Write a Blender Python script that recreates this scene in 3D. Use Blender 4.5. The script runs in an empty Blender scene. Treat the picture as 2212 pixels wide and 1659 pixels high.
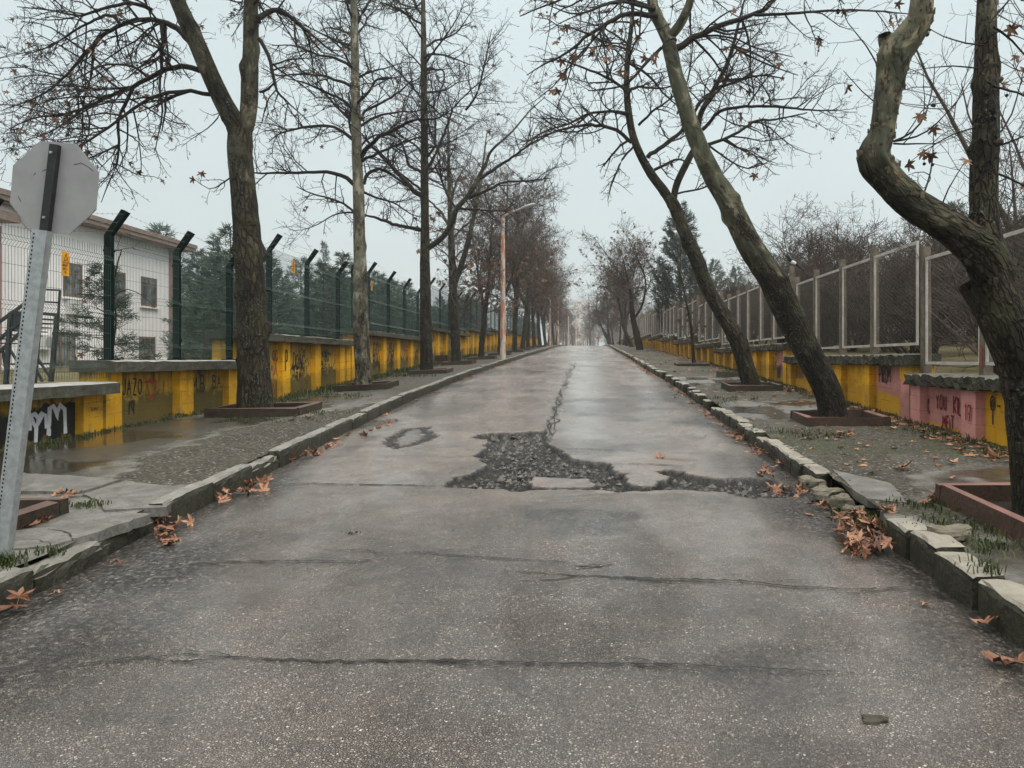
import bpy, math, random
import numpy as np
from mathutils import Vector, Matrix
R = math.radians
sc = bpy.context.scene
COL = sc.collection

# ------------------------------------------------------------------ camera, sky, sun, exposure
EYE = 1.6
PX0, PY0, PF = 1262.0, 776.0, 1661.0          # principal point and focal length of the photograph
cd = bpy.data.cameras.new('camera')
cam = bpy.data.objects.new('camera', cd)
COL.objects.link(cam)
cam.location = (0, 0, EYE)
cam.rotation_euler = (R(90), 0, 0)
cd.sensor_width = 36.0
cd.lens = 36.0 * PF / 2212.0
cd.shift_x = -(PX0 - 1106.0) / 2212.0
cd.shift_y = -(829.5 - PY0) / 2212.0
cd.clip_end = 2000.0
sc.camera = cam

SUN_EL, SUN_ROT = R(48), R(130)
w = bpy.data.worlds.new('World')
sc.world = w
w.use_nodes = True
wn = w.node_tree
wn.nodes.clear()
sky = wn.nodes.new('ShaderNodeTexSky')
sky.sky_type = 'NISHITA'
sky.sun_disc = False
sky.sun_elevation = SUN_EL
sky.sun_rotation = SUN_ROT
sky.air_density = 1.0
sky.dust_density = 6.0
hs = wn.nodes.new('ShaderNodeHueSaturation')
hs.inputs['Saturation'].default_value = 0.35
wn.links.new(sky.outputs[0], hs.inputs['Color'])
mx = wn.nodes.new('ShaderNodeMix')
mx.data_type = 'RGBA'
mx.inputs[0].default_value = 0.85             # thick even cloud over the sky
wn.links.new(hs.outputs[0], mx.inputs[6])
mx.inputs[7].default_value = (6.25, 7.35, 7.65, 1)
# an overcast sky is brightest overhead
tc = wn.nodes.new('ShaderNodeTexCoord')
sx_ = wn.nodes.new('ShaderNodeSeparateXYZ')
wn.links.new(tc.outputs['Generated'], sx_.inputs[0])
mr = wn.nodes.new('ShaderNodeMapRange')
mr.interpolation_type = 'SMOOTHSTEP'
mr.inputs[1].default_value, mr.inputs[2].default_value = 0.42, 1.0
wn.links.new(sx_.outputs[2], mr.inputs[0])
zen = wn.nodes.new('ShaderNodeMix')
zen.data_type = 'RGBA'
wn.links.new(mr.outputs[0], zen.inputs[0])
wn.links.new(mx.outputs[2], zen.inputs[6])
zen.inputs[7].default_value = (27.0, 25.2, 22.6, 1)
cl = wn.nodes.new('ShaderNodeTexNoise')         # faint unevenness of the cloud
cl.inputs['Scale'].default_value = 1.6
cl.inputs['Detail'].default_value = 4.0
wn.links.new(tc.outputs['Generated'], cl.inputs['Vector'])
cr_ = wn.nodes.new('ShaderNodeMapRange')
cr_.inputs[1].default_value, cr_.inputs[2].default_value = 0.3, 0.7
cr_.inputs[3].default_value, cr_.inputs[4].default_value = 0.86, 1.08
wn.links.new(cl.outputs['Fac'], cr_.inputs[0])
bg = wn.nodes.new('ShaderNodeBackground')
bg.inputs['Strength'].default_value = 0.1
cm_ = wn.nodes.new('ShaderNodeVectorMath')
cm_.operation = 'SCALE'
wn.links.new(zen.outputs[2], cm_.inputs[0])
wn.links.new(cr_.outputs[0], cm_.inputs['Scale'])
wn.links.new(cm_.outputs[0], bg.inputs['Color'])
wo = wn.nodes.new('ShaderNodeOutputWorld')
wn.links.new(bg.outputs[0], wo.inputs['Surface'])

sl = bpy.data.lights.new('sun', 'SUN')
sl.energy = 1.2
sl.angle = R(30)
sl.color = (1.0, 0.97, 0.92)
so = bpy.data.objects.new('sun', sl)
COL.objects.link(so)
so.location = (0, 0, 60)
so.rotation_euler = (R(90) - SUN_EL, 0, R(180) - SUN_ROT)

sc.view_settings.view_transform = 'Standard'
sc.view_settings.look = 'None'
sc.view_settings.exposure = 0.2
sc.view_settings.gamma = 1.0
sc.cycles.max_bounces = 6
sc.cycles.diffuse_bounces = 3
sc.cycles.glossy_bounces = 2
sc.cycles.transmission_bounces = 2
sc.cycles.volume_bounces = 2
sc.cycles.transparent_max_bounces = 8
sc.cycles.use_denoising = True
sc.cycles.use_adaptive_sampling = True
sc.cycles.adaptive_threshold = 0.015

# ------------------------------------------------------------------ helpers
rng = random.Random(7)
nrng = np.random.default_rng(7)


def zr(y):
    return 0.0475 * y - 0.00014 * y * y


XL = ([-20, 0, 5, 9.3, 16, 24, 33, 56, 107, 300], [-3.2, -3.25, -3.3, -3.48, -3.7, -3.68, -3.45, -2.95, -2.95, -2.9])
XR = ([-20, 0, 5, 11, 20, 29, 56, 107, 300], [2.12, 2.15, 2.2, 2.27, 2.38, 2.3, 2.35, 2.95, 3.2])
WL, WR = -6.6, 4.95                           # street faces of the two yellow walls


def xl(y): return float(np.interp(y, *XL))
def xr(y): return float(np.interp(y, *XR))


def zl_walk(x, y):                            # left pavement
    t = min(1, max(0, (xl(y) - x) / (xl(y) - WL)))
    wl = 0.14 + (-0.02 - 0.14) * min(1, max(0, (y - 11) / 5))
    return zr(y) + 0.13 * (1 - t) + wl * t


def zr_walk(x, y):
    t = min(1, max(0, (x - xr(y)) / (WR - xr(y))))
    return zr(y) + 0.13 + 0.02 * t


def pix(x, y, Y):
    """point of the scene that the photograph shows at (x, y) when it stands Y metres away"""
    return ((x - PX0) * Y / PF, Y, EYE - (y - PY0) * Y / PF)


def gpix(x, y, off=0.0):
    """point on the road (raised by off) seen at (x, y)"""
    k = (PY0 - y) / PF                        # (z - EYE) / Y
    Y = 6.0
    for _ in range(60):
        Y = max(1.0, (EYE - off) / max(1e-4, 0.0475 - 0.00014 * Y - k))
    return ((x - PX0) * Y / PF, Y, zr(Y) + off)


def hsh(ix, iy, s):
    h = (ix.astype(np.int64) * 374761393 + iy.astype(np.int64) * 668265263 + s * 974634511) & 0x7fffffff
    h = ((h ^ (h >> 13)) * 1274126177) & 0x7fffffff
    return ((h ^ (h >> 16)) & 0xffff) / 65535.0


def noise2(x, y, s=0):
    x = np.asarray(x, float); y = np.asarray(y, float)
    ix, iy = np.floor(x), np.floor(y)
    fx, fy = x - ix, y - iy
    fx = fx * fx * (3 - 2 * fx); fy = fy * fy * (3 - 2 * fy)
    a, b = hsh(ix, iy, s), hsh(ix + 1, iy, s)
    c, d = hsh(ix, iy + 1, s), hsh(ix + 1, iy + 1, s)
    return (a + (b - a) * fx) * (1 - fy) + (c + (d - c) * fx) * fy


def fbm(x, y, s=0, o=3):
    t, a, n = 0, 0.5, 0
    for k in range(o):
        t = t + a * noise2(x * 2 ** k, y * 2 ** k, s + k * 17); n += a; a *= 0.5
    return t / n


def sdpoly(px, py, poly):
    """signed distance to a polygon, positive inside"""
    d = np.full(px.shape, 1e9); ins = np.zeros(px.shape, bool)
    n = len(poly)
    for i in range(n):
        ax, ay = poly[i][0], poly[i][1]; bx, by = poly[(i + 1) % n][0], poly[(i + 1) % n][1]
        ex, ey = bx - ax, by - ay
        t = np.clip(((px - ax) * ex + (py - ay) * ey) / (ex * ex + ey * ey + 1e-12), 0, 1)
        d = np.minimum(d, (px - ax - t * ex) ** 2 + (py - ay - t * ey) ** 2)
        c = (ay > py) != (by > py)
        ins ^= c & (px < ex * (py - ay) / (ey if abs(ey) > 1e-12 else 1e-12) + ax)
    d = np.sqrt(d)
    return np.where(ins, d, -d)


def sstep(a, b, x):
    t = np.clip((x - a) / (b - a), 0, 1)
    return t * t * (3 - 2 * t)


def wloc(o):
    v = Vector((0, 0, 0))
    while o is not None:
        v = v + o.location; o = o.parent
    return v


def link(name, me, parent=None, loc=None):
    o = bpy.data.objects.new(name, me)
    COL.objects.link(o)
    if parent is not None:
        o.parent = parent
    if loc is not None:
        o.location = loc
    return o


def tag(o, label=None, cat=None, group=None, kind=None):
    if label: o['label'] = label
    if cat: o['category'] = cat
    if group: o['group'] = group
    if kind: o['kind'] = kind
    return o


def root(name, loc, label, cat, group=None):
    return tag(link(name, None, None, loc), label, cat, group)


def mesh_np(name, V, F, mats=(), smooth=False, mi=None, attrs=None):
    """V (n,3); F either (m,k) array or list of lists"""
    me = bpy.data.meshes.new(name)
    V = np.asarray(V, np.float32)
    if isinstance(F, np.ndarray):
        m, k = F.shape
        me.vertices.add(len(V)); me.vertices.foreach_set('co', V.ravel())
        me.loops.add(m * k); me.loops.foreach_set('vertex_index', F.ravel().astype(np.int32))
        me.polygons.add(m); me.polygons.foreach_set('loop_start', np.arange(0, m * k, k, dtype=np.int32))
        me.update(calc_edges=True)
    else:
        me.from_pydata(V.tolist(), [], F); me.update()
    for mt in mats:
        me.materials.append(mt)
    if mi is not None:
        me.polygons.foreach_set('material_index', np.asarray(mi, np.int32))
    if smooth:
        me.polygons.foreach_set('use_smooth', np.ones(len(me.polygons), bool))
    for k, a in (attrs or {}).items():
        a = np.asarray(a, np.float32)
        if a.ndim == 1:
            at = me.attributes.new(k, 'FLOAT', 'POINT'); at.data.foreach_set('value', a)
        else:
            at = me.attributes.new(k, 'FLOAT_VECTOR', 'POINT'); at.data.foreach_set('vector', a.ravel())
    return me


class MB:
    """collects faces of one part; every build() is one mesh object"""
    def __init__(s): s.v = []; s.f = []; s.m = []; s.h = []
    def add(s, vs, fs, mi=0):
        b = len(s.v); s.v += [tuple(p) for p in vs]
        for f in fs: s.f.append([b + i for i in f]); s.m.append(mi)
    def box(s, x0, x1, y0, y1, z0, z1, mi=0):
        s.hexa([(x0, y0, z0), (x1, y0, z0), (x1, y1, z0), (x0, y1, z0), (x0, y0, z1), (x1, y0, z1), (x1, y1, z1), (x0, y1, z1)], mi)
    def hexa(s, c, mi=0):
        s.add(c, [(3, 2, 1, 0), (4, 5, 6, 7), (0, 1, 5, 4), (1, 2, 6, 5), (2, 3, 7, 6), (3, 0, 4, 7)], mi)
    def bar(s, a, b, w, d, up=(0, 0, 1), mi=0, w2=None, d2=None):
        a, b = Vector(a), Vector(b); t = (b - a).normalized(); u = Vector(up)
        if abs(t.dot(u)) > .98: u = Vector((0, 1, 0))
        x = t.cross(u).normalized(); y = x.cross(t).normalized()
        w2 = w if w2 is None else w2; d2 = d if d2 is None else d2
        q = [(-1, -1), (1, -1), (1, 1), (-1, 1)]
        s.hexa([a + x * i * w / 2 + y * j * d / 2 for i, j in q] + [b + x * i * w2 / 2 + y * j * d2 / 2 for i, j in q], mi)
    def tube(s, pts, rs, n=8, mi=0, cap=True):
        pts = [Vector(p) for p in pts]
        if not hasattr(rs, '__len__'): rs = [rs] * len(pts)
        b = len(s.v); u = Vector((0.31, 0.17, 0.93))
        for i, p in enumerate(pts):
            t = (pts[min(i + 1, len(pts) - 1)] - pts[max(i - 1, 0)]).normalized()
            if abs(t.dot(u)) > .95: u = Vector((1, 0, 0))
            x = (u - t * t.dot(u)).normalized(); y = t.cross(x)
            for k in range(n):
                a = 2 * math.pi * k / n
                s.v.append(tuple(p + (x * math.cos(a) + y * math.sin(a)) * rs[i]))
        for i in range(len(pts) - 1):
            for k in range(n):
                s.f.append([b + i * n + k, b + i * n + (k + 1) % n, b + (i + 1) * n + (k + 1) % n, b + (i + 1) * n + k]); s.m.append(mi)
        if cap:
            s.f.append([b + k for k in range(n)][::-1]); s.m.append(mi)
            e = b + (len(pts) - 1) * n
            s.f.append([e + k for k in range(n)]); s.m.append(mi)
    def prism(s, poly, top, bot, mi=0):
        """poly [(x, y)], top/bot functions giving z"""
        n = len(poly)
        s.add([(x, y, top(x, y)) for x, y in poly] + [(x, y, bot(x, y)) for x, y in poly],
              [list(range(n)), list(range(2 * n - 1, n - 1, -1))] + [[i, n + i, n + (i + 1) % n, (i + 1) % n] for i in range(n)], mi)
    def build(s, name, mats, parent=None, smooth=False, loc=None, attrs=None):
        if not isinstance(mats, (list, tuple)): mats = [mats]
        o0 = Vector(loc) if loc is not None else Vector((0, 0, 0))
        base = (wloc(parent) if parent is not None else Vector((0, 0, 0))) + o0
        V = np.array(s.v, float).reshape(-1, 3) - np.array(base)
        me = mesh_np(name, V, s.f, mats, smooth, s.m, attrs)
        return link(name, me, parent, loc)


def copy_tree(o, parent=None):
    c = o.copy(); COL.objects.link(c); c.parent = parent
    for ch in o.children:
        copy_tree(ch, c)
    return c

# ------------------------------------------------------------------ materials


def node(nt, t, ins=None, **props):
    nd = nt.nodes.new(t)
    for k, v in props.items(): setattr(nd, k, v)
    for k, v in (ins or {}).items():
        s_ = nd.inputs[k]
        if isinstance(v, bpy.types.NodeSocket): nt.links.new(v, s_)
        else: s_.default_value = v
    return nd


class Mat:
    def __init__(s, name, rough=0.7, spec=0.4):
        s.m = bpy.data.materials.new(name); s.m.use_nodes = True
        s.nt = s.m.node_tree; s.b = s.nt.nodes['Principled BSDF']
        s.b.inputs['Roughness'].default_value = rough
        s.b.inputs['Specular IOR Level'].default_value = spec
        s.pos = node(s.nt, 'ShaderNodeNewGeometry').outputs['Position']
    def map(s, vec, scale):
        return node(s.nt, 'ShaderNodeMapping', {'Vector': vec, 'Scale': scale}).outputs[0]
    def noise(s, scale, detail=4, rough=.6, vec=None, dist=0.0):
        return node(s.nt, 'ShaderNodeTexNoise', {'Vector': s.pos if vec is None else vec, 'Scale': scale, 'Detail': detail, 'Roughness': rough, 'Distortion': dist}).outputs['Fac']
    def vor(s, scale, feature='F1', vec=None, out='Distance', rnd=1.0):
        return node(s.nt, 'ShaderNodeTexVoronoi', {'Vector': s.pos if vec is None else vec, 'Scale': scale, 'Randomness': rnd}, feature=feature).outputs[out]
    def ramp(s, fac, stops, interp='LINEAR'):
        nd = node(s.nt, 'ShaderNodeValToRGB', {'Fac': fac}); cr = nd.color_ramp; cr.interpolation = interp
        while len(cr.elements) < len(stops): cr.elements.new(0.5)
        for e, (p, c) in zip(cr.elements, stops):
            e.position = p; e.color = (c, c, c, 1) if not hasattr(c, '__len__') else (*c, 1)
        return nd.outputs[0]
    def mix(s, fac, a, b, mode='MIX'):
        nd = s.nt.nodes.new('ShaderNodeMix'); nd.data_type = 'RGBA'; nd.blend_type = mode; nd.clamp_factor = True
        for i, v in ((0, fac), (6, a), (7, b)):
            if isinstance(v, bpy.types.NodeSocket): s.nt.links.new(v, nd.inputs[i])
            elif i == 0: nd.inputs[0].default_value = v
            else: nd.inputs[i].default_value = (*v, 1) if hasattr(v, '__len__') else (v, v, v, 1)
        return nd.outputs[2]
    def math(s, op, a, b=0.5, c=None, clamp=False):
        ins = {0: a, 1: b}
        if c is not None: ins[2] = c
        return node(s.nt, 'ShaderNodeMath', ins, operation=op, use_clamp=clamp).outputs[0]
    def attr(s, name, out='Fac'):
        return node(s.nt, 'ShaderNodeAttribute', None, attribute_name=name).outputs[out]
    def sep(s, vec):
        return node(s.nt, 'ShaderNodeSeparateXYZ', {0: vec}).outputs
    def objrand(s):
        return node(s.nt, 'ShaderNodeObjectInfo').outputs['Random']
    def col(s, c):
        if isinstance(c, bpy.types.NodeSocket): s.nt.links.new(c, s.b.inputs['Base Color'])
        else: s.b.inputs['Base Color'].default_value = (*c, 1)
        return s
    def rough(s, r):
        if isinstance(r, bpy.types.NodeSocket): s.nt.links.new(r, s.b.inputs['Roughness'])
        else: s.b.inputs['Roughness'].default_value = r
        return s
    def bump(s, h, dist=.01, strength=1.0, prev=None):
        ins = {'Height': h, 'Distance': dist, 'Strength': strength}
        if prev is not None: ins['Normal'] = prev
        o = node(s.nt, 'ShaderNodeBump', ins).outputs[0]
        s.nt.links.new(o, s.b.inputs['Normal'])
        return o


def simple(name, c, rough=.6, spec=.4, var=.25, scale=8.0, bump=0.0, metallic=0.0):
    M = Mat(name, rough, spec)
    n = M.noise(scale, 5)
    c = np.array(c)
    M.col(M.ramp(n, [(.3, tuple(c * (1 - var))), (.7, tuple(np.minimum(1, c * (1 + var))))]))
    M.b.inputs['Metallic'].default_value = metallic
    if bump: M.bump(M.noise(scale * 6, 4), bump)
    return M.m


MT = {}
# wet asphalt with exposed light aggregate
M = Mat('wet_asphalt', .5, .5)
wv = M.mix(.012, M.pos, node(M.nt, 'ShaderNodeTexNoise', {'Vector': M.pos, 'Scale': 60.0, 'Detail': 2.0}).outputs['Color'], 'ADD')
cell = M.vor(84, 'F1', wv, 'Color'); cellv = M.sep(cell)[0]
edge = M.vor(84, 'DISTANCE_TO_EDGE', wv)
c2 = M.vor(165, 'F1', wv, 'Color'); cell2 = M.sep(c2)[1]; edge2 = M.vor(165, 'DISTANCE_TO_EDGE', wv)
big = M.noise(.9, 4); med = M.noise(5, 5)
stone = M.ramp(cellv, [(0, (.05, .045, .039)), (.4, (.125, .113, .099)), (.75, (.215, .196, .174)), (.93, (.33, .31, .28)), (1, (.54, .52, .48))])
fine = M.ramp(cell2, [(0, (.06, .054, .048)), (.6, (.15, .135, .119)), (1, (.27, .252, .228))])
pick = M.ramp(M.math('ADD', M.noise(2.2, 4), M.math('MULTIPLY', M.sep(cell)[1], .3)), [(.5, 0), (.72, 1)])
base = M.mix(pick, fine, stone)
binder = M.mix(pick, M.ramp(edge2, [(0, .0), (.24, 1)]), M.ramp(edge, [(0, 0), (.22, 1)]))
base = M.mix(M.math('SUBTRACT', 1.0, binder), base, (.01, .0095, .009))
tone = M.ramp(M.math('ADD', M.math('MULTIPLY', big, .55), M.math('MULTIPLY', med, .45)), [(.3, (.5, .5, .51)), (.5, (1, .96, .93)), (.68, (1.4, 1.31, 1.25))])
base = M.mix(1.0, base, tone, 'MULTIPLY')
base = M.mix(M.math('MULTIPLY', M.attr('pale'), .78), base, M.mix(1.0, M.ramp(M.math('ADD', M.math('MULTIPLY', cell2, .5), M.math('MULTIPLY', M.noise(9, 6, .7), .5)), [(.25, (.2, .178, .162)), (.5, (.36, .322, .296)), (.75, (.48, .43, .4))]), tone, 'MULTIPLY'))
dirtn = M.noise(28, 4)
dirt = M.math('MULTIPLY', M.attr('dirt'), M.ramp(dirtn, [(.34, .3), (.54, 1)]), clamp=True)
base = M.mix(dirt, base, M.ramp(M.sep(M.vor(48, 'F1', out='Color'))[2], [(0, (.006, .006, .006)), (.7, (.016, .015, .013)), (.9, (.08, .075, .062)), (1, (.3, .28, .24))]))
pot = M.attr('pot')
pv_ = M.vor(30, 'F1', wv, 'Color'); pe = M.vor(30, 'DISTANCE_TO_EDGE', wv)
gr = M.ramp(M.sep(pv_)[0], [(0, (.006, .0065, .006)), (.6, (.022, .023, .021)), (.9, (.06, .06, .054)), (1, (.2, .195, .18))])
gr = M.mix(M.ramp(M.noise(4, 4), [(.45, 0), (.62, .5)]), gr, (.024, .021, .015))
gr = M.mix(M.ramp(pe, [(0, .9), (.12, 0)]), gr, (.004, .004, .004))
base = M.mix(pot, base, gr)
base = M.mix(M.attr('rim_shade'), base, (.006, .006, .006))  # black pothole edge: cut bitumen, with the weak edge shadow painted in
M.col(base)
dry = M.math('ADD', M.math('MULTIPLY', M.math('MAXIMUM', pot, dirt), .7), 0.0)
wetn = M.noise(1.1, 4, vec=M.map(M.pos, (1.3, .5, 1)))
film = M.ramp(M.math('ADD', wetn, M.math('MULTIPLY', M.attr('wet'), .3)), [(.38, .15), (.6, .75), (.85, 1)])
film = M.math('MULTIPLY', film, M.math('SUBTRACT', 1.0, dry))
M.nt.links.new(film, M.b.inputs['Coat Weight'])
M.nt.links.new(M.ramp(M.math('ADD', wetn, M.math('MULTIPLY', M.attr('wet'), .12)), [(.35, .36), (.6, .25), (.8, .17)]), M.b.inputs['Coat Roughness'])
M.b.inputs['Coat IOR'].default_value = 1.45
M.rough(M.ramp(wetn, [(.3, .34), (.7, .5)]))
hgt = M.math('ADD', M.math('MULTIPLY', binder, .8), M.math('MULTIPLY', cellv, .5))
hgt = M.math('SUBTRACT', hgt, M.math('MULTIPLY', M.math('MULTIPLY', M.ramp(pe, [(0, 1), (.3, 0)]), pot), 3.0))
M.bump(hgt, .009, 1.0)
MT['asphalt'] = M.m

M = Mat('road_crack', .6, .3); M.col(M.ramp(M.noise(60), [(.3, (.006, .006, .006)), (.8, (.03, .028, .024))])); MT['crack'] = M.m

# pavement: wet concrete, loose gravel, moss, puddle
M = Mat('wet_pavement', .4, .5)
g1 = M.vor(38, 'F1', out='Color'); gd = M.vor(38, 'F1')
grav = M.ramp(M.sep(g1)[0], [(0, (.012, .01, .007)), (.5, (.048, .041, .027)), (.85, (.12, .106, .075)), (1, (.34, .32, .27))])
grav = M.mix(M.ramp(gd, [(.35, 0), (.75, .85)]), grav, (.02, .018, .014))
grav = M.mix(M.ramp(M.noise(2.2, 4), [(.42, 0), (.66, .65)]), grav, (.06, .056, .036))
conc = M.ramp(M.noise(7, 6), [(.3, (.09, .088, .08)), (.55, (.16, .156, .145)), (.75, (.25, .245, .23))])
conc = M.mix(M.ramp(M.noise(90, 3), [(.55, 0), (.75, .4)]), conc, (.08, .078, .07))
base = M.mix(M.attr('gravel'), conc, grav)
mossn = M.ramp(M.noise(18, 5), [(.35, .1), (.6, 1)])
base = M.mix(M.math('MULTIPLY', M.attr('moss'), mossn), base, M.ramp(M.noise(55), [(.3, (.016, .022, .008)), (.7, (.055, .07, .022))]))
pud = M.attr('puddle')
base = M.mix(M.math('MULTIPLY', pud, .9), base, (.03, .025, .015))
M.col(base)
rgh = M.mix(pud, M.mix(M.attr('gravel'), M.ramp(M.noise(1.6, 4), [(.35, .22), (.65, .55)]), (.75, .75, .75)), (.07, .07, .07))
M.rough(rgh)
hh = M.math('MULTIPLY', M.math('MULTIPLY', M.math('SUBTRACT', .8, gd), M.attr('gravel')), 1.0)
hh = M.math('ADD', hh, M.math('MULTIPLY', M.noise(60, 4), .25))
hh = M.math('MULTIPLY', hh, M.math('SUBTRACT', 1.0, M.math('MULTIPLY', pud, .93)))
M.bump(hh, .028, 1.0)
MT['walk'] = M.m


def concrete(name, c0, c1, moss=.5, bump=.006, pale=None, rough=.75):
    M = Mat(name, rough, .35)
    n = M.noise(6, 7, .65)
    b = M.ramp(n, [(.3, c0), (.7, c1)])
    b = M.mix(M.ramp(M.noise(45, 4), [(.5, 0), (.72, .6)]), b, tuple(np.array(c0) * .35))
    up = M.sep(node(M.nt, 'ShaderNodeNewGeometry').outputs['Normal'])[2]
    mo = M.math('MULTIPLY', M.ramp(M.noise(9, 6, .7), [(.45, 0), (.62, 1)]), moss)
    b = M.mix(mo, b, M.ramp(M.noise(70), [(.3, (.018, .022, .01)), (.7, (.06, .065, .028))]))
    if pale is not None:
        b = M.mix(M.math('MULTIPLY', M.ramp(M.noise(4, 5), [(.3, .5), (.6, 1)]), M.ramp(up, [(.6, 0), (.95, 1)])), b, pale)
    M.col(b)
    M.bump(M.math('ADD', M.noise(25, 6, .7), M.math('MULTIPLY', M.vor(30), .4)), bump, .8)
    return M.m


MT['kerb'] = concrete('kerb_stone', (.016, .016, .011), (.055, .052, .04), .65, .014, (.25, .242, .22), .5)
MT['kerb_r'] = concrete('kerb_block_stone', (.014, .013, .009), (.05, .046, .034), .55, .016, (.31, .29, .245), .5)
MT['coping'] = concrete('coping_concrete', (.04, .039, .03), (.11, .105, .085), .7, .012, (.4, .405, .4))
MT['coping_r'] = concrete('mossy_coping', (.016, .016, .011), (.07, .066, .05), .85, .035, (.17, .17, .15))
MT['slab'] = concrete('paving_slab', (.1, .097, .088), (.23, .225, .21), .3, .008, None, .35)
MT['planter'] = concrete('red_planter_kerb', (.017, .011, .008), (.05, .03, .023), .55, .008, (.11, .062, .05), .5)
MT['planter_p'] = concrete('pink_planter_kerb', (.035, .019, .014), (.09, .046, .036), .5, .008, (.24, .12, .1), .5)
MT['rubble'] = concrete('mossy_rubble', (.03, .03, .02), (.1, .095, .07), .8, .03)
MT['rock'] = concrete('field_stone', (.1, .09, .065), (.26, .235, .18), .2, .02)


def wallpaint(name, c, c2, dirty=1.0, pink=()):
    """h attribute: (metres above ground, metres below the coping, along)"""
    M = Mat(name, .65, .3)
    h = M.sep(M.attr('wall', 'Vector'))
    cv = node(M.nt, 'ShaderNodeCombineXYZ', {0: h[2], 1: h[0], 2: 0.0}).outputs[0]
    b = M.ramp(M.noise(2.2, 6, .65, cv), [(.3, c2), (.6, c)])
    b = M.mix(M.ramp(M.noise(24, 5, .7, cv), [(.56, 0), (.68, .55)]), b, tuple(np.array(c) * .55))
    for (ya, yb, ha, hb) in pink:               # repainted areas: along from ya to yb, height from ha to hb
        wob = M.math('MULTIPLY', M.math('SUBTRACT', M.noise(7, 5, .65, cv), .5), .22)
        a_ = M.math('ADD', h[2], wob); b_ = M.math('ADD', h[0], wob)
        m_ = M.math('MULTIPLY', M.math('MULTIPLY', M.ramp(M.math('SUBTRACT', a_, ya), [(0, 0), (.02, 1)]), M.ramp(M.math('SUBTRACT', yb, a_), [(0, 0), (.02, 1)])),
                    M.math('MULTIPLY', M.ramp(M.math('SUBTRACT', b_, ha), [(0, 0), (.03, 1)]), M.ramp(M.math('SUBTRACT', hb, b_), [(0, 0), (.03, 1)])))
        b = M.mix(m_, b, M.ramp(M.noise(9, 5, .6, cv), [(.35, (.6, .25, .23)), (.65, (.74, .33, .31))]))
    # peeled plaster
    peel = M.math('MULTIPLY', M.ramp(M.noise(3.1, 6, .6, cv), [(.57, 0), (.61, 1)]), M.ramp(h[0], [(.15, 1), (.55, .15)]))
    b = M.mix(M.math('MULTIPLY', peel, .8 * dirty), b, M.ramp(M.noise(30, 4, .6, cv), [(.3, (.12, .115, .1)), (.7, (.24, .23, .2))]))
    br = node(M.nt, 'ShaderNodeTexBrick', {'Vector': cv, 'Scale': 1.0, 'Mortar Size': .006, 'Mortar Smooth': .4, 'Brick Width': .4, 'Row Height': .2})
    joint = M.math('MULTIPLY', br.outputs['Fac'], M.ramp(M.noise(2.7, 4, .6, cv), [(.42, 0), (.6, .7)]))
    b = M.mix(joint, b, (.09, .06, .02))
    # black run-off streaks hanging from the coping
    st = M.noise(1.0, 5, .7, M.map(cv, (9, 1.1, 1)))
    drip = M.math('MULTIPLY', M.ramp(st, [(.45, 0), (.63, 1)]), M.ramp(h[1], [(.05, 1), (.18, .65), (.56, 0)]))
    b = M.mix(M.math('MULTIPLY', drip, .9 * dirty), b, (.022, .021, .015))
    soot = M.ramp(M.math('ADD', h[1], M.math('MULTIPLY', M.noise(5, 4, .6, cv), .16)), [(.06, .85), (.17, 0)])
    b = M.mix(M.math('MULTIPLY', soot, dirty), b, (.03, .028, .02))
    # moss and splash creeping up from the ground
    mm = M.math('SUBTRACT', h[0], M.math('MULTIPLY', M.noise(4.5, 6, .7, cv), .7))
    ms = M.ramp(mm, [(.0, 1), (.0, 1), (.14, 0)])
    b = M.mix(M.math('MULTIPLY', ms, .85 * dirty), b, M.ramp(M.noise(40, 4, .6, cv), [(.3, (.02, .021, .009)), (.7, (.085, .08, .03))]))
    M.col(b)
    M.bump(M.math('ADD', M.noise(35, 6, .7, cv), M.math('MULTIPLY', M.math('ADD', peel, joint), -.6)), .008, .8)
    return M.m


MT['yellow'] = wallpaint('yellow_wall_paint', (.62, .36, .035), (.38, .235, .04), 1.0)
MT['yellow_p'] = wallpaint('yellow_pilaster_paint', (.9, .47, .01), (.78, .38, .01), .45)
MT['yellow_r'] = wallpaint('yellow_wall_paint_clean', (.66, .36, .022), (.46, .26, .025), .85)
MT['yellow_s1'] = wallpaint('pink_yellow_paint_near', (.86, .45, .014), (.7, .34, .014), .3, ((9.95 + WR, 11.3 + WR, .03, 1.2), (6.0 + WR, 9.05 + WR, .25, 1.2)))
MT['yellow_s2'] = wallpaint('pink_yellow_paint_patch', (.86, .45, .014), (.7, .34, .014), .4, ((11.9 + WR, 13.02 + WR, .3, .88),))
MT['yellow_s3'] = wallpaint('pink_patch_far', (.86, .45, .014), (.62, .31, .014), .7, ((19.1 + WR, 19.8 + WR, .25, .8),))
MT['pink_p'] = wallpaint('pink_pilaster_paint', (.74, .33, .31), (.6, .25, .23), .2)
MT['half_p'] = wallpaint('pink_and_yellow_pilaster', (.84, .43, .012), (.7, .35, .012), .5, ((0.0, 90.0, -.5, .62),))
MT['pink'] = simple('pink_wall_paint', (.62, .25, .235), .65, .3, .12, 5, .002)
MT['paint_black'] = simple('black_spray_paint', (.009, .009, .01), .5, .4, .3, 20)
MT['paint_dim'] = simple('faded_black_paint', (.05, .038, .02), .6, .3, .4, 20)
MT['paint_red'] = simple('red_spray_paint', (.42, .045, .02), .5, .4, .25, 20)
MT['paint_red_d'] = simple('dark_red_spray_paint', (.2, .012, .018), .5, .4, .25, 20)
MT['paint_white'] = simple('white_spray_paint', (.62, .64, .66), .5, .4, .15, 20)
MT['green_metal'] = simple('dark_green_metal', (.002, .009, .0075), .6, .06, .2, 10)
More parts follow.
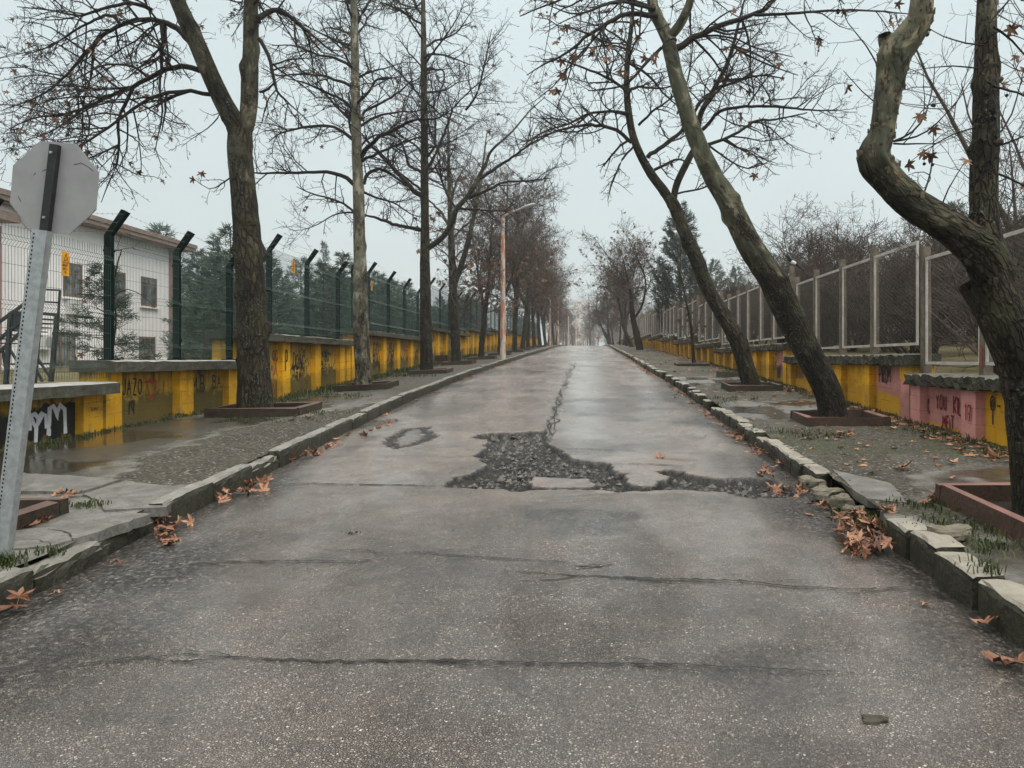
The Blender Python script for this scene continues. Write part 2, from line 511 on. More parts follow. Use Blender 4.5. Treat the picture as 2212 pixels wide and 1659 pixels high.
MT['green_wire'] = simple('green_wire', (.022, .055, .046), .4, .5, .2, 10)
MT['wire'] = simple('barbed_steel', (.1, .1, .1), .4, .5, .3, 30)
MT['chain'] = simple('chain_link_wire', (.11, .105, .095), .45, .5, .35, 12)
MT['frame'] = simple('weathered_white_frame', (.43, .41, .375), .5, .4, .25, 5)
MT['post_conc'] = concrete('concrete_fence_post', (.09, .07, .05), (.22, .18, .14), .4, .005)
MT['rust'] = simple('rust_red', (.32, .06, .025), .6, .3, .3, 20)
MT['black_metal'] = simple('black_metal', (.012, .012, .016), .4, .5, .2, 10)
MT['galv'] = simple('galvanised_steel', (.32, .345, .35), .38, .5, .22, 25, .0008, .35)
MT['sign_back'] = simple('sign_back_aluminium', (.27, .27, .275), .5, .4, .1, 6, .0005, .15)
MT['dark'] = simple('dark_hole', (.008, .009, .009), .8, .2)
MT['rail'] = simple('blackened_rail', (.012, .014, .013), .5, .4, .5, 30)
MT['sign_yellow'] = simple('yellow_sign_plate', (.72, .33, .012), .45, .4, .08, 10)
MT['render_white'] = simple('white_render', (.84, .82, .82), .8, .25, .06, 2.5)
MT['pilaster'] = simple('brown_pink_pilaster', (.27, .165, .15), .7, .3, .2, 4)
MT['eave'] = simple('brown_eave', (.2, .15, .125), .7, .3, .25, 6)
MT['tile'] = simple('dark_roof', (.05, .042, .04), .7, .3, .3, 6)
MT['window_frame'] = simple('brown_window_frame', (.16, .095, .05), .5, .4, .2, 8)
M = Mat('window_glass', .08, .6); M.col(M.ramp(M.noise(1.5), [(.4, (.05, .06, .065)), (.6, (.22, .24, .25))])); MT['glass'] = M.m
MT['ac'] = simple('white_plastic', (.6, .6, .58), .5, .4, .1)
M = Mat('lamp_pole_paint', .6, .35)
MT['pole'] = M.col(M.mix(M.ramp(M.noise(2.2, 6, .7, M.map(M.pos, (3, 3, .8))), [(.47, 0), (.53, 1)]), M.ramp(M.noise(9), [(.3, (.36, .15, .085)), (.7, (.5, .24, .15))]), (.5, .46, .4))).m
MT['lamp_grey'] = simple('lamp_head_grey', (.3, .32, .31), .4, .5, .1)
MT['soil'] = simple('wet_soil', (.018, .014, .01), .8, .3, .5, 25, .02)


def bark(name, low, high, patch, fs=26):
    """lower trunk fissured brown, upper trunk smooth olive with pale plates (bark, up attributes)"""
    M = Mat(name, .8, .25)
    v = M.attr('bark', 'Vector'); up = M.attr('up')
    vs = M.map(v, (1, 1, .28))
    vs = M.mix(.035, vs, node(M.nt, 'ShaderNodeTexNoise', {'Vector': v, 'Scale': 14.0, 'Detail': 3.0}).outputs['Color'], 'ADD')
    fis = M.vor(fs, 'DISTANCE_TO_EDGE', vs); rid = M.noise(fs * .6, 7, .75, vs, .8)
    lo = M.ramp(rid, [(.32, tuple(np.array(low) * .3)), (.5, low), (.68, tuple(np.array(low) * 2.8))])
    lo = M.mix(M.ramp(fis, [(0, .95), (.2, 0)]), lo, tuple(np.array(low) * .1))
    lic = M.math('MULTIPLY', M.ramp(M.noise(30, 4, .7, v), [(.56, 0), (.64, .8)]), M.ramp(M.noise(2.2, 3, .6, v), [(.45, 0), (.6, 1)]))
    lo = M.mix(1.0, lo, M.ramp(M.noise(3.2, 4, .6, M.map(v, (1, 1, .3))), [(.33, (.4, .4, .42)), (.5, (1, 1, 1)), (.67, (1.9, 1.85, 1.6))]), 'MULTIPLY')
    lo = M.mix(lic, lo, (.16, .165, .13))
    lo = M.mix(M.ramp(M.noise(3.2, 5, .6, v), [(.5, 0), (.66, .6)]), lo, (.045, .047, .02))
    vp = M.map(v, (1, 1, .5))
    pn = M.noise(5.5, 5, .55, vp, .8)
    hi = M.ramp(pn, [(.34, tuple(np.array(high) * .45)), (.44, high), (.54, tuple(np.array(high) * 1.25)), (.62, patch), (.75, tuple(np.array(patch) * 1.2))])
    hi = M.mix(M.ramp(M.noise(11, 6, .7, vp, .5), [(.55, 0), (.61, .85)]), hi, tuple(np.array(low) * .5))
    fac = M.ramp(M.math('ADD', up, M.math('MULTIPLY', M.math('SUBTRACT', M.noise(3.0, 5, .6, vp), .5), 1.1)), [(.42, 0), (.58, 1)])
    M.col(M.mix(fac, lo, hi))
    hb = M.math('ADD', M.math('MULTIPLY', M.ramp(fis, [(0, 0), (.2, 1)]), 1.0), M.math('MULTIPLY', rid, .8))
    hb = M.mix(fac, hb, M.math('ADD', M.math('MULTIPLY', M.ramp(pn, [(.42, 0), (.46, 1)]), .35), M.math('MULTIPLY', rid, .2)))
    M.bump(hb, .028, .9)
    return M.m


MT['bark'] = bark('plane_bark', (.026, .0205, .0125), (.058, .057, .036), (.17, .15, .1), 15)
MT['bark_pale'] = bark('pale_plane_bark', (.026, .0205, .0125), (.065, .067, .044), (.21, .185, .12))
MT['bark_mottle'] = bark('mottled_plane_bark', (.045, .037, .026), (.12, .116, .084), (.29, .265, .2), 18)
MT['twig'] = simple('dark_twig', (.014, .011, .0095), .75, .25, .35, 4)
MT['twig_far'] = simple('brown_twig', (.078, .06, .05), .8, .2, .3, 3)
M = Mat('dead_leaf', .6, .35)
M.col(M.mix(M.noise(7, 3), M.ramp(M.noise(1.9, 2), [(.3, (.13, .058, .028)), (.7, (.25, .12, .055))]), (.06, .03, .016)))
MT['leaf'] = M.m
M = Mat('fallen_leaf', .45, .4)
M.col(M.mix(M.ramp(M.noise(40, 4), [(.45, 0), (.75, .5)]), M.ramp(M.objrand(), [(0, (.045, .022, .013)), (.3, (.16, .07, .038)), (.65, (.29, .135, .075)), (1, (.38, .21, .125))]), (.12, .05, .026)))
MT['fallen'] = M.m
M = Mat('litter_leaf', .5, .4)
M.col(M.ramp(M.noise(9, 2), [(.3, (.12, .05, .025)), (.5, (.36, .17, .08)), (.7, (.5, .3, .17))]))
MT['litter'] = M.m
M = Mat('needles', .6, .3)
M.col(M.ramp(M.noise(1.3, 3), [(.3, (.04, .075, .058)), (.7, (.11, .16, .12))])); MT['needle'] = M.m
M = Mat('cedar_needles', .6, .3)
M.col(M.ramp(M.noise(5, 3), [(.3, (.02, .038, .022)), (.7, (.06, .085, .045))])); MT['cedar'] = M.m
M = Mat('dark_needles', .6, .3)
M.col(M.ramp(M.noise(1.3, 3), [(.3, (.014, .03, .02)), (.7, (.035, .062, .042))])); MT['needle_d'] = M.m
M = Mat('grass_blades', .6, .3)
M.col(M.ramp(M.noise(6, 3), [(.3, (.02, .032, .009)), (.6, (.055, .075, .02)), (.75, (.1, .095, .035))])); MT['grass'] = M.m
M = Mat('field_ground', .9, .2)
M.col(M.ramp(M.noise(.8, 7, .7), [(.3, (.045, .045, .022)), (.5, (.12, .105, .05)), (.7, (.19, .16, .08))])); M.bump(M.noise(12, 5), .05); MT['field'] = M.m
MT['bird_black'] = simple('black_feathers', (.01, .01, .014), .5, .4, .2)
MT['bird_white'] = simple('white_feathers', (.75, .75, .74), .6, .3, .1)
MT['sign_red'] = simple('red_sign_face', (.3, .06, .06), .45, .4, .1)
MT['far_wall'] = simple('far_block_wall', (.6, .58, .58), .8, .2, .1, .2)
# ------------------------------------------------------------------ ground, road, pavements
def sheet(name, xs, ys, zf, mat):
    X, Y = np.meshgrid(xs, ys); Z = zf(X, Y)
    n, m = len(ys), len(xs)
    i = np.arange(n - 1)[:, None] * m + np.arange(m - 1)[None, :]
    F = np.stack([i, i + 1, i + m + 1, i + m], -1).reshape(-1, 4)
    return mesh_np(name, np.stack([X, Y, Z], -1).reshape(-1, 3), F, [mat], True)


def ground_z(X, Y):
    zc = zr(np.minimum(Y, 260))
    left = 0.25 + 0.03 * np.clip(Y, -30, 260) + .25 * (fbm(X * .12, Y * .12, 3) - .5)
    right = zc + 0.75 + 0.02 * np.clip(X - 5, 0, 60) + .25 * (fbm(X * .3, Y * .3, 5) - .5)
    z = np.where(X < -6.7, left, np.where(X > 5.1, right, zc - 0.4))
    far = sstep(112, 135, Y)
    return z * (1 - far) + (zc - .12 + .4 * (fbm(X * .05, Y * .05, 9) - .5) * (np.abs(X) > 8)) * far


xs = np.concatenate([np.linspace(-300, -40, 25), np.linspace(-38, -6.9, 40), [-6.72, -6.68], np.linspace(-6.4, 4.8, 8), [5.08, 5.12], np.linspace(5.4, 40, 60), np.linspace(44, 300, 25)])
ys = np.concatenate([np.linspace(-30, 2, 9), np.linspace(3, 40, 90), np.linspace(41, 140, 80), np.linspace(145, 700, 60)])
tag(link('ground', sheet('ground', xs, ys, ground_z, MT['field'])), kind='structure')


def gp(pts, off=0.0):
    return [gpix(x, y, off)[:2] for x, y in pts]


def crop8(pts):                                # coordinates read in an enlarged crop of the road
    return [((900 + x / 2.011) / 1.15732, (1000 + y / 2.011) / 1.15732) for x, y in pts]


HOLE = gp(crop8([(555, 185), (620, 168), (740, 160), (935, 152), (945, 215), (985, 240), (1030, 262), (1050, 290), (1150, 312), (1260, 318),
                 (1275, 350), (1300, 365), (1340, 370), (1345, 405), (1355, 425), (1400, 434), (1475, 430), (1500, 420), (1555, 386), (1488, 358),
                 (1560, 348), (1620, 356), (1700, 380), (1760, 393), (1870, 388), (2060, 398), (2190, 430), (2180, 484), (2000, 492), (1920, 490), (1860, 468),
                 (1830, 462), (1480, 455), (1330, 463), (1270, 460), (1180, 452), (850, 450), (815, 460), (700, 450), (425, 436), (440, 415), (480, 388),
                 (560, 372), (605, 345), (632, 322), (578, 280), (632, 240), (618, 225), (652, 208), (600, 194)]))
ISLE = gp(crop8([(872, 388), (1000, 392), (1162, 396), (1184, 440), (1050, 442), (862, 436), (850, 418)]))
HOLE2 = gp(crop8([(112, 210), (170, 165), (230, 140), (350, 132), (352, 150), (392, 176), (350, 200), (260, 232), (180, 242), (128, 226)]))


def road_mesh():
    ny = [2.0]
    while ny[-1] < 150:
        y = ny[-1]
        ny.append(y + (0.03 if y < 6.4 else 0.018 if y < 11.2 else min(1.2, 0.03 + (y - 11.2) * .012)))
    ny = np.array([-8, -4, 0, 1, 1.5] + ny + list(np.linspace(152, 220, 12)))
    u = np.linspace(0, 1, 300)
    XLv, XRv = np.interp(ny, *XL), np.interp(ny, *XR)
    X = XLv[:, None] - .03 + (XRv - XLv + .06)[:, None] * u[None, :]
    Y = np.repeat(ny[:, None], len(u), 1)
    jx = X + (fbm(X * 9, Y * 9, 1) - .5) * .12; jy = Y + (fbm(X * 9, Y * 9, 2) - .5) * .16
    near = (Y > 5.5) & (Y < 13.5)
    sd = np.full(X.shape, -1.0)
    jx_, jy_ = jx[near], jy[near]
    d1 = sdpoly(jx_, jy_, HOLE); d1 = np.minimum(d1, -sdpoly(jx_, jy_, ISLE))
    sd[near] = d1
    s2 = np.full(X.shape, -1.0); s2[near] = sdpoly(jx_, jy_, HOLE2)
    pot = sstep(-.016, .03, sd); rim_shade = sstep(-.022, .002, sd) * sstep(.05, .012, sd)  # band along the hole edge that carries the painted edge shade
    s2 = s2 + (fbm(X * 16, Y * 16, 8) - .5) * .16 * (s2 > -.5); pot2 = sstep(-.02, .025, s2) * (1 - .85 * sstep(.15, .2, s2))
    grain = fbm(X * 14, Y * 14, 4, 3) - .5
    Z = zr(Y) - pot * (.065 + .03 * sstep(0, .25, sd)) + pot * grain * .08 - pot2 * (.035 + .05 * grain); pot = np.maximum(pot, pot2 * .95)
    Z += (fbm(X * .9, Y * .7, 6) - .5) * .02 * np.clip(1 - (Y - 12) / 40, .2, 1)
    Z -= .035 * sstep(.35, 0, X - XLv[:, None]) + .03 * sstep(.35, 0, XRv[:, None] - X)
    n1 = fbm(X * 1.7, Y * .8, 11) - .5
    dl = sstep(np.interp(Y, [3, 5, 8, 14], [1.5, 1.1, .8, .6]), .05, X - XLv[:, None] + n1 * 1.6)
    wr_ = np.interp(Y, [2, 5, 7, 9, 13, 18, 30, 60], [.7, .55, .85, 1.0, .85, .7, .5, .35])
    dr = sstep(1.0, .15, (XRv[:, None] - X) / wr_ + n1 * 1.4)
    patch = sstep(.6, .72, fbm(X * .8 + 3, Y * 1.1, 21)) * .55 * (X > -.5) * sstep(2.5, 4, Y)
    dirt = np.clip(np.maximum.reduce([dl, dr, patch, pot2]), 0, 1)
    wet = sstep(.9, .1, np.abs(X - (.1 + .012 * Y)) ) * sstep(7.5, 11, Y) + sstep(.55, .7, fbm(X * .9, Y * .9, 31)) * .6
    wet = wet + sstep(8, 15, Y) * .4 * sstep(.1, .6, X - XLv[:, None]) * sstep(.1, .6, XRv[:, None] - X)
    jp = gp([(605, 1046), (800, 1048), (965, 1052), (1290, 1066), (1600, 1068), (1760, 1080)]); jl = np.interp(X, [q[0] for q in jp], [q[1] for q in jp])
    n, m = X.shape
    i = np.arange(n - 1)[:, None] * m + np.arange(m - 1)[None, :]
    F = np.stack([i, i + 1, i + m + 1, i + m], -1).reshape(-1, 4)
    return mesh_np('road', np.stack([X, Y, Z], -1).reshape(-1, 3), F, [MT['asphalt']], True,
                   attrs={'pot': pot.ravel(), 'dirt': dirt.ravel(), 'wet': wet.ravel(), 'rim_shade': rim_shade.ravel(), 'pale': ((.26 + .3 * sstep(2.6, 6.6, Y + (fbm(X * .9, Y * .9, 79) - .5) * 3) + .48 * sstep(-.02, .03, Y - jl + (fbm(X * 6, Y * 6, 77) - .5) * .05)) * (1 - .6 * sstep(.45, .7, fbm(X * .7, Y * .35, 78)))).ravel()})


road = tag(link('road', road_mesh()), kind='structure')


def strip(mb, pts, wmax, seg=.05, jit=.012, dz=.004, seed=0):
    r = random.Random(seed)
    P = []
    for a, b in zip(pts[:-1], pts[1:]):
        L = math.hypot(b[0] - a[0], b[1] - a[1]); n = max(1, int(L / seg))
        P += [(a[0] + (b[0] - a[0]) * i / n, a[1] + (b[1] - a[1]) * i / n) for i in range(n)]
    P.append(pts[-1][:2])
    P = [(x + r.uniform(-jit, jit), y + r.uniform(-jit, jit)) for x, y in P]
    L_, R_ = [], []
    for i, p in enumerate(P):
        a, b = P[max(0, i - 1)], P[min(len(P) - 1, i + 1)]
        tx, ty = b[0] - a[0], b[1] - a[1]; l = math.hypot(tx, ty) or 1
        wd = wmax * r.uniform(.25, 1) * (.25 + .75 * math.sin(math.pi * min(1, max(0.02, i / (len(P) - 1 or 1)))))
        nx, ny = -ty / l * wd / 2, tx / l * wd / 2
        z = zr(p[1]) + dz
        L_.append((p[0] + nx, p[1] + ny, z + .006)); R_.append((p[0] - nx, p[1] - ny, z + .006))
    n = len(P)
    mb.add(L_ + R_, [(i, n + i, n + i + 1, i + 1) for i in range(n - 1)])


mb = MB()
for k, (pts, wd) in enumerate([
    ([(395, 1221), (500, 1216), (600, 1214), (700, 1215), (810, 1213)], .022), ([(700, 1190), (790, 1189), (830, 1200), (900, 1195), (1000, 1203), (1100, 1210), (1230, 1216)], .016),
    ([(1085, 1234), (1200, 1243), (1330, 1250), (1450, 1253), (1600, 1257), (1720, 1270), (1850, 1275), (1950, 1272)], .026),
    ([(130, 1446), (220, 1432), (300, 1424), (420, 1417), (500, 1424), (560, 1427), (720, 1432), (1000, 1430), (1200, 1436), (1400, 1437), (1550, 1443), (1680, 1449), (1850, 1458)], .02),
    ([(605, 1047), (700, 1046), (800, 1048), (965, 1051)], .03), ([(700, 986), (800, 985), (900, 986), (1030, 988)], .012),
    ([(1190, 1062), (1290, 1064)], .012), ([(1160, 927), (1000, 931), (900, 934)], .01), ([(1190, 968), (1300, 972), (1430, 976)], .014),
    ([(1225, 880), (1330, 886), (1450, 893)], .01), ([(1130, 1085), (1200, 1089), (1270, 1084)], .008), ([(1400, 990), (1480, 994), (1600, 1000)], .01),
    ([(1240, 1225), (1290, 1228), (1330, 1222)], .02), ([(1330, 1003), (1400, 1003), (1480, 1008)], .02)]):
    q_ = gp(pts); strip(mb, q_, wd * 1.45, seg=.03, seed=k, jit=.011)
    rb_ = random.Random(k + 500)
    for _ in range(len(q_)):                   # short side branches
        i_ = rb_.randrange(len(q_) - 1); t_ = rb_.random(); a_ = (q_[i_][0] + (q_[i_ + 1][0] - q_[i_][0]) * t_, q_[i_][1] + (q_[i_ + 1][1] - q_[i_][1]) * t_)
        l_, g_ = rb_.uniform(.12, .45), rb_.uniform(-.6, .6) + rb_.choice([0, 3.14]); sg = rb_.choice([-1, 1])
        strip(mb, [a_, (a_[0] + l_ * .5 * math.cos(g_), a_[1] + sg * l_ * .16), (a_[0] + l_ * math.cos(g_), a_[1] + sg * l_ * .2)], wd * .6, .03, .01, seed=600 + k)
rk = random.Random(8)
for k in range(4):                             # alligator crack running up the middle
    pts = [(1180, 960), (1188, 930), (1197, 890), (1212, 850), (1224, 820), (1233, 800), (1240, 783)]
    P = catm = gp(pts); Q = []
    ylo, yhi = P[0][1], P[-1][1]; y = ylo + rk.uniform(0, .4)
    while y < yhi:
        x = float(np.interp(y, [q[1] for q in P], [q[0] for q in P])); am = .03 + .003 * (y - 8)
        Q.append((x + (k - 1.5) * .03 + rk.gauss(0, am * .8), y)); y += rk.uniform(.12, .4) * (1 + .06 * (y - 8))
        if rk.random() < .12:
            if len(Q) > 2: strip(mb, Q, .034, .12, .012, seed=50 + k)
            Q = []; y += rk.uniform(0, .5)
    if len(Q) > 2: strip(mb, Q, .034, .12, .012, seed=70 + k)
for k in range(30):
    y = rk.uniform(8.6, 24); x = float(np.interp(y, [q[1] for q in P], [q[0] for q in P])); am = .09 + .004 * (y - 8)
    strip(mb, [(x - am * rk.uniform(.3, 1.3), y + rk.uniform(-.1, .1)), (x + am * rk.uniform(.3, 1.3), y + rk.uniform(-.1, .1))], .03, .08, .03, seed=90 + k)
for k in range(26):                            # hairline cracks all over the patched surface
    a = (rk.uniform(-2.9, 2), rk.uniform(7, 26)); Q = [a]; an = rk.choice([0, 0, 1.57, .6]) + rk.gauss(0, .3)
    for _ in range(rk.randrange(3, 9)): Q.append((Q[-1][0] + .25 * math.cos(an), Q[-1][1] + .25 * math.sin(an))); an += rk.gauss(0, .5)
    strip(mb, Q, .012, .08, .02, seed=200 + k)
mb.build('cracks', MT['crack'], road)

# ---- pavements
GRAV_L = gp([(235, 1030), (330, 985), (480, 930), (640, 902), (760, 880), (850, 858), (900, 862), (800, 905), (700, 945), (600, 985), (520, 1025), (470, 1062), (330, 1060)], .13)
PUD_L = [(-6.8, 5.2), (-4.6, 6.6), (-4.7, 8.0), (-5.0, 10.2), (-4.5, 12.2), (-5.7, 12.9), (-6.8, 12.2)]
PUD_L2 = [(-6.3, 13.8), (-4.6, 13.6), (-4.4, 16.5), (-4.8, 18), (-6.2, 17.4)]


def walk_mesh(side):
    ny = [1.0]
    while ny[-1] < 140:
        y = ny[-1]; ny.append(y + (.045 if y < 13 else min(1.5, .045 + (y - 13) * .02)))
    ny = np.array([-6.0, -2.0] + ny); u = np.linspace(0, 1, 80)
    if side < 0:
        X0 = np.full(len(ny), WL - .14); X1 = np.interp(ny, *XL) - .13
    else:
        X0 = np.interp(ny, *XR) + .14; X1 = np.full(len(ny), WR)
    X = X0[:, None] + (X1 - X0)[:, None] * u[None, :]; Y = np.repeat(ny[:, None], len(u), 1)
    zf = np.vectorize(zl_walk if side < 0 else zr_walk); Z = zf(X, Y)
    jx = X + (fbm(X * 3, Y * 3, 41) - .5) * .5; jy = Y + (fbm(X * 3, Y * 3, 42) - .5) * .7
    if side < 0:
        far = sstep(13.5, 18.5, Y + (fbm(X * 1.1, Y * .6, 43) - .5) * 5 + (X + 5) * .8)
        g = np.maximum(sstep(-.05, .06, sdpoly(jx, jy, GRAV_L)), far * .9)
        g = np.maximum(g, sstep(.5, .62, fbm(X * 1.5, Y * 1.0, 44)) * .35)
        pud = np.maximum(sstep(-.1, .35, sdpoly(jx, jy, PUD_L)), sstep(-.1, .3, sdpoly(jx, jy, PUD_L2)) * .9) * (1 - g)
        moss = np.maximum(sstep(.7, .0, X - WL - (fbm(X, Y * 1.5, 45) - .3) * .9) * (.35 + .65 * sstep(14, 17, Y)), sstep(.56, .66, fbm(X * .9, Y * .8, 46)) * .7 * sstep(12, 16, Y))
    else:
        g = sstep(.36, .5, fbm(X * .8, Y * .5, 47))
        flat = np.maximum.reduce([sstep(-.1, .1, sdpoly(jx, jy, q)) for q in
                                  (gp([(1990, 1015), (2230, 1000), (2400, 1090), (2000, 1085)], .14), gp([(1530, 870), (1770, 862), (1740, 905), (1600, 900)], .14),
                                   gp([(1450, 815), (1580, 812), (1640, 832), (1490, 832)], .14), gp([(2000, 1180), (2300, 1160), (2400, 1300), (2140, 1240)], .14))])
        g = np.maximum(g, .85) * (1 - flat)
        pud = flat * sstep(.45, .6, fbm(X * 1.3, Y * .9, 48)) * .8
        pud = np.maximum(pud, sstep(0, .3, sdpoly(jx, jy, gp([(1830, 890), (1920, 880), (1960, 905), (1880, 912)], .14))) * .8)
        moss = np.maximum(sstep(.75, .05, WR - X - (fbm(X, Y * 1.5, 49) - .35) * .9), sstep(.52, .66, fbm(X * 1.1, Y * .9, 50)) * .75)
        moss = moss * (1 - .7 * flat)
    Z += g * (fbm(X * 13, Y * 13, 51, 3) - .5) * .035 + (fbm(X * 1.2, Y * 1.2, 52) - .5) * .03 * (1 - pud) + moss * (fbm(X * 20, Y * 20, 53, 2) - .3) * .03
    Z -= pud * .01
    n, m = X.shape
    i = np.arange(n - 1)[:, None] * m + np.arange(m - 1)[None, :]
    F = np.stack([i, i + 1, i + m + 1, i + m], -1).reshape(-1, 4)
    return mesh_np('pavement', np.stack([X, Y, Z], -1).reshape(-1, 3), F, [MT['walk']], True,
                   attrs={'gravel': g.ravel(), 'puddle': pud.ravel(), 'moss': np.clip(moss, 0, 1).ravel()})


tag(link('pavement', walk_mesh(-1)), kind='structure')
tag(link('pavement', walk_mesh(1)), kind='structure')


def rough_poly(poly, amp=.025, seg=.06, seed=0):
    r = random.Random(seed); out = []
    for i in range(len(poly)):
        a, b = poly[i], poly[(i + 1) % len(poly)]; L = math.hypot(b[0] - a[0], b[1] - a[1]); n = max(1, int(L / seg))
        for k in range(n):
            t = k / n; out.append((a[0] + (b[0] - a[0]) * t + (r.uniform(-amp, amp) if k else 0), a[1] + (b[1] - a[1]) * t + (r.uniform(-amp, amp) if k else 0)))
    return out


def crop3(p): return [(x / 2.37 / 1.15732, (900 + y / 2.37) / 1.15732) for x, y in p]
def crop7(p): return [((1700 + x / 2.37) / 1.15732, (1000 + y / 2.37) / 1.15732) for x, y in p]


SLABS = [('cracked concrete paving slab beside the left kerb, behind the near planter', crop3([(740, 712), (1120, 758), (985, 866), (620, 884), (590, 830), (490, 792)]), -1),
         ('cracked concrete paving slab in front of the empty near planter', crop3([(290, 985), (390, 925), (640, 897), (890, 906), (560, 1020), (320, 1090), (60, 1115), (70, 1008)]), -1),
         ('damp paving slab between the sign post and the dark puddle on the left pavement', crop3([(100, 668), (500, 687), (715, 705), (470, 778), (120, 775)]), -1),
         ('pale paving slab along the broken right kerb', crop7([(905, 408), (1250, 492), (1345, 605), (1110, 580), (1030, 530)]), 1),
         ('narrow paving slab behind the near kerb blocks on the right', crop7([(1185, 648), (1400, 690), (1540, 748), (1600, 826), (1400, 798), (1215, 690)]), 1)]
for k, (lab, poly, side) in enumerate(SLABS):
    p = rough_poly(gp(poly, .15), .014, .07, k); zf = zl_walk if side < 0 else zr_walk
    c = (sum(q[0] for q in p) / len(p), sum(q[1] for q in p) / len(p))
    m_ = MB(); m_.prism(p, lambda x, y: zf(x, y) + .014, lambda x, y: zf(x, y) - .06)
    o = m_.build('paving_slab', MT['slab'], None, loc=(c[0], c[1], zf(*c)))
    tag(o, lab, 'paving slab', 'loose paving slabs')
    m2 = MB()
    def cut(pts, wd):
        m3 = MB(); strip(m3, pts, wd, .04, .012, 0, 300 + k)
        m2.add([(x, y, zf(x, y) + .018) for x, y, z in m3.v], m3.f)
    if k == 1:
        cut(gp(crop3([(280, 990), (400, 1010), (430, 1060), (470, 1068)]), .16), .015)
        cut(gp(crop3([(90, 1055), (200, 1050), (300, 1075), (420, 1030)]), .16), .008); m2.build('crack', MT['crack'], o)

# ---- kerb stones
def kerb(y0, y1, side, h, wd, seed, mat, drop=0.0, dx=0.0, rough=.008):
    r = random.Random(seed); mb = MB(); nst = max(4, int((y1 - y0) / (.09 if y0 < 14 else .25)) + 1)
    rings = []
    for i in range(nst):
        y = y0 + .006 + (y1 - y0 - .012) * i / (nst - 1)
        e = .016 if i in (0, nst - 1) else .003 if i in (1, nst - 2) else 0
        x0 = xl(y) if side < 0 else xr(y)
        zt = zr(y) + h - drop
        hh = h - drop; c = [(0, -.12), (.002, hh * .5), (.006, hh - .04), (.018, hh - .012), (.042, hh - .001), (wd * .55, hh - .002), (wd - .03, hh), (wd - .008, hh - .012), (wd, hh - .04), (wd, -.12)]
        rings.append([(x0 + side * (q[0] + dx + e * (1 if j < 3 else -1 if j > 6 else 0) + r.uniform(-rough, rough) * .7), y + r.uniform(-.006, .006) * (0 if e else 1) + (r.uniform(-.016, .016) if e > .01 and 1 < j < 9 else 0),
                       zr(y) + q[1] - (e * .6 if 1 < j < 9 else 0) + r.uniform(-rough, rough) * (q[1] > 0) * .6) for j, q in enumerate(c)])
    n = 10; vs = [p for rg_ in rings for p in rg_]; fs = []
    for i in range(nst - 1):
        for j in range(n):
            a, b = i * n + j, i * n + (j + 1) % n
            fs.append((a, b, b + n, a + n))
    fs.append(tuple(range(n))[::-1]); fs.append(tuple((nst - 1) * n + j for j in range(n)))
    mb.add(vs, fs)
    ym = (y0 + y1) / 2
    return mb.build('kerb_stone', mat, None, loc=((xl(ym) if side < 0 else xr(ym)), ym, zr(ym)))


ORD = ['nearest', 'second', 'third', 'fourth', 'fifth', 'sixth', 'seventh', 'eighth', 'ninth', 'tenth', 'eleventh', 'twelfth', 'thirteenth', 'fourteenth', 'fifteenth', 'sixteenth']
y = 2.9; k = 0
LK = [3.9, 4.62, 5.3, 6.15, 7.05, 7.95, 8.75, 9.9, 10.9]
while y < 112:
    y1 = LK[k] if k < len(LK) else y + (1.0 if y < 40 else 2.0) * rng.uniform(.85, 1.1)
    drop = {2: .05, 3: .085, 5: .0, 6: .045}.get(k, rng.uniform(-.012, .02))
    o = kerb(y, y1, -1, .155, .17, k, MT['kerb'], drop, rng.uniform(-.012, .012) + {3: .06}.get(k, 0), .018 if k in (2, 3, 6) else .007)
    if k < 16:
        extra = {2: 'broken muddy', 3: 'sunken broken', 6: 'low mossy'}.get(k, 'worn grey')
        tag(o, f'{extra} kerb stone on the left road edge, {ORD[k]} from the camera', 'kerb stone', 'kerb stones along the left road edge')
    else:
        tag(o, 'worn grey kerb stone in the far run along the left road edge', 'kerb stone', 'far kerb stones along the left road edge')
    y = y1; k += 1
RK = [(2.6, 3.2), (3.22, 3.78), (3.82, 4.32), (4.36, 4.84), (4.88, 5.28), (5.32, 5.68)]
k = 0
for a, b in RK:
    o = kerb(a, b, 1, .175, .23, 100 + k, MT['kerb_r'], rng.uniform(-.015, .01), rng.uniform(-.02, .02), .008)
    tag(o, f'square stone kerb block before the leaf pile on the right, {ORD[k]} from the camera', 'kerb block', 'near kerb blocks on the right road edge'); k += 1
y = 7.5; k = 0
while y < 112:
    L = (.42 if y < 26 else .9 if y < 60 else 2.0) * rng.uniform(.8, 1.2)
    if 13 < y < 40 and rng.random() < .18: y += L; continue
    o = kerb(y, y + L, 1, .15, .2, 200 + k, MT['kerb_r'], rng.uniform(-.02, .03) + (.03 if rng.random() < .15 else 0), rng.uniform(-.025, .025), .008)
    if k < 16:
        tag(o, f'pale stone kerb block past the leaf pile on the right, {ORD[k]} beyond the gap', 'kerb block', 'kerb blocks beyond the gap on the right')
    else:
        tag(o, 'small stone kerb block in the far broken run along the right', 'kerb block', 'far kerb blocks along the right road edge')
    y += L; k += 1


